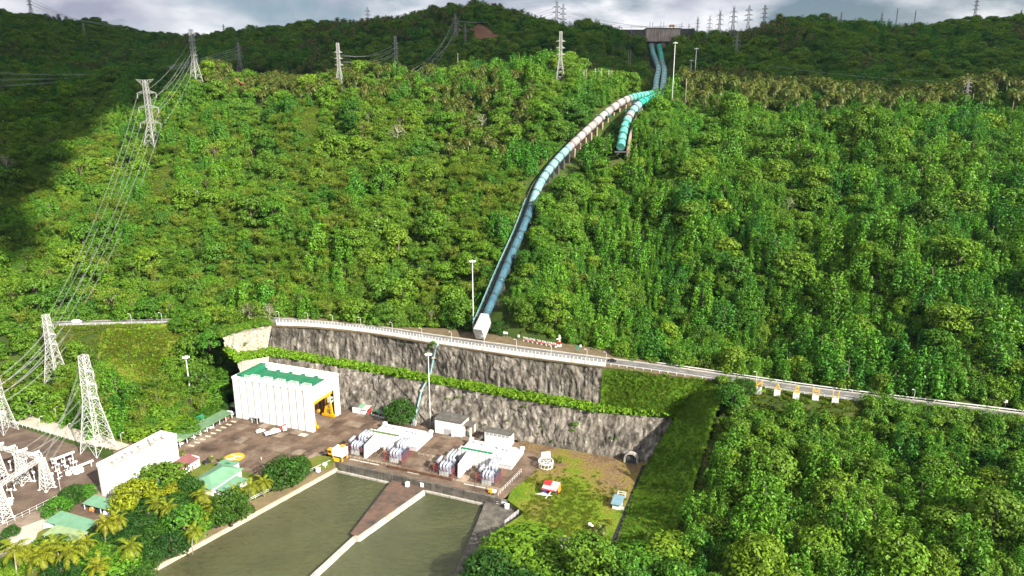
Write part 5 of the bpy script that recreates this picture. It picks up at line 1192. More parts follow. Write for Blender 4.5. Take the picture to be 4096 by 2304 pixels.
# ---- substation
sheet('substation_yard', [(-500,1640),(0,1690),(60,1702),(330,1790),(420,1840),(400,1985),(330,1990),(0,2130),(-500,2330)], -0.02, 'substation_ground', 0.5)
sheet('perimeter_road', [(-400,1615),(0,1640),(100,1655),(440,1755),(520,1780),(470,1800),(330,1772),(60,1690),(0,1680),(-400,1640)], -0.005, 'pale_paving', 0.5)
sheet('inner_road', [(-300,2230),(0,2098),(180,2030),(330,1975),(420,1930),(425,1985),(330,2008),(190,2070),(0,2140),(-300,2290)], 0.0, 'yard_concrete', 0.5)
def column_mesh(h, wb, wt, n, r):
    m = MB(); cs = [(-1,-1),(1,-1),(1,1),(-1,1)]
    for i in range(n):
        z0, z1 = h*i/n, h*(i+1)/n; w0, w1 = (wb+(wt-wb)*i/n)/2, (wb+(wt-wb)*(i+1)/n)/2
        for k in range(4):
            a, b = cs[k], cs[(k+1)%4]; m.bar((a[0]*w0,a[1]*w0,z0),(a[0]*w1,a[1]*w1,z1),r); m.bar((a[0]*w0,a[1]*w0,z0),(b[0]*w1,b[1]*w1,z1),r*0.7); m.bar((b[0]*w0,b[1]*w0,z0),(a[0]*w1,a[1]*w1,z1),r*0.7)
    m.bar((0,0,h),(0,0,h+2.6),r*1.4)
    for c in cs: m.cbox((c[0]*wb/2,c[1]*wb/2,0.15),(1.1,1.1,0.3))
    me = m.mesh('lattice_column'); me.materials.append(MAT['galvanised']); return me
colm = column_mesh(15, 4.2, 1.5, 8, 0.14)
def beam_mesh(L_):
    m = MB(); n = int(L_/2)
    for y in (-0.7,0.7):
        for z in (-0.7,0.7): m.bar((0,y,z),(L_,y,z),0.10)
    for i in range(n):
        x0, x1 = L_*i/n, L_*(i+1)/n
        for y in (-0.7,0.7): m.bar((x0,y,-0.7),(x1,y,0.7),0.06); m.bar((x0,y,0.7),(x1,y,-0.7),0.06)
        for z in (-0.7,0.7): m.bar((x0,-0.7,z),(x1,0.7,z),0.06)
    me = m.mesh('lattice_beam'); me.materials.append(MAT['galvanised']); return me
gcol = [G(190,1955), G(95,1930), G(0,1905), G(20,2075), G(-110,2020)]
sg = empty('substation_gantry', gcol[0], 0, 'white lattice gantry with crossbeams over the substation yard', 'gantry')
for c in gcol:
    o_ = link('lattice_column', colm, None, sg); o_.location = Vector(c)-Vector(gcol[0]); o_.rotation_euler = (0,0,SA)
for i, j in ((0,1),(1,2),(0,3),(2,4),(3,4)):
    a, b = Vector(gcol[i]), Vector(gcol[j]); d = b-a; o_ = link('crossbeam', beam_mesh(d.length), None, sg); o_.location = a-Vector(gcol[0])+Vector((0,0,15.0 if i != 3 else 13.5)); o_.rotation_euler = (0,0,math.atan2(d.y,d.x))
for k in range(4):
    o_ = MB().box(-2.2,2.2,-0.35,0.35,0,0.9).build('busbar_cover', MAT['white_wall'], sg); t = (0.15+0.25*k); p = Vector(gcol[0]).lerp(Vector(gcol[2]), t)-Vector(gcol[0]); o_.location = p+Vector((0,0,15.8)); o_.rotation_euler = (0,0,SA+R(75))
pm = MB(); pm.box(-0.5,0.5,-0.5,0.5,0,0.25); pm.tube([(0,0,0.25),(0,0,2.6)],0.16,8); pm_me = pm.mesh('pedestal'); pm_me.materials.append(MAT['white_wall'])
im = MB(); im.lathe([(0.12,2.6)]+[((0.26 if k % 2 else 0.15),2.7+0.13*k) for k in range(11)]+[(0.12,4.1)],8); im_me = im.mesh('insulator'); im_me.materials.append(MAT['insulator_grey'])
hm = MB(); hm.cbox((0,0,4.4),(0.9,0.9,0.6)); hm_me = hm.mesh('terminal'); hm_me.materials.append(MAT['white_wall'])
rng_ = random.Random(4); ords = []
for (px, py) in ((212,1870),(225,1885),(240,1892),(250,1862),(262,1880),(275,1900),(285,1870),(298,1885),(310,1880),(150,1850),(165,1872),(130,1885),(60,1850),(45,1880),(75,1895),(110,1868),(140,1925),(60,1960),(50,1995),(20,1935),(30,1960),(165,1915),(215,1930),(235,1915)):
    b = G(px,py); t = empty('post_insulator', b, rng_.random()*3, 'white post insulator on a pedestal in the substation yard', 'insulator', 'post insulators in the substation')
    link('pedestal', pm_me, None, t); link('insulator', im_me, None, t); link('terminal', hm_me, None, t)
for k, (px, py) in enumerate(((275,1900),(308,1895),(325,1888),(40,2010),(38,2020))):
    o_ = MB().box(-0.9,0.9,-0.7,0.7,0,1.9).build('switch_cabinet', MAT['white_wall']); o_.location = G(px,py); o_.rotation_euler = (0,0,SA+0.2); tag(o_, 'white switchgear cabinet on the substation ground' , 'cabinet', 'switchgear cabinets')
for k, (px, py, pz, L_) in enumerate(((262,1862,5.0,9.0),(330,1880,2.5,10.0))):
    a = G(px,py,0); o_ = empty('bus_enclosure', a, SA+R(78), ('upper','lower')[k]+' white tubular bus enclosure beside the office block', 'enclosure', 'bus enclosures'); MB().tube([(-L_/2,0,pz),(L_/2,0,pz)],0.6,12).build('tube', MAT['white_wall'], o_)
    for x in (-L_/2+1,0,L_/2-1): MB().box(x-0.15,x+0.15,-0.15,0.15,0,pz-0.5).build('stand', MAT['white_wall'], o_)
railing('perimeter_fence', [G(x,y) for x,y in ((-60,1690),(60,1700),(200,1738),(325,1772),(440,1800))], 2.2, 3.0, 'white_paint', label='white fence between the substation and the pale perimeter road', cat='fence')
railing('roadside_fence', [G(x,y) for x,y in ((-100,2160),(30,2098),(120,2055),(230,2000))], 2.2, 3.0, 'white_paint', label='white fence along the road at the lower left', cat='fence')
railing('back_fence', [G(x,y) for x,y in ((-60,1605),(105,1625),(240,1660),(330,1690))], 1.6, 2.5, 'steel_grey', label='grey wire fence behind the perimeter road', cat='fence')
def lamp_post(base, h, rz, label, group):
    t = empty('street_lamp', base, rz, label, 'lamp', group); MB().tube([(0,0,0),(0,0,h*0.8),(0.15,0,h*0.94),(0.9,0,h)],[0.11,0.08,0.06,0.05],6).build('pole', MAT['white_paint'], t); MB().cbox((1.2,0,h),(0.8,0.3,0.14)).build('lamp_head', MAT['white_paint'], t)
for k, (px, py) in enumerate(((128,1660),(228,1684),(165,1725),(278,1755),(490,1792),(245,1975))): lamp_post(G(px,py), 8.0, SA+R(60), ('first','second','third','fourth','fifth','sixth')[k]+' white street lamp along the roads around the substation', 'street lamps by the substation')
# lawn behind
sheet('perimeter_lawn', [(-400,1590),(0,1600),(110,1625),(260,1665),(460,1725),(560,1760),(520,1782),(440,1756),(100,1656),(0,1641),(-400,1616)], -0.06, 'lawn', 0.5)
# ---- channel fences and boxes
railing('channel_fence', [S(G(x,y),-0.6,0) for x,y in ((1325,1853),(1180,1920),(1000,2008))], 1.5, 3.0, 'white_paint', label='white pipe fence along the left channel bank, upper stretch', rails=2, r=0.08, cat='fence', group='channel fences')
railing('channel_fence', [S(G(x,y),-0.6,0) for x,y in ((985,2016),(780,2124),(572,2232),(440,2300))], 1.5, 3.0, 'white_paint', label='white pipe fence along the left channel bank, lower stretch', rails=2, r=0.08, cat='fence', group='channel fences')
railing('wing_fence', [G(x,y,PZ) for x,y in ((2098,2040),(2060,2068),(2020,2100),(2020,2115))], 2.2, 2.4, 'white_paint', label='white mesh fence at the edge of the dark wing apron', rails=4, r=0.06, cat='fence')
for k, (px, py, z) in enumerate(((1630,1946,PZ),(1690,1946,PZ),(2028,2034,PZ),(1300,1869,0),(1273,1888,0))):
    o_ = empty('white_cabinet', G(px,py,z), SA, ('white cabinet on the pier, left one','white cabinet on the pier, right one at its corner','white cabinet on the dark wing apron','white cabinet at the channel corner below the portal crane, right one','white cabinet at the channel corner below the portal crane, left one')[k], 'cabinet'); MB().box(-0.75,0.75,-0.75,0.75,0.12,1.9).build('housing', MAT['white_wall'], o_); MB().box(-0.85,0.85,-0.85,0.85,1.9,2.02).build('lid', MAT['white_wall'], o_); MB().box(-0.6,0.6,-0.6,0.6,0,0.118).build('plinth', MAT['pale_concrete'], o_)
pr = empty('pier_ramp', G(1672,1935,PZ), SA, 'concrete landing with steel stair at the head of the pier', 'landing'); MB().box(-0.5,4.5,-1.5,2,0,1.15).build('landing', MAT['pier_concrete'], pr); MB().box(0.2,4.0,-1.2,0.8,1.152,1.28).build('cover', MAT['roof_pale'], pr); m = MB(); [m.bar((-4.5,y,0.1),(-0.6,y,1.2),0.06) for y in (-1,0)]; [m.bar((-4.5,y,1.0),(-0.6,y,2.1),0.05) for y in (-1,0)]; [m.bar((-4.5+k*0.98,y,0.1+k*0.27),(-4.5+k*0.98,y,1.0+k*0.27),0.05) for k in range(5) for y in (-1,0)]; m.build('stair_rail', MAT['white_paint'], pr)
ws = empty('wing_stair', G(2012,2018,PZ), SA+R(10), 'white steel stair leading down to the wing apron', 'stairs'); m = MB(); [m.bar((-3,y,0.1),(2.5,y,1.3),0.07) for y in (0,0.9)]; [m.bar((-3,y,1.0),(2.5,y,2.2),0.05) for y in (0,0.9)]; [m.box(-3+k*0.5,-2.6+k*0.5,0,0.9,0.1+k*0.11,0.16+k*0.11) for k in range(11)]; m.build('flight', MAT['white_paint'], ws)
tr = site('maintenance_trolley', 108.3, -20.4, 'small orange trolley with white hood at the right end of the deck', 'trolley'); MB().box(-1.6,1.2,-0.8,0.8,0.35,0.9).build('bed', MAT['yellow_paint'], tr); MB().box(-1.5,-0.4,-0.7,0.7,0.902,1.9).build('engine_box', MAT['yellow_paint'], tr); MB().box(0.0,1.8,-0.6,0.6,0.902,1.7).build('hood', MAT['white_wall'], tr)
for x in (-1.1,0.8):
    for y in (-0.8,0.8): MB().tube([(x,y-0.1,0.35),(x,y+0.1,0.35)],0.35,10).build('wheel', MAT['black_rubber'], tr)
cart = site('orange_cart', 20.5, -14.0, 'small orange and red cart on the yard edge near the portal crane', 'cart'); MB().box(-1.5,0.8,-0.8,0.8,0.4,1.2).build('bed', MAT['orange_tarp'], cart); MB().box(-1.2,0.2,-0.7,0.7,1.202,1.7).build('cover', MAT['red_paint'], cart)
for x in (-1.0,0.5):
    for y in (-0.8,0.8): MB().tube([(x,y-0.1,0.35),(x,y+0.1,0.35)],0.35,10).build('wheel', MAT['black_rubber'], cart)
gm_ = G(1255,1862); gb = MB().prism([S(gm_,-6,-2)[:2],S(gm_,4,-4)[:2],S(gm_,8,2)[:2],S(gm_,6,9)[:2],S(gm_,-3,7)[:2]], -0.5, 1.1).build('grass_mound', MAT['lawn']); tag(gb, kind='structure')
# ---- the field on the right
rg = site('steel_ring_frame', 122.8, 9.4, 'round white steel ring frame with spokes on the bare earth', 'frame')
for z, r_ in ((0.5,3.2),(2.6,3.4),(3.2,3.4)):
    MB().tube([(r_*math.cos(t*math.pi/12),r_*math.sin(t*math.pi/12),z) for t in range(25)],0.16,6,False).build('hoop', MAT['white_paint'], rg)
for k in range(12): a = k*math.pi/6; MB().bar((3.2*math.cos(a),3.2*math.sin(a),0),(3.4*math.cos(a+0.3),3.4*math.sin(a+0.3),3.2),0.12).build('strut', MAT['white_paint'], rg)
for k in range(6): a = k*math.pi/3; MB().bar((3.3*math.cos(a),3.3*math.sin(a),2.6),(0.6*math.cos(a),0.6*math.sin(a),2.9),0.10).build('spoke', MAT['white_paint'], rg)
MB().add([(-3,1.5,3.2),(1.5,3.0,3.2),(1.0,3.3,6.6),(-2.8,2.0,6.2)], [(0,1,2,3),(3,2,1,0)]).build('lattice_plate', MAT['galvanised'], rg)
sr = site('patched_shelter', 128.0, -12.5, 'open shelter with red and grey patched roof and an orange tarp on the grass', 'shelter')
slope_slab(0,3.4,2.2,5.6,3.0,3.5).build('roof_sheet', MAT['red_paint'], sr); slope_slab(3.45,7,2.2,5.6,3.0,3.5).build('roof_sheet', MAT['grey_sheet'], sr); slope_slab(0.2,6.8,-0.2,2.15,2.6,2.98).build('roof_sheet', MAT['grey_sheet'], sr); slope_slab(0.3,6.6,-0.9,-0.25,2.4,2.55).build('roof_sheet', MAT['red_paint'], sr)
MB().add([(7.0,0.5,2.9),(7.0,5.0,3.2),(7.6,4.2,0.9),(7.5,1.0,1.0)], [(0,1,2,3),(3,2,1,0)]).build('orange_tarp', MAT['orange_tarp'], sr); MB().add([(0.6,-0.4,2.3),(2.8,-0.4,2.3),(2.4,-0.8,1.2),(0.8,-0.8,1.1)], [(0,1,2,3),(3,2,1,0)]).build('blue_tarp', MAT['tarp_blue'], sr)
for x in (0.3,3.4,6.6):
    for y in (0.0,5.2): MB().box(x-0.09,x+0.09,y-0.09,y+0.09,0,2.5+0.1*y).build('post', MAT['steel_grey'], sr)
m = MB(); [m.bar((-2+k*0.9,-2.0,0.2+0.1*(k%3)),(1.5+k*0.8,-0.6-0.2*k,0.9),0.09) for k in range(6)]; m.bar((3,-3.5,0.1),(4.6,-0.5,2.0),0.12); m.build('scrap_pipe', MAT['white_paint'], sr)
ht = site('blue_roofed_hut', 159.4, -13.4, 'small white hut with blue-grey sloping roof by the drain', 'hut'); MB().box(0,3.3,0,5.0,0,2.7).build('wall', MAT['white_wall'], ht); slope_slab(-0.6,3.9,-0.7,5.6,2.6,3.6).build('roof', MAT['roof_blue'], ht); MB().box(3.304,3.36,1.5,2.4,0,2.0).build('door', MAT['grey_sheet'], ht); m = MB(); [m.box(3.4,4.6,0.6,2.8,0.15*k,0.15*k+0.14) for k in range(2)]; m.build('step', MAT['pale_concrete'], ht)
fr = site('goal_frame', 159.6, -4.5, 'white square pipe frame standing behind the blue-roofed hut', 'frame'); m = MB()
for a, b in (((0,0,0),(0,0,2.4)),((3.2,0,0),(3.2,0,2.4)),((0,0,2.4),(3.2,0,2.4)),((0,1.6,0),(0,1.6,2.4)),((3.2,1.6,0),(3.2,1.6,2.4)),((0,1.6,2.4),(3.2,1.6,2.4)),((0,0,2.4),(0,1.6,2.4)),((3.2,0,2.4),(3.2,1.6,2.4))): m.bar(a,b,0.10)
m.build('pipe_frame', MAT['white_paint'], fr)
tn = site('tunnel_portal', 159.0, 27.2, 'arched concrete tunnel mouth at the foot of the rock cut', 'tunnel'); n_ = 12; vs = []
for i in range(n_+1):
    a = math.pi*i/n_
    for rr in (2.6, 3.3):
        for y in (-0.8, 1.5): vs.append((rr*math.cos(a), y, 2.2+rr*math.sin(a)))
fs = []
for i in range(n_):
    a, b = i*4, (i+1)*4; fs += [(a,b,b+2,a+2),(a+1,a+3,b+3,b+1),(a+2,b+2,b+3,a+3),(a,a+1,b+1,b)]
m = MB().add(vs, fs); m.box(2.6,3.3,-0.8,1.5,0,2.2); m.box(-3.3,-2.6,-0.8,1.5,0,2.2); m.build('arch', MAT['pale_concrete'], tn)
MB().box(-2.6,2.6,0.2,0.4,0,4.6).build('gate', MAT['dark_grey_concrete'], tn); m = MB(); [m.bar((-2.4+k*0.8,0.1,0),(-2.4+k*0.8,0.1,3.6),0.05) for k in range(7)]; m.build('bars', MAT['steel_grey'], tn)
gd = site('gatepost_hut', 147.0, -46.5, 'tiny white post hut with dark flat roof among the trees at the bottom', 'hut'); MB().box(0,2.6,0,2.4,0,3.4).build('wall', MAT['white_wall'], gd); MB().box(-0.4,3.0,-0.4,2.8,3.4,3.65).build('roof', MAT['roof_dark'], gd); MB().box(0.7,1.9,-0.05,-0.004,1.2,2.4).build('window', MAT['dark_glass'], gd)
dr = [Vector(G(x,y,0)) for x,y in ((2578,1862),(2545,1945),(2500,2060),(2462,2150),(2440,2215))]; tag(MB().add(*ribbon(dr,-1.1,1.1,0.03)).build('drain', MAT['black_rubber']), kind='structure')
tag(MB().add(*ribbon(off(dr,1.3),-0.25,0.25,0.35,0.5)).build('drain_kerb', MAT['dark_grey_concrete']), kind='structure')
wt = site('white_bundle', 153.5, -28.0, 'white wrapped bundle lying on the grass', 'bundle'); MB().lathe([(0.0,0),(0.7,0.1),(0.85,0.5),(0.5,0.9),(0,1.0)],9).build('wrap', MAT['white_wall'], wt); o_ = MB().lathe([(0.0,0),(0.6,0.1),(0.7,0.4),(0.3,0.8),(0,0.85)],9).build('wrap', MAT['white_wall'], wt); o_.location = (1.2,-0.8,0)
# cliff drain pipe
def cliff_mix(A, B2, fa, fb, t):
    g = lambda Q, f: Vector(Q[int(f)]).lerp(Vector(Q[int(f)+1]), f-int(f)); return g(A, fa).lerp(g(B2, fb), t)
cp = [cliff_mix(TOPL,INNL,6.02,5.9,0.02)+Vector((0,0,0.5)), cliff_mix(TOPL,INNL,6.0,5.9,0.05), cliff_mix(TOPL,INNL,5.98,5.88,0.4), cliff_mix(TOPL,INNL,5.98,5.87,0.93), cliff_mix(OUTL,FOOTL,5.82,5.62,0.0)+Vector((0,0,0.6)), cliff_mix(OUTL,FOOTL,5.78,5.62,0.2), cliff_mix(OUTL,FOOTL,5.8,5.61,0.85), cliff_mix(OUTL,FOOTL,5.8,5.6,1.0)+Vector((-SW[0]*1.0,-SW[1]*1.0,0.9)), cliff_mix(OUTL,FOOTL,5.8,5.63,1.0)+Vector((-SW[0]*2.5,-SW[1]*2.5,0.5))]
sw = Vector((-SW[0],-SW[1],0)); dp = empty('drain_pipe', cp[0], 0, 'pale blue pipe running down the rock cut beside the green gully', 'pipe'); MB().tube([p-cp[0]+sw*0.6 for p in cp], 0.55, 10).build('tube', MAT['pipe_aqua'], dp)
for i in (2,3,5,6): p = cp[i]-cp[0]; MB().cbox((p.x+sw.x*0.6,p.y+sw.y*0.6,p.z-0.2),(1.8,1.6,0.7)).build('bracket', MAT['pale_concrete'], dp)
# ================================================================== roadside, signs, vehicles, poles
mat('sign_green', (0.02,0.30,0.17), (0.02,0.25,0.14), 0.5, 1.0)
mat('letter_yellow', (0.75,0.48,0.05), (0.62,0.40,0.05), 0.6, 1.0)
mat('wood_pole', (0.40,0.37,0.33), (0.28,0.26,0.23), 0.9, 1.0)
mat('parapet_white', (0.80,0.79,0.78), (0.50,0.49,0.47), 0.85, 0.5, detail=8, lo=0.5, hi=0.75, streak=(0.30,0.29,0.27))
CL = smooth_path([(SU[0]*u+SW[0]*w_, SU[1]*u+SW[1]*w_, ROAD_Z) for u, w_ in zip(cu, cw)], 2.0)
def cl_between(px0, px1):
    return [p for p in CL if px0 <= proj(p)[0] <= px1]
def in_line(path, d): return off(path, d)
# white parapet along the cliff top: wall panels and posts
pa = in_line(cl_between(1095, 2430), 1.0)
pr = empty('cliff_parapet', pa[0], 0, 'weathered white parapet wall with posts along the top of the rock cut', 'parapet')
for i in range(0, len(pa)-2, 2):
    a, b = pa[i]-pa[0], pa[i+2]-pa[0]; MB().obox(a+Vector((0,0,0.75)), a.lerp(b, 0.985)+Vector((0,0,0.75)), 0.3, 2.3).build('wall_panel', MAT['parapet_white'], pr)
pm2 = MB().box(-0.11,0.11,-0.11,0.11,0,3.3).mesh('post'); pm2.materials.append(MAT['white_paint'])
for i in range(0, len(pa)): o_ = link('post', pm2, None, pr); o_.location = pa[i]-pa[0]+Vector((0,0.2,0))
m = MB()
for a, b in zip(pa, pa[1:]):
    for z in (2.5, 3.2): m.bar(a-pa[0]+Vector((0,0.2,z)), b-pa[0]+Vector((0,0.2,z)), 0.045)
m.build('rail', MAT['white_paint'], pr)
railing('road_railing', [tuple(p) for p in off(seg(x_b+1, x_c+2), -5.4)[::2]], 1.2, 4.0, 'white_paint', label='white post railing beside the road above the grassy bank', rails=1, r=0.09, cat='railing')
railing('road_railing', [tuple(p) for p in off(seg(PX(260,1290), PX(1000,1285)), -4.6)[::2]], 1.3, 4.0, 'white_paint', label='white railing along the left stretch of the road', rails=2, r=0.09, cat='railing')
railing('road_railing', [tuple(p) for p in off(seg(PX(3060,1535), PX(3500,1600)), -5.2)[::2]], 1.1, 4.0, 'white_paint', label='white railing behind the yellow letters', rails=2, r=0.08, cat='railing')
gr = off(seg(PX(2590,1460), PX(4300,1690)), 5.6)
rt = empty('guard_rail', gr[0], 0, 'white guard rail at the uphill edge of the road', 'guard rail'); m = MB()
for a, b in zip(gr, gr[1:]): m.obox(a-gr[0]+Vector((0,0,0.75)), b-gr[0]+Vector((0,0,0.75)), 0.12, 0.42)
m.build('beam', MAT['white_paint'], rt); gp = MB().box(-0.1,0.1,-0.1,0.1,0,0.8).mesh('post'); gp.materials.append(MAT['white_paint'])
for p in gr[::2]: o_ = link('post', gp, None, rt); o_.location = p-gr[0]+Vector((0,0.15,0))
k = 0
for px, py in ((1118,1287),(1233,1293),(1332,1301),(1444,1312),(1570,1332)):
    lamp_post(G(px,py,ROAD_Z), 6.5, R(200), ('first','second','third','fourth','fifth')[k]+' white street lamp from the left along the cliff-top road', 'street lamps along the cliff top'); k += 1
for k, (px, py) in enumerate(((1688,1352),(1807,1368),(1937,1386),(2066,1400),(2205,1422),(2347,1440),(2424,1452))):
    lamp_post(G(px,py+4,ROAD_Z), 6.5, R(200), ('first','second','third','fourth','fifth','sixth','seventh')[k]+' street lamp right of the cliff drain pipe along the road', 'street lamps along the road right of the drain pipe')
for k, (px, py) in enumerate(((528,1300),(650,1295))): lamp_post(G(px,py,ROAD_Z), 7, R(200), ('left','right')[k]+' street lamp on the far left stretch of the road', 'street lamps on the left road')
lamp_post(G(3022,1560,ROAD_Z), 9, R(190), 'tall lamp post beside the yellow letter N', 'lamps by the letters'); lamp_post(G(3652,1618,ROAD_Z), 7, R(190), 'short lamp post on the right stretch of road', 'lamps by the letters')
# ---- writing
def text_mesh(s_, size, depth):
    c = bpy.data.curves.new('t', 'FONT'); c.body = s_; c.size = size; c.extrude = depth/2; c.align_x = 'CENTER'; c.resolution_u = 3
    o_ = bpy.data.objects.new('t', c); COL.objects.link(o_); dg = bpy.context.evaluated_depsgraph_get(); dg.update()
    me = bpy.data.meshes.new_from_object(o_.evaluated_get(dg)); bpy.data.objects.remove(o_); bpy.data.curves.remove(c); return me
def road_dir(x): 
    i = min(range(len(ROAD)-1), key=lambda i: abs(ROAD[i].x-x)); d = ROAD[i+1]-ROAD[i]; return math.atan2(d.y, d.x)
a, b = Vector(G(2095,1362,ROAD_Z+0.5)), Vector(G(2222,1388,ROAD_Z+0.5)); a.z = b.z = ROAD_Z+0.1
wsn = empty('welcome_sign', a, math.atan2(b.y-a.y, b.x-a.x), 'white letters WELCOME TO KALAYAAN on a red beam beside the road', 'sign'); WL = (b-a).length
MB().box(-0.3,WL+0.3,-0.25,0.25,1.0,1.35).build('beam', MAT['red_paint'], wsn)
for k in range(8): x = WL*k/7; MB().box(x-0.28,x+0.28,-0.3,0.3,-0.6,0.998).build('pedestal', MAT['white_wall'], wsn)
txt = 'WELCOME TO KALAYAAN'
for k, ch in enumerate(txt):
    if ch == ' ': continue
    me = text_mesh(ch, 1.75, 0.2); me.materials.append(MAT['white_wall']); o_ = link('letter', me, None, wsn); o_.location = (0.5+(WL-1.0)*k/(len(txt)-1), 0, 1.36); o_.rotation_euler = (R(90),0,0)
cr = empty('cross_monument', G(2236,1386,ROAD_Z+0.1), road_dir(20), 'white and red monument with a tall upright and slanted panel beside the welcome letters', 'monument')
MB().box(-1.0,1.0,-0.8,0.8,-0.6,1.2).build('base', MAT['white_wall'], cr); MB().box(-0.8,0.8,-0.5,0.5,1.2,2.8).build('red_block', MAT['red_paint'], cr); MB().box(-0.1,0.5,-0.3,0.3,2.8,6.4).build('upright', MAT['white_wall'], cr)
o_ = MB().box(-1.5,1.3,-0.45,-0.31,-0.35,0.35).build('slanted_panel', MAT['white_wall'], cr); o_.location = (0,0,4.6); o_.rotation_euler = (0,R(-28),0)
def panel_sign(px, py, wd, h, zb, matn, label, two=True):
    t = empty('roadside_board', G(px,py,ROAD_Z+0.1), road_dir(G(px,py,ROAD_Z)[0]), label, 'sign'); MB().box(-wd/2,wd/2,-0.08,0.08,zb,zb+h).build('board', MAT[matn], t)
    for x in ((-wd*0.35,wd*0.35) if two else (0,)): MB().box(x-0.06,x+0.06,0.082,0.2,-0.6,zb+h*0.8).build('post', MAT['steel_grey'], t)
panel_sign(2022,1352,2.6,1.2,2.4,'white_wall','slightly raised white board on posts, leftmost of the roadside boards'); panel_sign(2075,1356,1.2,1.4,1.0,'white_wall','small white board left of the welcome letters',False)
panel_sign(2310,1404,1.1,1.8,1.0,'sign_green','green roadside board right of the monument'); panel_sign(2322,1398,1.0,1.2,1.4,'white_wall','small white board right of the green one',False); panel_sign(4020,1628,1.2,1.2,2.0,'white_wall','white road sign at far right edge of the road',False)
for ch, px, py in (('N',3034,1568),('A',3108,1580),('B',3184,1592),('M',3261,1600),('U',3340,1613)):
    t = empty('letter_sign', G(px,py-4,ROAD_Z-0.3), road_dir(G(px,py,ROAD_Z)[0])+math.pi, f'yellow letter {ch} seen from behind on its own white pedestal beside the road', 'sign', 'yellow town letters')
    MB().box(-1.3,1.3,-0.45,0.45,-1.5,1.9).build('pedestal', MAT['white_wall'], t); me = text_mesh(ch, 4.4, 0.5); me.materials.append(MAT['letter_yellow']); o_ = link('letter', me, None, t); o_.location = (0,0,1.92); o_.rotation_euler = (R(90),0,0)
# ---- vehicles
def prof_body(m, prof, w0, w1):
    """closed side profile (x,z) swept across the width, roof narrower"""
    n = len(prof); zmax = max(p[1] for p in prof)
    L_ = [(x, -(w0 if z < zmax*0.62 else w1)/2, z) for x, z in prof]; R_ = [(x, (w0 if z < zmax*0.62 else w1)/2, z) for x, z in prof]
    m.add(L_+R_, [tuple(range(n)), tuple(range(2*n-1,n-1,-1))]+[(i,i+n,(i+1)%n+n,(i+1)%n) for i in range(n)]); return m
CARM = {}
def car_meshes(kind):
    if kind in CARM: return CARM[kind]
    if kind == 'suv': pf = [(-2.2,0.4),(-2.25,0.95),(-2.0,1.05),(-1.75,1.7),(0.45,1.72),(1.15,1.1),(2.15,0.98),(2.25,0.45)]; gl = [(-1.72,1.12),(-1.52,1.6),(0.38,1.62),(0.98,1.12)]
    elif kind == 'van': pf = [(-2.3,0.35),(-2.35,1.0),(-2.25,2.0),(1.1,2.05),(1.9,1.25),(2.4,1.05),(2.45,0.4)]; gl = [(-2.0,1.2),(-2.0,1.8),(1.0,1.85),(1.6,1.25)]
    else: pf = [(-2.1,0.35),(-2.2,0.85),(-1.7,0.95),(-1.1,1.42),(0.3,1.44),(1.0,0.95),(2.0,0.82),(2.15,0.4)]; gl = [(-1.5,0.98),(-1.02,1.36),(0.26,1.38),(0.85,0.98)]
    body = prof_body(MB(), pf, 1.78, 1.45).mesh('body'); g = MB()
    for s_ in (-1, 1): g.add([(x, s_*(0.895-0.17*(z-1.0)/0.6*1.0 if z > 1.1 else 0.895), z) for x, z in gl], [(0,1,2,3) if s_ > 0 else (3,2,1,0)])
    f = gl[2], gl[3]; r = gl[0], gl[1]
    g.add([(f[0][0]+0.12,-0.66,f[0][1]+0.02),(f[0][0]+0.12,0.66,f[0][1]+0.02),(f[1][0]+0.2,0.76,f[1][1]+0.04),(f[1][0]+0.2,-0.76,f[1][1]+0.04)], [(0,3,2,1)]); glass = g.mesh('glass')
    w_ = MB().tube([(0,-0.11,0),(0,0.11,0)],0.34,12).mesh('wheel'); lm = MB().cbox((0,0,0),(0.1,0.35,0.16)).mesh('headlight')
    glass.materials.append(MAT['dark_glass']); w_.materials.append(MAT['black_rubber']); lm.materials.append(MAT['white_wall']); CARM[kind] = (body, glass, w_, lm); return CARM[kind]
mat('car_white', (0.75,0.75,0.75), (0.70,0.70,0.70), 0.25, 0.5, spec=0.5); mat('car_black', (0.02,0.02,0.022), (0.03,0.03,0.03), 0.2, 0.5, spec=0.5); mat('car_silver', (0.40,0.41,0.42), (0.36,0.37,0.38), 0.25, 0.5, spec=0.5)
HUBM = MB().tube([(0,-0.02,0),(0,0.02,0)],0.19,8).mesh('hub'); HUBM.materials.append(MAT['grey_sheet'])
def car(base, rz, kind, matn, label, group=None):
    bo, gl, w_, lm = car_meshes(kind); t = empty('parked_car', base, rz, label, 'car', group); b2 = bo.copy(); b2.materials.append(MAT[matn]); link('body', b2, None, t); link('glass', gl, None, t)
    for x in (-1.35,1.35):
        for y in (-0.8,0.8): o_ = link('wheel', w_, None, t); o_.location = (x,y,0.34); h_ = link('hub', HUBM, None, o_); h_.location = (0, 0.115 if y > 0 else -0.115, 0)
    for y in (-0.6,0.6): o_ = link('headlight', lm, None, t); o_.location = (2.2,y,0.72)
car(SB(-25.5,-9.5,0.02), SA+R(62), 'suv', 'car_white', 'white car parked alone in front of the hall')
for k, mm in enumerate(('car_white','car_black','car_white','car_white','car_silver','car_white','car_black','car_black','red_paint')):
    car(SB(-54,-34.5+k*3.8,0.02), SA+R(0), 'suv' if k % 2 else 'sedan', mm, {'car_white':'white','car_black':'black','car_silver':'silver','red_paint':'red'}[mm]+' car under the long carport, '+('first','second','third','fourth','fifth','sixth','seventh','eighth','ninth')[k]+' from the near end', 'cars under the long carport')
car(SB(-55.5,1.5,0.02), SA+R(10), 'van', 'car_white', 'white van by the hall corner between the two carports')
car(G(2450,1447,ROAD_Z+0.05), road_dir(50), 'sedan', 'car_black', 'black car driving on the road above the grassy bank')
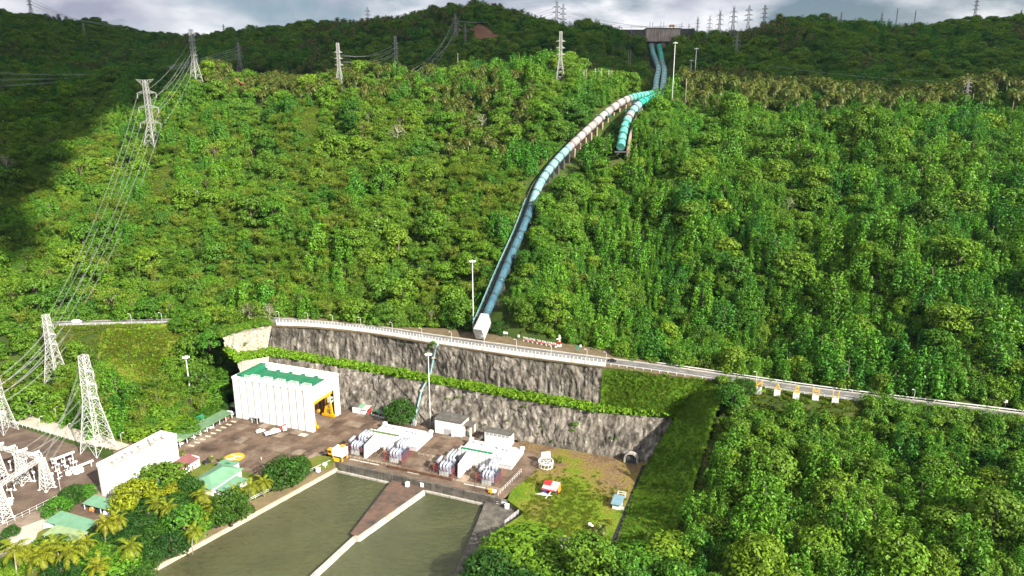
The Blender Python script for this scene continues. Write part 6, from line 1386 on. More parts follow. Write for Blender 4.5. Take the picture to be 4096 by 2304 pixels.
car(G(308,1292,ROAD_Z+0.05), road_dir(-260), 'van', 'car_white', 'white van on the left stretch of the road')
for k, (px, py, mm) in enumerate(((375,2036,'orange_tarp'),(400,2044,'car_black'),(430,2050,'car_white'))): car(G(px,py,0.02), R(100), 'suv', mm, ('orange','black','white')[k]+' car under the carport with the arched end', 'cars in the paved court')
car(G(205,2108,0.02), R(20), 'van', 'car_white', 'white van half under the twin carports'); car(G(832,1852,0.02), SA+R(70), 'suv', 'car_black', 'dark car beside the maroon-roofed house'); car(G(925,1862,0.02), SA+R(70), 'sedan', 'car_white', 'white car behind the sage-green office roof'); car(G(1310,1822,0.05), SA+R(80), 'suv', 'car_black', 'dark pickup parked behind the portal crane')
tk = empty('crane_truck', SB(-17.2,-7.8,0.02), SA+R(58), 'long white flatbed crane truck before the hall', 'truck')
MB().box(-5.5,2.2,-1.2,1.2,0.9,1.15).build('bed', MAT['car_white'], tk); m = MB(); [m.box(-5.5,2.2,y-0.06,y+0.06,1.152,1.75) for y in (-1.14,1.14)]; m.box(-5.5,-5.38,-1.08,1.08,1.152,1.75); m.build('side_boards', MAT['car_white'], tk)
c = MB().box(3.4,5.4,-1.2,1.2,0.7,2.7).build('cab', MAT['car_white'], tk); MB().box(5.41,5.46,-1.0,1.0,1.6,2.5).build('windscreen', MAT['dark_glass'], c); m = MB(); m.box(2.4,3.2,-0.4,0.4,0.9,3.0); m.obox((2.8,0,3.0),(5.6,0,3.5),0.35,0.4); m.build('crane_arm', MAT['red_paint'], tk)
for x in (-4.2,-3.0,4.3):
    for y in (-1.0,1.0): MB().tube([(x,y-0.18,0.5),(x,y+0.18,0.5)],0.5,12).build('wheel', MAT['black_rubber'], tk)
# people
def person(base, rz, shirt, trousers, label):
    t = empty('person', base, rz, label, 'person'); m = MB()
    ring = lambda c, rx, ry: [(c[0]+rx*math.cos(k*math.pi/4), c[1]+ry*math.sin(k*math.pi/4), c[2]) for k in range(8)]
    def loft(secs):
        vs = []; [vs.extend(ring(c, rx, ry)) for c, rx, ry in secs]; n = len(secs); m.add(vs, [(i*8+k,i*8+(k+1)%8,(i+1)*8+(k+1)%8,(i+1)*8+k) for i in range(n-1) for k in range(8)], True)
    loft([((0,0,0.85),0.16,0.11),((0,0,1.05),0.15,0.10),((0,0,1.3),0.19,0.12),((0,0,1.45),0.18,0.10),((0,0,1.52),0.06,0.06),((0,0,1.56),0.06,0.06),((0,0,1.62),0.09,0.10),((0,0,1.70),0.095,0.11),((0,0,1.78),0.06,0.07),((0,0,1.80),0.01,0.01)])
    for s_ in (-1, 1): loft([((s_*0.09,0,0.92),0.09,0.10),((s_*0.1,0.03*s_,0.5),0.065,0.075),((s_*0.1,0.02,0.1),0.045,0.05),((s_*0.1,-0.05,0.0),0.05,0.12)]); loft([((s_*0.19,0,1.43),0.055,0.06),((s_*0.24,0.03,1.15),0.045,0.05),((s_*0.25,-0.08,0.88),0.035,0.04),((s_*0.25,-0.1,0.75),0.03,0.045)])
    me = m.mesh('body'); me.materials.append(MAT['hall_inside']); link('body', me, None, t)
    MB().lathe([(0.165,0.86),(0.16,1.05),(0.205,1.3),(0.2,1.44),(0.08,1.52)],10).build('shirt', MAT[shirt], t)
    for s_ in (-1, 1): MB().tube([(s_*0.09,0,0.93),(s_*0.1,0.03*s_,0.5),(s_*0.1,0.02,0.1)],[0.105,0.085,0.07],8).build('trouser_leg', MAT[trousers], t)
    MB().lathe([(0.10,1.70),(0.11,1.75),(0.07,1.82),(0.0,1.84)],8).build('hair', MAT['black_rubber'], t)
person(G(1046,1840,0.01), 0.4, 'white_wall', 'white_wall', 'person in white walking on the yard right of the helipad'); person(G(1030,1902,0.01), 1.0, 'white_wall', 'trafo_dark', 'person in a white shirt near the round tree by the channel'); person(G(788,1767,0.01), 2.0, 'white_wall', 'trafo_dark', 'person standing by the near end of the long carport')
# ---- distribution poles on the crest left of the pipes
def h_pole(px, py, ptop, Y, n, label):
    b = AY(px, py, Y); z = min(b[2], ground(b[0], b[1])); H = AY(px, ptop, Y)[2]-z; t = empty('utility_pole', (b[0],b[1],z), 0, label, 'pole', 'utility poles left of the penstocks')
    for k in range(n): MB().tube([(k*2.6,0,0),(k*2.6,0,H)],[0.22,0.16],6).build('pole', MAT['wood_pole'], t)
    if n > 1:
        for z_ in (H-1.0, H-3.0): MB().box(-0.8,(n-1)*2.6+0.8,-0.12,0.12,z_-0.12,z_+0.12).build('crossarm', MAT['wood_pole'], t)
for px, py, pt, n, lab in ((2336,292,277,1,'leftmost single pole'),(2345,293,277,1,'second single pole'),(2381,308,272,3,'three-pole frame'),(2434,330,280,2,'two-pole frame'),(2450,352,318,4,'low four-pole frame')): h_pole(px, py, pt, 610, n, lab+' on the crest left of the penstocks')
for px, py, pt, n, lab in ((2512,260,200,1,'tall pole on the dark slope left of the upper pipes'),(2522,236,200,1,'second tall pole on the dark slope left of the upper pipes'),(2500,325,285,2,'two-pole frame at the foot of the dark slope'),(2481,168,135,2,'two-pole frame just below the skyline left of the intake'),(2459,132,105,3,'pole trio on the skyline left of the intake'),(2525,130,100,1,'lone pole on the skyline left of the intake')): h_pole(px, py, pt, 840 if py > 180 else 1010, n, lab)
h_pole(1832, 278, 212, 700, 1, 'white single pole on the crest under the brown clearing'); h_pole(2745, 350, 313, 580, 1, 'small lamp pole in front of the palms right of the bend')
# keep plants off the penstocks, masts and clearings
CORRIDORS = [([tuple(p) for p in pathL if 455 < p.y < 575], 13.0), ([tuple(p+Vector((4,-5,0))) for p in pathL if 470 < p.y < 560], 8.0), ([tuple(p) for p in pathL if p.y < 570], 8.5), ([tuple(p) for p in pathR if p.y < 570], 7.5), ([tuple(p) for p in pathL if p.y >= 560], 11), ([tuple(p) for p in pathR if p.y >= 560], 12)]
def hitpoly(pts): return [hit(x, y)[:2] for x, y in pts]
EXTRA_NOGO = [hitpoly([(420,1335),(560,1318),(700,1310),(735,1350),(710,1430),(650,1520),(600,1590),(500,1600),(430,1500),(400,1390)])]

EXTRA_NOGO += [[p[:2] for p in EM_T]+[p[:2] for p in EM_B][::-1], [(p[0]+5.5, p[1]+0.5) for p in EM_T]+[p[:2] for p in EM_T][::-1]]
q_ = seg(PX(2985,1535), PX(3480,1600)); EXTRA_NOGO.append([tuple(p)[:2] for p in off(q_, -3)]+[tuple(p)[:2] for p in off(q_, -15)][::-1])
# bare earth, shown where the hill has been cut
mat('orange_earth', (0.34,0.17,0.07), (0.24,0.115,0.05), 0.95, 0.12, bump=0.5, detail=8)
mat('brown_earth', (0.17,0.085,0.05), (0.12,0.065,0.04), 0.95, 0.06, bump=0.4, detail=8)
def terrain_patch(name, pts, matn, sp, lift):
    poly = hitpoly(pts); xs = [p_[0] for p_ in poly]; ys = [p_[1] for p_ in poly]; gx, gy = np.meshgrid(np.arange(min(xs), max(xs)+sp, sp), np.arange(min(ys), max(ys)+sp, sp)); ins = in_poly(gx, gy, poly)
    gz = terrain(gx, gy)+lift+noise2(gx, gy, 4, 3, 1/12.0)*1.0; h_, w_ = gx.shape; ix = np.arange(h_*w_).reshape(h_, w_); c_ = ins[:-1,:-1]|ins[1:,1:]
    fc_ = np.stack([ix[:-1,:-1], ix[:-1,1:], ix[1:,1:], ix[1:,:-1]], -1)[c_]
    tag(link(name, np_mesh(name, np.stack([gx,gy,gz],-1).reshape(-1,3), fc_, True), MAT[matn]), kind='structure'); EXTRA_NOGO.append(poly)
terrain_patch('earth_cutting', [(915,300),(955,293),(1005,300),(1012,325),(985,345),(920,352)], 'orange_earth', 2.5, 1.2)
terrain_patch('earth_cutting', [(1085,302),(1130,303),(1180,322),(1140,328),(1090,318)], 'orange_earth', 2.5, 1.2)
terrain_patch('brown_clearing', [(1832,108),(1880,118),(1955,128),(2045,168),(2050,192),(1985,205),(1950,196),(1925,165),(1875,160),(1835,140)], 'brown_earth', 6.0, 2.5)
GREEN_PATCH = [hitpoly([(1215,440),(1275,425),(1300,470),(1290,540),(1240,575),(1190,545),(1200,490)]), hitpoly([(600,700),(700,660),(720,740),(660,810),(590,800)])]
EXTRA_NOGO += GREEN_PATCH

mat('clearing_grass', (0.10,0.17,0.014), (0.17,0.17,0.03), 0.95, 0.10, bump=0.8, detail=8, spec=0.1)
keep_ = list(EXTRA_NOGO); terrain_patch('grass_clearing', [(420,1335),(560,1318),(700,1310),(735,1350),(710,1430),(650,1520),(600,1590),(500,1600),(430,1500),(400,1390)], 'clearing_grass', 2.0, 0.35); EXTRA_NOGO = keep_

q_ = seg(PX(175,1300), PX(700,1290)); EXTRA_NOGO.append([tuple(p)[:2] for p in off(q_, -3)]+[tuple(p)[:2] for p in off(q_, -17)][::-1]); LEFT_VERGE = EXTRA_NOGO[-1]
CORRIDORS.append(([tuple(pathR[0]), (pathR[0].x-3, pathR[0].y-18, 0)], 7.5))
CLEAR_DISCS += [(*G(774,1652)[:2], 4.5), (*G(790,1685)[:2], 5.0)]
# ================================================================== vegetation
foliage('leaf_broad', [(0.036,0.114,0.011),(0.063,0.165,0.013),(0.102,0.220,0.014),(0.051,0.144,0.017),(0.144,0.243,0.017),(0.031,0.097,0.013)], tint=(0.132,0.220,0.017), gloss=0.012)
foliage('leaf_dark', [(0.021,0.068,0.012),(0.034,0.094,0.013),(0.047,0.112,0.012)], isl=0.45, gloss=0.012)
foliage('leaf_yellow', [(0.221,0.247,0.013),(0.286,0.286,0.017),(0.169,0.234,0.013)], isl=0.5, gloss=0.012)
foliage('leaf_olive', [(0.083,0.169,0.013),(0.124,0.198,0.015),(0.170,0.220,0.027),(0.055,0.147,0.012)], isl=0.55, gloss=0.012)
foliage('leaf_palm', [(0.070,0.110,0.014),(0.105,0.135,0.020),(0.140,0.155,0.032)], isl=0.55, gloss=0.03)
foliage('leaf_palm_gold', [(0.221,0.234,0.016),(0.169,0.215,0.016)], isl=0.5, gloss=0.012)
foliage('leaf_vine', [(0.043,0.165,0.017),(0.069,0.214,0.019),(0.110,0.257,0.020),(0.031,0.125,0.017),(0.055,0.180,0.024)], tint=(0.120,0.250,0.017), isl=0.55, gloss=0.012)
foliage('leaf_bush', [(0.042,0.132,0.011),(0.078,0.184,0.013),(0.126,0.220,0.017),(0.051,0.141,0.015)], tint=(0.120,0.215,0.017), isl=0.55, gloss=0.012)
foliage('leaf_pale', [(0.260,0.286,0.156),(0.195,0.234,0.104)], isl=0.4, gloss=0.012)
foliage('leaf_bench', [(0.091,0.221,0.010),(0.137,0.260,0.013),(0.111,0.202,0.013)], isl=0.5, gloss=0.012)
foliage('field_blades', [(0.11,0.16,0.012),(0.14,0.17,0.016),(0.09,0.15,0.012)], isl=0.4, gloss=0.012)
foliage('grass_blades', [(0.080,0.190,0.014),(0.125,0.235,0.016),(0.150,0.215,0.020)], isl=0.45, gloss=0.012)
mat('bark', (0.16,0.13,0.10), (0.09,0.07,0.05), 0.95, 1.5, stretch=(1,1,0.3))
mat('pale_bark', (0.42,0.37,0.30), (0.26,0.22,0.17), 0.95, 1.5, stretch=(1,1,0.3))

def unit(v): return v/(np.linalg.norm(v, axis=-1, keepdims=True)+1e-9)
def cards(c, n, size, rng, aspect=0.62, tilt=0.55, axis=None):
    """one diamond-shaped leaf spray per point, facing roughly along n"""
    k = len(c); n = unit(n + rng.normal(0, tilt, (k,3)))
    t = rng.normal(0, 1, (k,3)) if axis is None else axis + rng.normal(0, 0.25, (k,3))
    t = unit(t - n*(t*n).sum(-1, keepdims=True)); b = np.cross(n, t)
    s = (size*(0.6+0.8*rng.random(k)))[:,None] if np.isscalar(size) else size[:,None]
    v = np.stack([c+t*s*0.5, c+b*s*0.5*aspect+n*s*0.06, c-t*s*0.5, c-b*s*0.5*aspect+n*s*0.06], 1).reshape(-1,3)
    f = np.arange(k*4).reshape(k,4); return v, f
def lobes_crown(rng, lobes, per, size, tilt=0.5, flat=0.75, inner=0.12, droop=0.0):
    C = []; Nn = []
    for (lc, lr) in lobes:
        k = int(per*lr*lr); d = unit(rng.normal(0,1,(k,3))); d = d[d[:,2] > -0.55]
        rad = lr*(1-inner*rng.random(len(d))**2*3*0.5)*(0.88+0.24*noise2(d[:,0]*2.2+lc[0], d[:,1]*2.2+lc[1]+d[:,2]*1.7, 3, 2))
        p = d*rad[:,None]*np.array([1,1,flat]); C.append(p+np.array(lc)); nn_ = d.copy(); nn_[:,2] += 0.25-droop; Nn.append(nn_)
    C = np.concatenate(C); Nn = np.concatenate(Nn)
    return cards(C, Nn, size, rng, tilt=tilt)
def trunk_mesh(name, h, r, limbs, rng, matn='bark'):
    mb = MB(); bend = rng.normal(0, 0.25, 2)
    pts = [(0,0,-1.2), (bend[0]*0.3, bend[1]*0.3, h*0.35), (bend[0], bend[1], h*0.7), (bend[0]*1.3, bend[1]*1.3, h)]
    mb.tube(pts, [r*1.25, r, r*0.75, r*0.45], 6)
    for e in limbs:
        s0 = Vector(pts[2]).lerp(Vector(pts[1]), rng.random()*0.7); e = Vector(e)
        mid = s0.lerp(e, 0.5) + Vector((0,0,0.08*(e-s0).length))
        mb.tube([s0, mid, e], [r*0.5, r*0.34, r*0.12], 5)
    me = mb.mesh(name); me.materials.append(MAT[matn]); return me
def crown_mesh(name, v, f, matn):
    me = np_mesh(name, v, f); me.materials.append(MAT[matn]); return me

PROTO = {}                                            # kind -> list of (trunk mesh, crown mesh)
def proto(kind, tr, cr): PROTO.setdefault(kind, []).append((tr, cr))
def make_broad(kind, seed, h, rx, nl, lr, per, size, matn, flat=0.8, barkn='bark', spread=0.75, tilt=0.5, zf=0.42):
    rng = np.random.default_rng(seed); lobes = []
    for i in range(nl):
        a = i*2.399+rng.random()*0.8; q = math.sqrt((i+0.5)/nl)*spread*rx
        z = h*(1-zf*(q/rx)**2) - lr*0.75*rng.random() - lr*0.5
        lobes.append(((q*math.cos(a), q*math.sin(a), z), lr*(0.7+0.6*rng.random())))
    for i in range(nl//2):                            # skirt of lower lobes
        a = rng.random()*6.283; q = rx*(0.55+0.35*rng.random())
        lobes.append(((q*math.cos(a), q*math.sin(a), h*(0.28+0.25*rng.random())), lr*(0.6+0.4*rng.random())))
    if kind in ('dense','golden','bright','broad','airy'):
        for i in range(nl if kind != 'airy' else nl//2):
            a = i*2.399; q = rx*(0.6+0.25*rng.random()); lobes.append(((q*math.cos(a), q*math.sin(a), h*(0.12+0.3*rng.random())), lr*(0.75+0.4*rng.random())))
    v, f = lobes_crown(rng, lobes, per, size, tilt)
    proto(kind, trunk_mesh(kind+'_trunk', h*0.75, 0.22+h*0.012, [l[0] for l in lobes[:7]], rng, barkn), crown_mesh(kind+'_crown', v, f, matn))
for i, (h, rx, nl, lr) in enumerate(((9.5,4.6,12,1.9),(11.5,4.2,11,1.8),(8.0,5.2,14,1.7),(10.5,5.0,13,2.1),(7.2,3.8,9,1.6),(12.5,4.8,14,1.7))):
    make_broad('broad', 100+i, h*0.92, rx*1.08, nl, lr*1.15, 36, 0.66, 'leaf_broad', tilt=0.33)
for i, (h, rx, nl, lr) in enumerate(((9.0,4.2,13,1.4),(10.5,4.6,15,1.5))):
    make_broad('airy', 140+i, h, rx, nl, lr, 30, 0.55, 'leaf_olive', spread=0.95, tilt=0.55)
for i, (h, rx, nl, lr) in enumerate(((7.5,5.2,18,1.7),(7.0,4.6,15,1.8),(8.2,5.6,20,1.7))):     # dense round park trees
    make_broad('dense', 170+i, h, rx, nl, lr, 52, 0.50, 'leaf_dark', zf=0.55, spread=0.80, tilt=0.45)
make_broad('golden', 190, 7.5, 5.5, 18, 1.7, 46, 0.55, 'leaf_yellow', zf=0.5)
make_broad('bright', 195, 8.0, 4.6, 14, 1.7, 46, 0.55, 'leaf_vine', zf=0.5)
make_broad('pale', 197, 8.5, 3.6, 12, 1.2, 26, 0.5, 'leaf_pale', barkn='pale_bark', spread=0.95, tilt=0.8)
def make_vine(seed, h, rx):                           # tree smothered in creepers: drooping columns of leaves
    rng = np.random.default_rng(seed); lobes = []
    for i in range(9):
        a = rng.random()*6.283; q = rx*rng.random()**0.6; hh = h*(1-0.5*(q/rx)**2)*(0.75+0.35*rng.random())
        n = 3 + int(hh/2.4)
        for k in range(n):
            z = hh*(1-k/n); lobes.append(((q*math.cos(a)*(1+0.04*k)+rng.normal(0,.15), q*math.sin(a)*(1+0.04*k)+rng.normal(0,.15), z), (0.95+0.12*k)*(0.8+0.3*rng.random())))
    v, f = lobes_crown(rng, lobes, 30, 0.62, 0.36, flat=1.15, droop=0.1)
    proto('vine', trunk_mesh('vine_trunk', h*0.7, 0.25, [], rng), crown_mesh('vine_crown', v, f, 'leaf_vine'))
for i, (h, rx) in enumerate(((9.5,3.8),(7.5,4.4),(11.5,3.6))): make_vine(210+i, h, rx)
def make_bush(seed, h, rx, matn='leaf_bush', kind='bush'):
    rng = np.random.default_rng(seed); lobes = [((rx*rng.normal(0,.42), rx*rng.normal(0,.42), h*(0.35+0.4*rng.random())), 0.55*h*(0.5+0.6*rng.random())) for _ in range(7)]
    v, f = lobes_crown(rng, lobes, 34, 0.62, 0.4)
    proto(kind, None, crown_mesh(kind, v, f, matn))
for i, (h, rx) in enumerate(((3.2,2.8),(2.4,3.2),(4.0,2.6))): make_bush(230+i, h, rx)
def make_bamboo(seed, h):
    rng = np.random.default_rng(seed); V = []; Fq = []; b0 = 0; mb = MB()
    for i in range(26):
        a = rng.random()*6.283; q = 0.9*rng.random(); lean = 1.5+3.2*rng.random(); hh = h*(0.7+0.4*rng.random())
        t = np.linspace(0.25, 1.05, 34); px = (q+lean*t**2.4)*math.cos(a); py = (q+lean*t**2.4)*math.sin(a); pz = hh*(t-0.22*t**4)
        c = np.stack([px, py, pz], -1)+rng.normal(0, 0.34, (34,3)); c = np.repeat(c, 2, 0)+rng.normal(0,0.22,(68,3))
        n_ = np.tile(np.array([math.cos(a)*0.4, math.sin(a)*0.4, 0.8]), (68,1))
        v, f = cards(c, n_, 0.72, rng, 0.30, 0.6); V.append(v); Fq.append(f+b0); b0 += len(v)
        if i < 10: mb.tube([(q*math.cos(a),q*math.sin(a),-1)] + [(px[k],py[k],pz[k]) for k in (0,10,20)], [0.07,0.06,0.05,0.03], 4)
    tr = mb.mesh('bamboo_culms'); tr.materials.append(MAT['pale_bark'])
    proto('bamboo', tr, crown_mesh('bamboo_crown', np.concatenate(V), np.concatenate(Fq), 'leaf_olive'))
make_bamboo(251, 11.0); make_bamboo(252, 9.0)
def make_palm(kind, seed, h, nf=22, fl=4.2, matn='leaf_palm', lean=0.8):
    rng = np.random.default_rng(seed); V = []; F = []; b0 = 0
    a0 = rng.random()*6.283; top = np.array([lean*math.cos(a0), lean*math.sin(a0), h])
    for i in range(nf):
        a = i*2.399; el = R(70)-R(95)*(i/nf); L_ = fl*(0.85+0.3*rng.random()); n = 13
        d = np.array([math.cos(a)*math.cos(el), math.sin(a)*math.cos(el), math.sin(el)]); p = top.copy(); side = np.array([-math.sin(a), math.cos(a), 0]); pts = []
        for k in range(n):
            pts.append(p.copy()); p = p+d*L_/n; d = unit(d+np.array([0,0,-0.10-0.022*k*(0.6+0.4*i/nf)]))
        for k in range(1, n):
            wl_ = 0.85*math.sin(math.pi*(0.12+0.86*k/n))**0.7; axis = unit(pts[k]-pts[k-1])
            for s_ in (-1, 1):
                tip = pts[k]+side*s_*wl_+axis*0.55+np.array([0,0,-0.28*wl_-0.1*rng.random()])
                m0, m1 = pts[k]-axis*0.13, pts[k]+axis*0.15
                V += [m0, m1, tip+axis*0.09, tip-axis*0.07]; F.append((b0,b0+1,b0+2,b0+3)); b0 += 4
    cr = crown_mesh(kind+'_crown', np.array(V), np.array(F), matn)
    mb = MB(); mb.tube([(0,0,-1),(top[0]*0.15,top[1]*0.15,h*0.4),(top[0]*0.55,top[1]*0.55,h*0.75),tuple(top)], [0.26,0.19,0.16,0.14], 6)
    tr = mb.mesh(kind+'_trunk'); tr.materials.append(MAT['pale_bark']); proto(kind, tr, cr)
make_palm('palm', 271, 8.5); make_palm('palm', 272, 10.5, lean=1.6); make_palm('palm', 273, 7.0, 20, 3.9)
make_palm('goldpalm', 281, 7.0, 17, 5.2, 'leaf_palm_gold'); make_palm('goldpalm', 282, 8.5, 16, 5.0, 'leaf_palm_gold', 1.5); make_palm('smallpalm', 285, 3.0, 14, 2.6, 'leaf_palm')
def make_banana(seed):
    rng = np.random.default_rng(seed); mb = MB()
    for s_ in range(3):
        ox, oy = rng.normal(0,1.1,2)
        for i in range(8):
            a = i*2.4+rng.random(); el = R(70-8*i); d = Vector((math.cos(a)*math.cos(el), math.sin(a)*math.cos(el), math.sin(el))); p = Vector((ox,oy,1.8)); sd = Vector((-math.sin(a),math.cos(a),0))
            P = []
            for k in range(6):
                P.append((p.copy(), 0.36*math.sin(math.pi*(0.12+0.85*k/5)))); p = p+d*0.55; d = (d+Vector((0,0,-0.22))).normalized()
            vs = [q+sd*w_ for q, w_ in P]+[q-sd*w_ for q, w_ in P]
            mb.add(vs, [(k,k+1,k+7,k+6) for k in range(5)])
    me = mb.mesh('banana'); me.materials.append(MAT['leaf_palm']); proto('banana', None, me)
make_banana(291); make_banana(292)

# ---- where plants may not stand
NOGO = [PIT_CARVE, CHANNEL, FLAT]                     # polygons, more are added by the builders before this point
def blocked(x, y):
    m = np.zeros(x.shape, bool)
    for p in NOGO + EXTRA_NOGO: m |= in_poly(x, y, p)
    d, s_ = dist_path(x, y, ROAD); m |= (d < np.where(s_ > 0, verge_w(x)+1.8+np.interp(x, (-58,-30,42,60), (0,4.5,4.5,0)), 6.0))
    for path, rad in CORRIDORS:
        d, _ = dist_path(x, y, path); m |= d < rad
    for cx, cy, rad in CLEAR_DISCS: m |= np.hypot(x-cx, y-cy) < rad
    return m
def grid_pts(y0, y1, sp, seed, jit=0.42, xlim=1.0):
    rng = np.random.default_rng(seed); ys = np.arange(y0, y1, sp*0.87); X = []; Y = []
    for k, yv in enumerate(ys):
        xs = np.arange(-xlim*yv-30, xlim*yv+30, sp)+(k%2)*sp/2
        X.append(xs+rng.uniform(-jit,jit,len(xs))*sp); Y.append(yv+rng.uniform(-jit,jit,len(xs))*sp)
    X = np.concatenate(X); Y = np.concatenate(Y); b_ = blocked(X, Y); return X[~b_], Y[~b_]
def vis_order(x, y, z):
    D = y*CT-(z-CAM_H)*ST; px = 2048+FPX*x/D; py = 1152-FPX*(y*ST+(z-CAM_H)*CT)/D
    inf = (px > 10) & (px < 4086) & (py > 0) & (py < 2290); return D, px, py, inf

# kinds over the hill: index by large-scale noise so groves form
kinds = ['broad','vine','airy','bamboo','palm','banana','pale']
nvar = {k: len(PROTO[k]) for k in PROTO}
inst_col = bpy.data.collections.new('plant_protos'); PIDX = {}
order = []
for k in PROTO:
    for i, (tr, cr) in enumerate(PROTO[k]):
        vs = [tuple(v.co) for v in cr.vertices]; 
        ob = bpy.data.objects.new('p%03d' % len(order), cr); inst_col.objects.link(ob); PIDX[(k,i)] = len(order); order.append(ob)
# trunks of palms show, so palm protos for mass use carry their trunk joined
for i, (tr, cr) in enumerate(PROTO['palm']):
    bm = bmesh.new(); bm.from_mesh(tr); nt_ = len(bm.faces); bm.from_mesh(cr)
    for k, f in enumerate(bm.faces): f.material_index = 0 if k < nt_ else 1
    me = bpy.data.meshes.new('palm_whole'); bm.to_mesh(me); bm.free(); me.materials.append(MAT['bark']); me.materials.append(MAT['leaf_palm'])
    ob = bpy.data.objects.new('p%03d' % len(order), me); inst_col.objects.link(ob); PIDX[('palmw',i)] = len(order); order.append(ob)
def gn_scatter(name, x, y, z, pid, scl, rot, label):
    me = bpy.data.meshes.new(name); me.vertices.add(len(x)); me.vertices.foreach_set('co', np.stack([x,y,z],-1).astype(np.float32).ravel())
    for nm, ty, arr in (('pid','INT',pid.astype(np.int32)),('scl','FLOAT',scl.astype(np.float32)),('rz','FLOAT',rot.astype(np.float32))):
        a = me.attributes.new(nm, ty, 'POINT'); a.data.foreach_set('value', arr)
    ob = bpy.data.objects.new(name, me); COL.objects.link(ob); tag(ob, label, None, None, 'stuff')
    g = bpy.data.node_groups.new(name, 'GeometryNodeTree'); g.interface.new_socket('Geometry', in_out='INPUT', socket_type='NodeSocketGeometry'); g.interface.new_socket('Geometry', in_out='OUTPUT', socket_type='NodeSocketGeometry')
    N = g.nodes.new; L = g.links.new; gi = N('NodeGroupInput'); go = N('NodeGroupOutput')
    ci = N('GeometryNodeCollectionInfo'); ci.inputs['Collection'].default_value = inst_col; ci.inputs['Separate Children'].default_value = True; ci.inputs['Reset Children'].default_value = True
    ip = N('GeometryNodeInstanceOnPoints'); ip.inputs['Pick Instance'].default_value = True
    def attr(nm, ty):
        n = N('GeometryNodeInputNamedAttribute'); n.data_type = ty; n.inputs['Name'].default_value = nm; return n.outputs['Attribute']
    cx = N('ShaderNodeCombineXYZ'); L(attr('rz','FLOAT'), cx.inputs['Z'])
    L(gi.outputs[0], ip.inputs['Points']); L(ci.outputs[0], ip.inputs['Instance']); L(attr('pid','INT'), ip.inputs['Instance Index'])
    er = N('FunctionNodeEulerToRotation'); L(cx.outputs[0], er.inputs[0]); L(er.outputs[0], ip.inputs['Rotation']); L(attr('scl','FLOAT'), ip.inputs['Scale'])
    L(ip.outputs[0], go.inputs[0])
    md = ob.modifiers.new('scatter', 'NODES'); md.node_group = g; return ob

def tree_thing(name, kind, var, loc, rz, scl, label, cat, group=None):
    tr, cr = PROTO[kind][var % len(PROTO[kind])]
    r_ = empty(name, loc, rz, label, cat, group); r_.scale = (scl, scl, scl)
    if tr: link('trunk', tr, None, r_)
    link('crown', cr, None, r_); return r_

# ---- hillside forest in front
X1, Y1 = grid_pts(190, 800, 5.6, 31, 0.5)
from mathutils.kdtree import KDTree
def thin(X, Y, seed):
    rng = np.random.default_rng(seed); n = len(X); big = rng.random(n) < 0.10; s_ = np.where(big, rng.uniform(1.45, 2.05, n), rng.uniform(0.65, 1.3, n))
    kd = KDTree(n); [kd.insert((X[i], Y[i], 0), i) for i in range(n)]; kd.balance(); alive = np.ones(n, bool)
    for i in np.nonzero(big)[0]:
        if not alive[i]: continue
        for co, j, d in kd.find_range((X[i], Y[i], 0), 3.6*s_[i]):
            if j != i and s_[j] <= s_[i]: alive[j] = False
    return X[alive], Y[alive], s_[alive]
X1, Y1, S1 = thin(X1, Y1, 5)
X2, Y2 = grid_pts(800, 1650, 9.0, 32, 0.5); S2 = np.random.default_rng(6).uniform(0.7, 1.5, len(X2))
X = np.concatenate([X1,X2]); Y = np.concatenate([Y1,Y2]); Z = terrain(X, Y); nP = len(X); far = Y > 800
rng = np.random.default_rng(77)
g1 = noise2(X, Y, 61, 3, 1/70.0); g2 = noise2(X, Y, 62, 3, 1/45.0); g3 = noise2(X, Y, 63, 2, 1/110.0); rr = rng.random(nP)
kind = np.full(nP, 0)
D, ppx, ppy, inf = vis_order(X, Y, Z)
kind[(g1 > 0.12) & (rr < 0.75)] = 1                                          # creeper-covered
kind[(ppx > 2300) & (rr < 0.62) & (Y < 620)] = 1
kind[(ppx < 2100) & (Y < 640) & (g2 > 0.02) & (rr > 0.35)] = 3                # bamboo and feathery trees on the left slope
kind[(ppx < 2000) & (Y < 640) & (g2 < -0.12) & (rr > 0.60)] = 2
palmz = ((ppy < 470) & (ppy > 250) & (ppx > 2690) & (Y < 660)) | ((ppx > 1350) & (ppx < 2150) & (ppy > 330) & (ppy < 660) & (g3 > -0.1)) | ((ppx > 800) & (ppx < 1750) & (ppy > 290) & (ppy < 420)) | (far & (g1 > 0.05) & (g3 > 0))
kind[palmz & (rr > 0.38)] = 4; crestp = (ppx > 2690) & (Y < 660) & (ppy < 480)
kind[(rr > 0.955) & (Y < 700)] = 5
kind[(rr < 0.004) & (Y < 600)] = 6
scl = np.concatenate([S1, S2]); scl = np.where(kind == 4, rng.uniform(0.95,1.4,nP), scl); scl = np.where(crestp & (kind != 4), np.minimum(scl, 0.8), scl); scl = np.where((kind == 3), np.clip(scl,0.6,1.3), scl)
dr_, sr_ = dist_path(X, Y, ROAD); scl *= np.where((sr_ < 0) & (dr_ < 32) & (ppx > 2700), np.clip(0.25+dr_/42, 0.3, 1), 1.0)
rot = rng.random(nP)*6.283; var = rng.integers(0, 60, nP)
pid = np.array([PIDX[(('palmw' if kinds[k] == 'palm' else kinds[k]), v % nvar[kinds[k]])] for k, v in zip(kind, var)])
single = np.zeros(nP, bool)
def pick(mask, n):
    c = np.nonzero(mask & inf & ~single)[0]; c = c[np.argsort(D[c]/scl[c])][:n]; single[c] = True; return c
pc = pick(np.isin(kind, (0,1)), 290); bc = pick(kind == 3, 60); cc = pick(kind == 4, 130); ac = pick(np.isin(kind, (2,6)), 50)
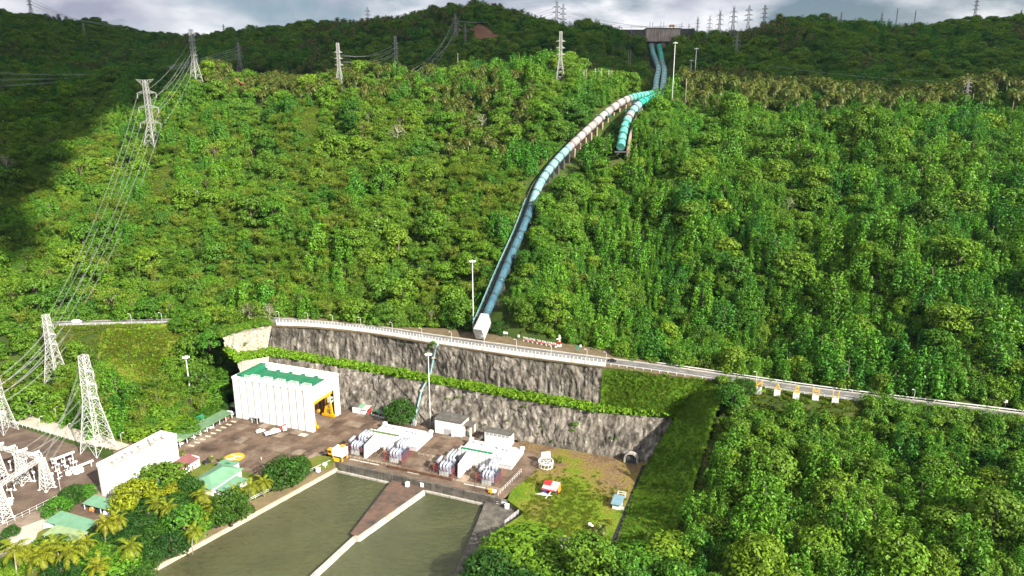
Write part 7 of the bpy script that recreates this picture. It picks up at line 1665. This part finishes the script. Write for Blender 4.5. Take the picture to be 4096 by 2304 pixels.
def region(i):
    x_, y_ = ppx[i], ppy[i]
    if y_ > 1500 and x_ > 2500:
        if dr_[i] < 24: return 'just below the road', 'just below the road at right'
        rg = 'beside the grassy embankment' if x_ < 2950 else 'below the yellow letters' if x_ < 3450 else 'below the right end of the road'
        return rg, rg
    if x_ < 1100 and y_ > 1250:
        rg = 'above the substation' if x_ < 480 else 'below the left stretch of road'; return rg, rg
    if x_ < 1950:
        rg = 'above the left stretch of road' if x_ < 1050 else 'above the parapet, left of the tall mast'; return rg, rg
    rg = 'above the welcome letters' if x_ < 2300 else 'above the grassy bank' if x_ < 2850 else 'uphill of the yellow letters' if x_ < 3450 else 'uphill of the right end of the road'
    return rg, rg
def sized(i): return 'large ' if scl[i] > 1.4 else 'small ' if scl[i] < 0.9 else 'medium '
nameof = {0:('broadleaf_tree','leafy green tree'),1:('creeper_covered_tree','tree smothered in green creepers'),2:('feathery_tree','olive feathery tree'),3:('bamboo_clump','arching olive bamboo clump'),6:('pale_tree','pale grey-leaved tree')}
for i in np.concatenate([pc, bc, ac]):
    nm, lab = nameof[int(kind[i])]; rg, gr = region(i)
    tree_thing(nm, kinds[kind[i]], int(var[i]), (X[i],Y[i],Z[i]), rot[i], float(scl[i]), sized(i)+lab+(' at the road edge ' if dr_[i] < 15 and 'road' not in rg and len((lab+rg).split()) < 11 else ' ')+rg, 'bamboo' if kind[i] == 3 else 'tree', sized(i)+nm.replace('_',' ')+', '+gr)
for i in cc:
    rg = 'on the crest right of the penstock' if ppx[i] > 2500 else 'on the upper hillside left of the penstock'
    tree_thing('coconut_palm', 'palm', int(var[i]), (X[i],Y[i],Z[i]), rot[i], float(scl[i]), 'coconut palm standing in the grove '+rg, 'palm', 'coconut palms '+rg)
ms = ~single
gn_scatter('hillside_forest', X[ms & ~far], Y[ms & ~far], Z[ms & ~far], pid[ms & ~far], scl[ms & ~far], rot[ms & ~far], 'dense green forest covering the hillside above the road')
gn_scatter('far_forest', X[ms & far], Y[ms & far], Z[ms & far]-0.5, pid[ms & far], scl[ms & far]*1.2, rot[ms & far], 'dark forest on the far ridges under the skyline')
# undergrowth fills the floor
Xu, Yu = grid_pts(185, 640, 3.7, 33)
rs_ = [p for p in ROAD if p.x > PX(2840,1510)]; ex = [q for o_ in (-7.5,-9.5,-12,-14.5,-17,-19.5,-22,-24) for q in off(rs_, o_)]; ex = np.array([(q.x+k*dx, q.y) for q in ex for k, dx in ((0,0),(1,1.6))]); ex = ex+np.random.default_rng(8).normal(0, 0.7, ex.shape); ex = ex[~blocked(ex[:,0], ex[:,1])]
Xu = np.concatenate([Xu, ex[:,0]]); Yu = np.concatenate([Yu, ex[:,1]]); Zu = terrain(Xu, Yu); k = len(Xu)
pu = np.array([PIDX[('bush', v)] for v in rng.integers(0,3,k)])
gn_scatter('undergrowth', Xu, Yu, Zu-0.4, pu, rng.uniform(0.7,1.35,k), rng.random(k)*6.28, 'bushes and creepers on the forest floor')
# creepers along the bench, on the grassy bank and embankment
def strip_pts(la, lb, n, seed):
    rng = np.random.default_rng(seed); a, b = pair_resample([la, lb], 1.0); o_ = []
    for _ in range(n):
        i = int(rng.integers(0, len(a)-1)); t = rng.random(); p = a[i].lerp(b[i], t).lerp(a[i+1].lerp(b[i+1], t), rng.random()); o_.append(tuple(p))
    return np.array(o_)
make_bush(301, 1.6, 1.0, 'leaf_bench', 'benchbush'); make_bush(302, 1.1, 1.2, 'leaf_bench', 'benchbush')
def make_tuft(seed, matn='grass_blades', kd_='tuft'):
    rng = np.random.default_rng(seed); k = 46; c = np.stack([rng.normal(0,0.55,k), rng.normal(0,0.55,k), 0.28+0.2*rng.random(k)], -1)
    v, f = cards(c, np.tile([0.3,-0.3,0.5],(k,1)), 0.75, rng, 0.28, 0.7, np.array([0,0,1.0])); proto(kd_, None, crown_mesh(kd_, v, f, matn))
make_tuft(311); make_tuft(312); make_tuft(313, 'field_blades', 'fieldtuft'); make_tuft(314, 'field_blades', 'fieldtuft')
for k_ in ('benchbush','tuft','fieldtuft'):
    for i, (tr, cr) in enumerate(PROTO[k_]):
        ob = bpy.data.objects.new('p%03d' % len(order), cr); inst_col.objects.link(ob); PIDX[(k_,i)] = len(order); order.append(ob)
P = strip_pts(INN2, OUTL, 1500, 5); k = len(P)
gn_scatter('bench_creepers', P[:,0], P[:,1], P[:,2]+0.1, np.array([PIDX[('benchbush', v)] for v in rng.integers(0,2,k)]), rng.uniform(0.6,1.7,k), rng.random(k)*6.28, 'bright green creepers growing along the bench of the rock cut')
P = np.concatenate([strip_pts(GF_T, GF_B, 2000, 6), strip_pts(EM_T, EM_B, 4200, 7)]); k = len(P)
pt = np.array([PIDX[('tuft', v)] if rng.random() < 0.96 else PIDX[('benchbush', v)] for v in rng.integers(0,2,k)])
gn_scatter('bank_grass', P[:,0], P[:,1], P[:,2]-0.05, pt, rng.uniform(0.35,0.9,k), rng.random(k)*6.28, 'long grass on the banks closing the right end of the rock cut')
# ================================================================== trees one can tell apart
PW = {'dense':11.5,'broad':10.0,'golden':12.0,'bright':10.0,'airy':9.5,'pale':8.0,'vine':8.0,'bush':6.0}
PH = {'dense':8.8,'broad':10.5,'golden':8.5,'bright':9.0,'airy':10.5,'pale':9.5,'vine':10.0,'bush':3.5}
def plant(kind, px, py, wpx, hpx, label, name='tree', var=0, z=None, cat='tree', group=None):
    b = G(px, py, 0.0 if z is None else z); b = (b[0], b[1], b[2]) if z is not None else (b[0], b[1], max(-0.1, ground(b[0], b[1])))
    D = proj(b)[2]; wm = 1.18*wpx*D/FPX; hm = hpx*D/FPX*1.04
    t = tree_thing(name, kind, var, b, random.random()*6.28, 1.0, label, cat, group); s_ = wm/PW[kind]; t.scale = (s_, s_, hm/PH[kind]); return t
plant('dense',1605,1688,120,118,'dark round tree standing at the foot of the rock cut','round_tree',0)
plant('dense',1140,1940,165,150,'large dark round tree on the channel bank beside the yard','round_tree',1); plant('dense',1195,1905,95,100,'dark tree merging into the large round one on the channel bank','round_tree',2)
plant('dense',925,2085,150,150,'dark round tree overhanging the channel water','round_tree',2); plant('dense',862,2085,70,60,'low dark tree left of the one overhanging the water','round_tree',0)
plant('broad',640,1945,175,125,'broad olive-green tree in front of the white office block','broad_tree',2)
plant('golden',545,2032,190,120,'large golden-yellow tree in front of the office block','golden_tree'); plant('golden',690,2000,110,70,'smaller golden tree right of the large one','golden_tree')
plant('dense',765,1985,110,110,'dark green tree left of the sage-green office roof','round_tree',1); plant('dense',700,2050,150,85,'dark green tree below the small golden one','round_tree',0); plant('dense',600,2075,170,80,'wide dark green tree in the middle of the grove by the channel','round_tree',2)
plant('bright',745,2150,170,150,'bright green tree by the channel fence','leafy_tree'); plant('dense',640,2170,150,110,'dark tree left of the bright one by the channel fence','round_tree',1); plant('dense',480,2130,190,85,'long dark canopy right of the twin carports','round_tree',0)
plant('bright',480,2300,210,90,'bright green tree at the bottom left above the channel fence','leafy_tree'); plant('dense',470,2225,130,70,'dark rounded tree behind the bottom bright green one','round_tree',2); plant('broad',110,2260,150,90,'olive leafy tree at the bottom left edge','broad_tree',4); plant('broad',180,2215,130,70,'olive leafy tree behind the bottom left palms','broad_tree',0); plant('dense',600,2260,110,110,'dark green tree beside the lower channel fence','round_tree',1)
plant('dense',290,2010,105,95,'dark green round tree left of the arched carport','round_tree',1); plant('bright',230,2052,100,75,'small bright tree above the twin carports','leafy_tree'); plant('bright',350,1985,70,60,'small bright tree at the corner of the office block','leafy_tree'); plant('dense',48,2140,62,50,'small dark round shrub on the pale drive','round_tree',0); plant('dense',4,2200,70,70,'dark shrub at the left edge','round_tree',1); plant('broad',150,1955+230,60,30,'low shrub beside the pale drive','broad_tree',4)
plant('dense',1002-95,1640+5,42,42,'clipped dark bush between the carports','round_tree',0)
plant('bright',2925,1615,112,95,'bright green round tree at the road bend above the embankment','leafy_tree',0,34); plant('dense',2985,1575,90,80,'darker tree behind the bright round one at the road','round_tree',1,37)
plant('dense',1878,1322,58,62,'dark bush beside the foot of the tall mast by the road','round_tree',2,ROAD_Z); plant('dense',1995,1332,75,62,'dark bush right of the white anchor block','round_tree',0,ROAD_Z)
plant('broad',835,1668,110,45,'broad olive tree beside the floodlight mast left of the hall','broad_tree',2); plant('broad',640,1725,200,60,'wide olive tree behind the office block','broad_tree',0); plant('broad',730,1730,140,50,'olive tree hanging over the long carport','broad_tree',3); plant('bright',870,1610,120,65,'bright green tree wall beside the hall end','leafy_tree'); plant('broad',905,1590,80,65,'green tree close behind the hall end','broad_tree',1); plant('bright',840,1540,120,60,'bright green tree on the slope left of the hall','leafy_tree')
for k, (px, py, w_, h_, kd) in enumerate(((2080,2235,280,110,'broad'),(1960,2330,260,150,'dense'),(2180,2330,230,120,'broad'),(2060,2420,300,150,'dense'),(2420,2350,200,100,'airy'),(2560,2330,240,120,'broad'),(2300,2380,240,120,'dense'),(2690,2270,230,130,'broad'),(2480,2420,260,130,'dense'))):
    plant(kd,px,py,w_,h_,('broad olive tree over the wing apron corner','dark tree over the bottom of the wing apron','olive tree left of the tiny post hut','dark tree at the bottom edge below the wing apron','airy tree at the bottom right of the tiny post hut','leafy tree at the foot of the embankment by the bottom edge','dark tree below the tiny post hut','leafy tree on the lower embankment','dark tree at the bottom edge under the embankment')[k],'foreground_tree',k,0.0)
plant('bush',2235,2130,28,22,'small yellow-green bush in the grass left of the post hut','small_bush',0,0.0,'bush'); plant('bush',2310,1790,34,26,'young bush at the cliff foot','small_bush',1,0.0,'bush'); plant('airy',2245,1852,40,34,'small feathery shrub beside the ring frame','small_shrub',0,0.0,'shrub')
for k, (px, py) in enumerate(((2268,1710),(2360,1745),(2130,1705),(1740,1600),(1870,1585),(1640,1480),(1795,1440))):
    z_ = 14.0 if py > 1650 else 17.0
for k, (px, py, sc) in enumerate(((245,2265,1.25),(300,2300,1.3),(352,2240,1.1),(425,2190,1.1),(455,2160,1.1),(500,2150,1.0),(640,2075,1.1),(665,2110,1.0),(848,2105,1.2),(835,2060,1.1),(955,2010,0.9),(1000,2010,1.0),(1056,1985,1.0),(75,2330,1.4),(185,2320,1.4),(550,2270,1.2),(410,2330,1.1),(770,2210,1.0),(815,2130,1.0),(130,2290,1.1))):
    tree_thing('coconut_palm', 'goldpalm', k, G(px,py), k*1.3, sc, 'yellow-green coconut palm in the grove between the carports and the channel' if px < 900 else ('yellow-green coconut palm on the lawn beside the sage-green office, '+('left','middle','right')[min(2,max(0,k-10))]), 'palm', 'palms by the channel')
for k, (px, py) in enumerate(((2400,2140),(2375,2170),(850,1850),(895,1852),(945,1862),(730,1822))): tree_thing('small_palm', 'smallpalm', 0, G(px,py), k, 1.0 if k < 2 else 0.7, ('small palm on the field near the drain','small yellowish palm behind the post hut','first small palm beside the helipad','second small palm beside the helipad','third small palm beside the helipad','small palm at the office block corner')[k], 'palm')
# tufts growing out of the rock faces
def on_cliff(f_idx, t, lower):
    A, B2 = (OUTL, FOOTL) if lower else (TOPL, INNL); i = min(int(f_idx), len(A)-2); f = f_idx-i
    return Vector(A[i]).lerp(Vector(A[i+1]), f).lerp(Vector(B2[i]).lerp(Vector(B2[i+1]), f), t)
for k, (fi, t, lo, s_) in enumerate(((7.75,0.40,True,0.75),(7.75,0.52,True,0.6),(7.1,0.15,True,0.35),(6.9,0.55,True,0.3),(7.3,0.72,True,0.3),(7.35,0.55,True,0.25),(6.25,0.22,True,0.45),(6.1,0.30,True,0.5),(5.9,0.12,False,0.5),(5.85,0.3,False,0.45),(5.8,0.5,False,0.4),(5.95,0.02,False,0.6),(5.5,0.15,False,0.3),(8.3,0.55,True,0.5),(7.5,0.85,True,0.3),(6.6,0.75,True,0.25))):
    p = on_cliff(fi, t, lo); tr_, cr_ = PROTO['bush'][k % 3]; o_ = link('rock_plant', cr_, None); o_.location = p+Vector((-SW[0]*0.4,-SW[1]*0.4,-0.6)); o_.scale = (s_,s_*0.8,s_); o_.rotation_euler = (0,0,k)
    tag(o_, 'green plant growing out of the '+('lower' if lo else 'upper')+' rock face', 'plant', 'plants on the '+('lower' if lo else 'upper')+' rock face')
# field grass tufts
rg2 = np.random.default_rng(9); bx0 = np.array(FIELD); k = 5200
fx = rg2.uniform(bx0[:,0].min(), bx0[:,0].max(), k); fy = rg2.uniform(bx0[:,1].min(), bx0[:,1].max(), k); mm = in_poly(fx, fy, FIELD)
wv = (fx*SW[0]+fy*SW[1]-B0[0]*SW[0]-B0[1]*SW[1]); mm &= (wv < 0+rg2.normal(0,5,k)) & (noise2(fx, fy, 91, 3, 1/14.0) > -0.15)
fx, fy = fx[mm], fy[mm]; k = len(fx)
gn_scatter('field_tufts', fx, fy, np.full(k, -0.2), np.array([PIDX[('fieldtuft', v)] for v in rg2.integers(0,2,k)]), rg2.uniform(0.5,1.0,k), rg2.random(k)*6.28, 'tufts of grass on the field right of the deck')

for k, (px, py, w_, h_, kd) in enumerate(((570,2140,130,90,'dense'),(520,2190,140,90,'dense'),(690,2215,120,100,'dense'),(400,2260,150,80,'broad'),(330,2290,150,80,'dense'),(250,2330,160,90,'dense'),(60,2290,150,80,'dense'),(830,2110,90,70,'dense'),(780,2060,90,60,'bright'),(680,2120,110,70,'bright'),(560,2310,150,80,'dense'),(300,2240,110,50,'broad'),(20,2330,120,80,'broad'))):
    plant(kd, px, py, w_, h_, 'green tree filling the grove between the carports and the channel', 'grove_tree', k, None, 'tree', 'trees filling the channel grove')

for k, (px, py, w_, h_, kd) in enumerate(((862,1352,80,75,'broad'),(930,1305,80,80,'airy'),(995,1297,90,100,'pale'),(1050,1290,60,50,'broad'),(1080,1292,50,90,'pale'),(840,1390,80,80,'bright'),(1010,1308,50,30,'bright'),(850,1330,90,100,'broad'),(900,1310,90,100,'airy'))):
    plant(kd, px, py, w_, h_, ('leafy tree at the left tip of the rock cut','feathery tree above the left end of the rock cut','pale slender tree above the left end of the rock cut','green tree above the pale left rock, by the road','pale bare-stemmed tree at the start of the parapet','bright tree below the left tip of the rock cut','bright bush hanging over the pale left rock','leafy tree left of the rock cut, upper one','feathery tree by the road left of the rock cut')[k], 'cliff_edge_tree', k, ROAD_Z-1.5 if px > 880 else 32)

for k, (px, py, w_, h_, kd) in enumerate(((735,1318,90,60,'broad'),(790,1322,100,75,'airy'),(840,1318,80,60,'bright'),(905,1306,80,60,'broad'),(965,1302,80,55,'broad'),(1035,1300,80,50,'bright'),(40,1330,110,70,'broad'),(110,1325,100,65,'bright'),(-20,1335,90,80,'bright'))):
    plant(kd, px, py, w_, h_, 'leafy tree standing on the downhill edge of the left stretch of road', 'roadside_tree', k, 36.0, 'tree', 'trees hiding the left stretch of road')
# rough grass and creepers in the clearings
cx_ = []; 
for pl_, n_ in ((LEFT_VERGE,900),(EXTRA_NOGO[2],700),(EXTRA_NOGO[3],500),(GREEN_PATCH[0],900),(GREEN_PATCH[1],900),(EXTRA_NOGO[0],3200)):
    a_ = np.array(pl_); x_ = rg2.uniform(a_[:,0].min(), a_[:,0].max(), n_*2); y_ = rg2.uniform(a_[:,1].min(), a_[:,1].max(), n_*2); m_ = in_poly(x_, y_, pl_); cx_.append(np.stack([x_[m_], y_[m_]], -1))
cx_ = np.concatenate(cx_); z_ = terrain(cx_[:,0], cx_[:,1]); k = len(cx_)
gn_scatter('clearing_creepers', cx_[:,0], cx_[:,1], z_-0.15, np.array([PIDX[('fieldtuft', v)] if rg2.random() < 0.93 else PIDX[('benchbush', v)] for v in rg2.integers(0,2,k)]), rg2.uniform(0.5,1.1,k), rg2.random(k)*6.28, 'rough bright grass and creepers in the hillside clearings')

P = strip_pts(TOPL[:4], [(q[0]-6, q[1]+6, q[2]+0.2) for q in TOPL[:4]], 160, 8); k = len(P)
gn_scatter('cliff_edge_bushes', P[:,0], P[:,1], P[:,2]-0.1, np.array([PIDX[('bush', v)] for v in rg2.integers(0,3,k)]), rg2.uniform(0.35,0.8,k), rg2.random(k)*6.28, 'bushes along the top edge of the pale rock')

P = np.stack([pathR[0].x-2+rg2.normal(0,5,260), pathR[0].y-rg2.uniform(3,24,260)], -1); k = len(P)
gn_scatter('pipe_foot_creepers', P[:,0], P[:,1], terrain(P[:,0], P[:,1])-0.2, np.array([PIDX[('benchbush', v)] for v in rg2.integers(0,2,k)]), rg2.uniform(0.7,1.5,k), rg2.random(k)*6.28, 'low creepers on the slope below the end of the teal penstock')
# ================================================================== clouds overhead, out of frame, that throw the shade on the far hills
m, N, L = new_mat('cloud_white')
o = N('ShaderNodeOutputMaterial'); d = N('ShaderNodeBsdfDiffuse'); t = N('ShaderNodeBsdfTranslucent'); x = N('ShaderNodeMixShader'); x.inputs[0].default_value = 0.82
d.inputs['Color'].default_value = (0.9,0.9,0.92,1); t.inputs['Color'].default_value = (0.93,0.94,0.97,1); L(d.outputs[0], x.inputs[1]); L(t.outputs[0], x.inputs[2]); L(x.outputs[0], o.inputs['Surface'])
def cloud(px_pts, world_pts, alt, label, seed):
    base = [hit(q[0], q[1], 5) if len(q) == 2 else ((q[0]-2048)/FPX*q[2], q[2], ground((q[0]-2048)/FPX*q[2], q[2])+5) for q in px_pts]+[(a, b, ground(a, b)+5) for a, b in world_pts]
    poly = []
    for p in base: t_ = (alt-p[2])/SUN_DIR.z; poly.append((p[0]+SUN_DIR.x*t_, p[1]+SUN_DIR.y*t_))
    # ragged outline
    fine = []; n = len(poly)
    for i in range(n):
        a, b = Vector((*poly[i],0)), Vector((*poly[(i+1)%n],0)); k = max(1, int((b-a).length/12))
        for j in range(k): fine.append(a.lerp(b, j/k))
    fx = np.array([p.x for p in fine]); fy = np.array([p.y for p in fine]); fx = fx+noise2(fx, fy, seed, 5, 1/90.0, 0.62)*75; fy = fy+noise2(fx, fy, seed+1, 5, 1/90.0, 0.62)*75
    pl = list(zip(fx.tolist(), fy.tolist())); x0, x1, y0, y1 = fx.min(), fx.max(), fy.min(), fy.max(); sp = 15.0
    gx, gy = np.meshgrid(np.arange(x0, x1+sp, sp), np.arange(y0, y1+sp, sp)); ins = in_poly(gx, gy, pl)
    th = 30+55*(noise2(gx, gy, seed+2, 4, 1/160.0)+1); lo = alt+8*noise2(gx, gy, seed+3, 3, 1/90.0)
    V = []; F = []; idm = {}
    def vid(i, j, s_):
        if (i,j,s_) not in idm: idm[(i,j,s_)] = len(V); V.append((gx[i,j], gy[i,j], lo[i,j] if s_ == 0 else lo[i,j]+th[i,j]))
        return idm[(i,j,s_)]
    h, w_ = gx.shape; cell = ins[:-1,:-1] & ins[1:,:-1] & ins[:-1,1:] & ins[1:,1:]
    for i in range(h-1):
        for j in range(w_-1):
            if not cell[i,j]: continue
            F.append((vid(i,j,1),vid(i,j+1,1),vid(i+1,j+1,1),vid(i+1,j,1))); F.append((vid(i,j,0),vid(i+1,j,0),vid(i+1,j+1,0),vid(i,j+1,0)))
            for (ii, jj, a, b) in ((i-1,j,(i,j),(i,j+1)),(i+1,j,(i+1,j+1),(i+1,j)),(i,j-1,(i+1,j),(i,j)),(i,j+1,(i,j+1),(i+1,j+1))):
                if not (0 <= ii < h-1 and 0 <= jj < w_-1 and cell[ii,jj]): F.append((vid(*a,0),vid(*b,0),vid(*b,1),vid(*a,1)))
    ob = MB().add(V, F, True).build('cloud', MAT['cloud_white']); tag(ob, label, None, None, 'stuff')
cloud([(-500,1150),(0,1100),(190,960),(320,800),(410,640),(540,450),(700,0,810),(1000,0,815),(1400,0,800),(1800,0,770),(2200,0,720),(2420,300),(2580,372),(2690,350),(3000,322),(3500,378),(4096,392),(4700,400)], [(1300,1000),(1700,1600),(900,2100),(-900,2150),(-1700,1700),(-1000,900)], 1000, 'white cloud overhead shading the far ridges', 3)

# ================================================================== haze over the whole valley
m, N, L = new_mat('haze_air')
o = N('ShaderNodeOutputMaterial'); v = N('ShaderNodeVolumePrincipled'); v.inputs['Color'].default_value = (0.45,0.72,1.0,1); v.inputs['Density'].default_value = 0.000022; v.inputs['Anisotropy'].default_value = 0.2
L(v.outputs[0], o.inputs['Volume'])
hz = MB().box(-3200,3200,-2600,3300,-16,480).build('haze', MAT['haze_air']); tag(hz, 'thin blue haze filling the valley', None, None, 'stuff')
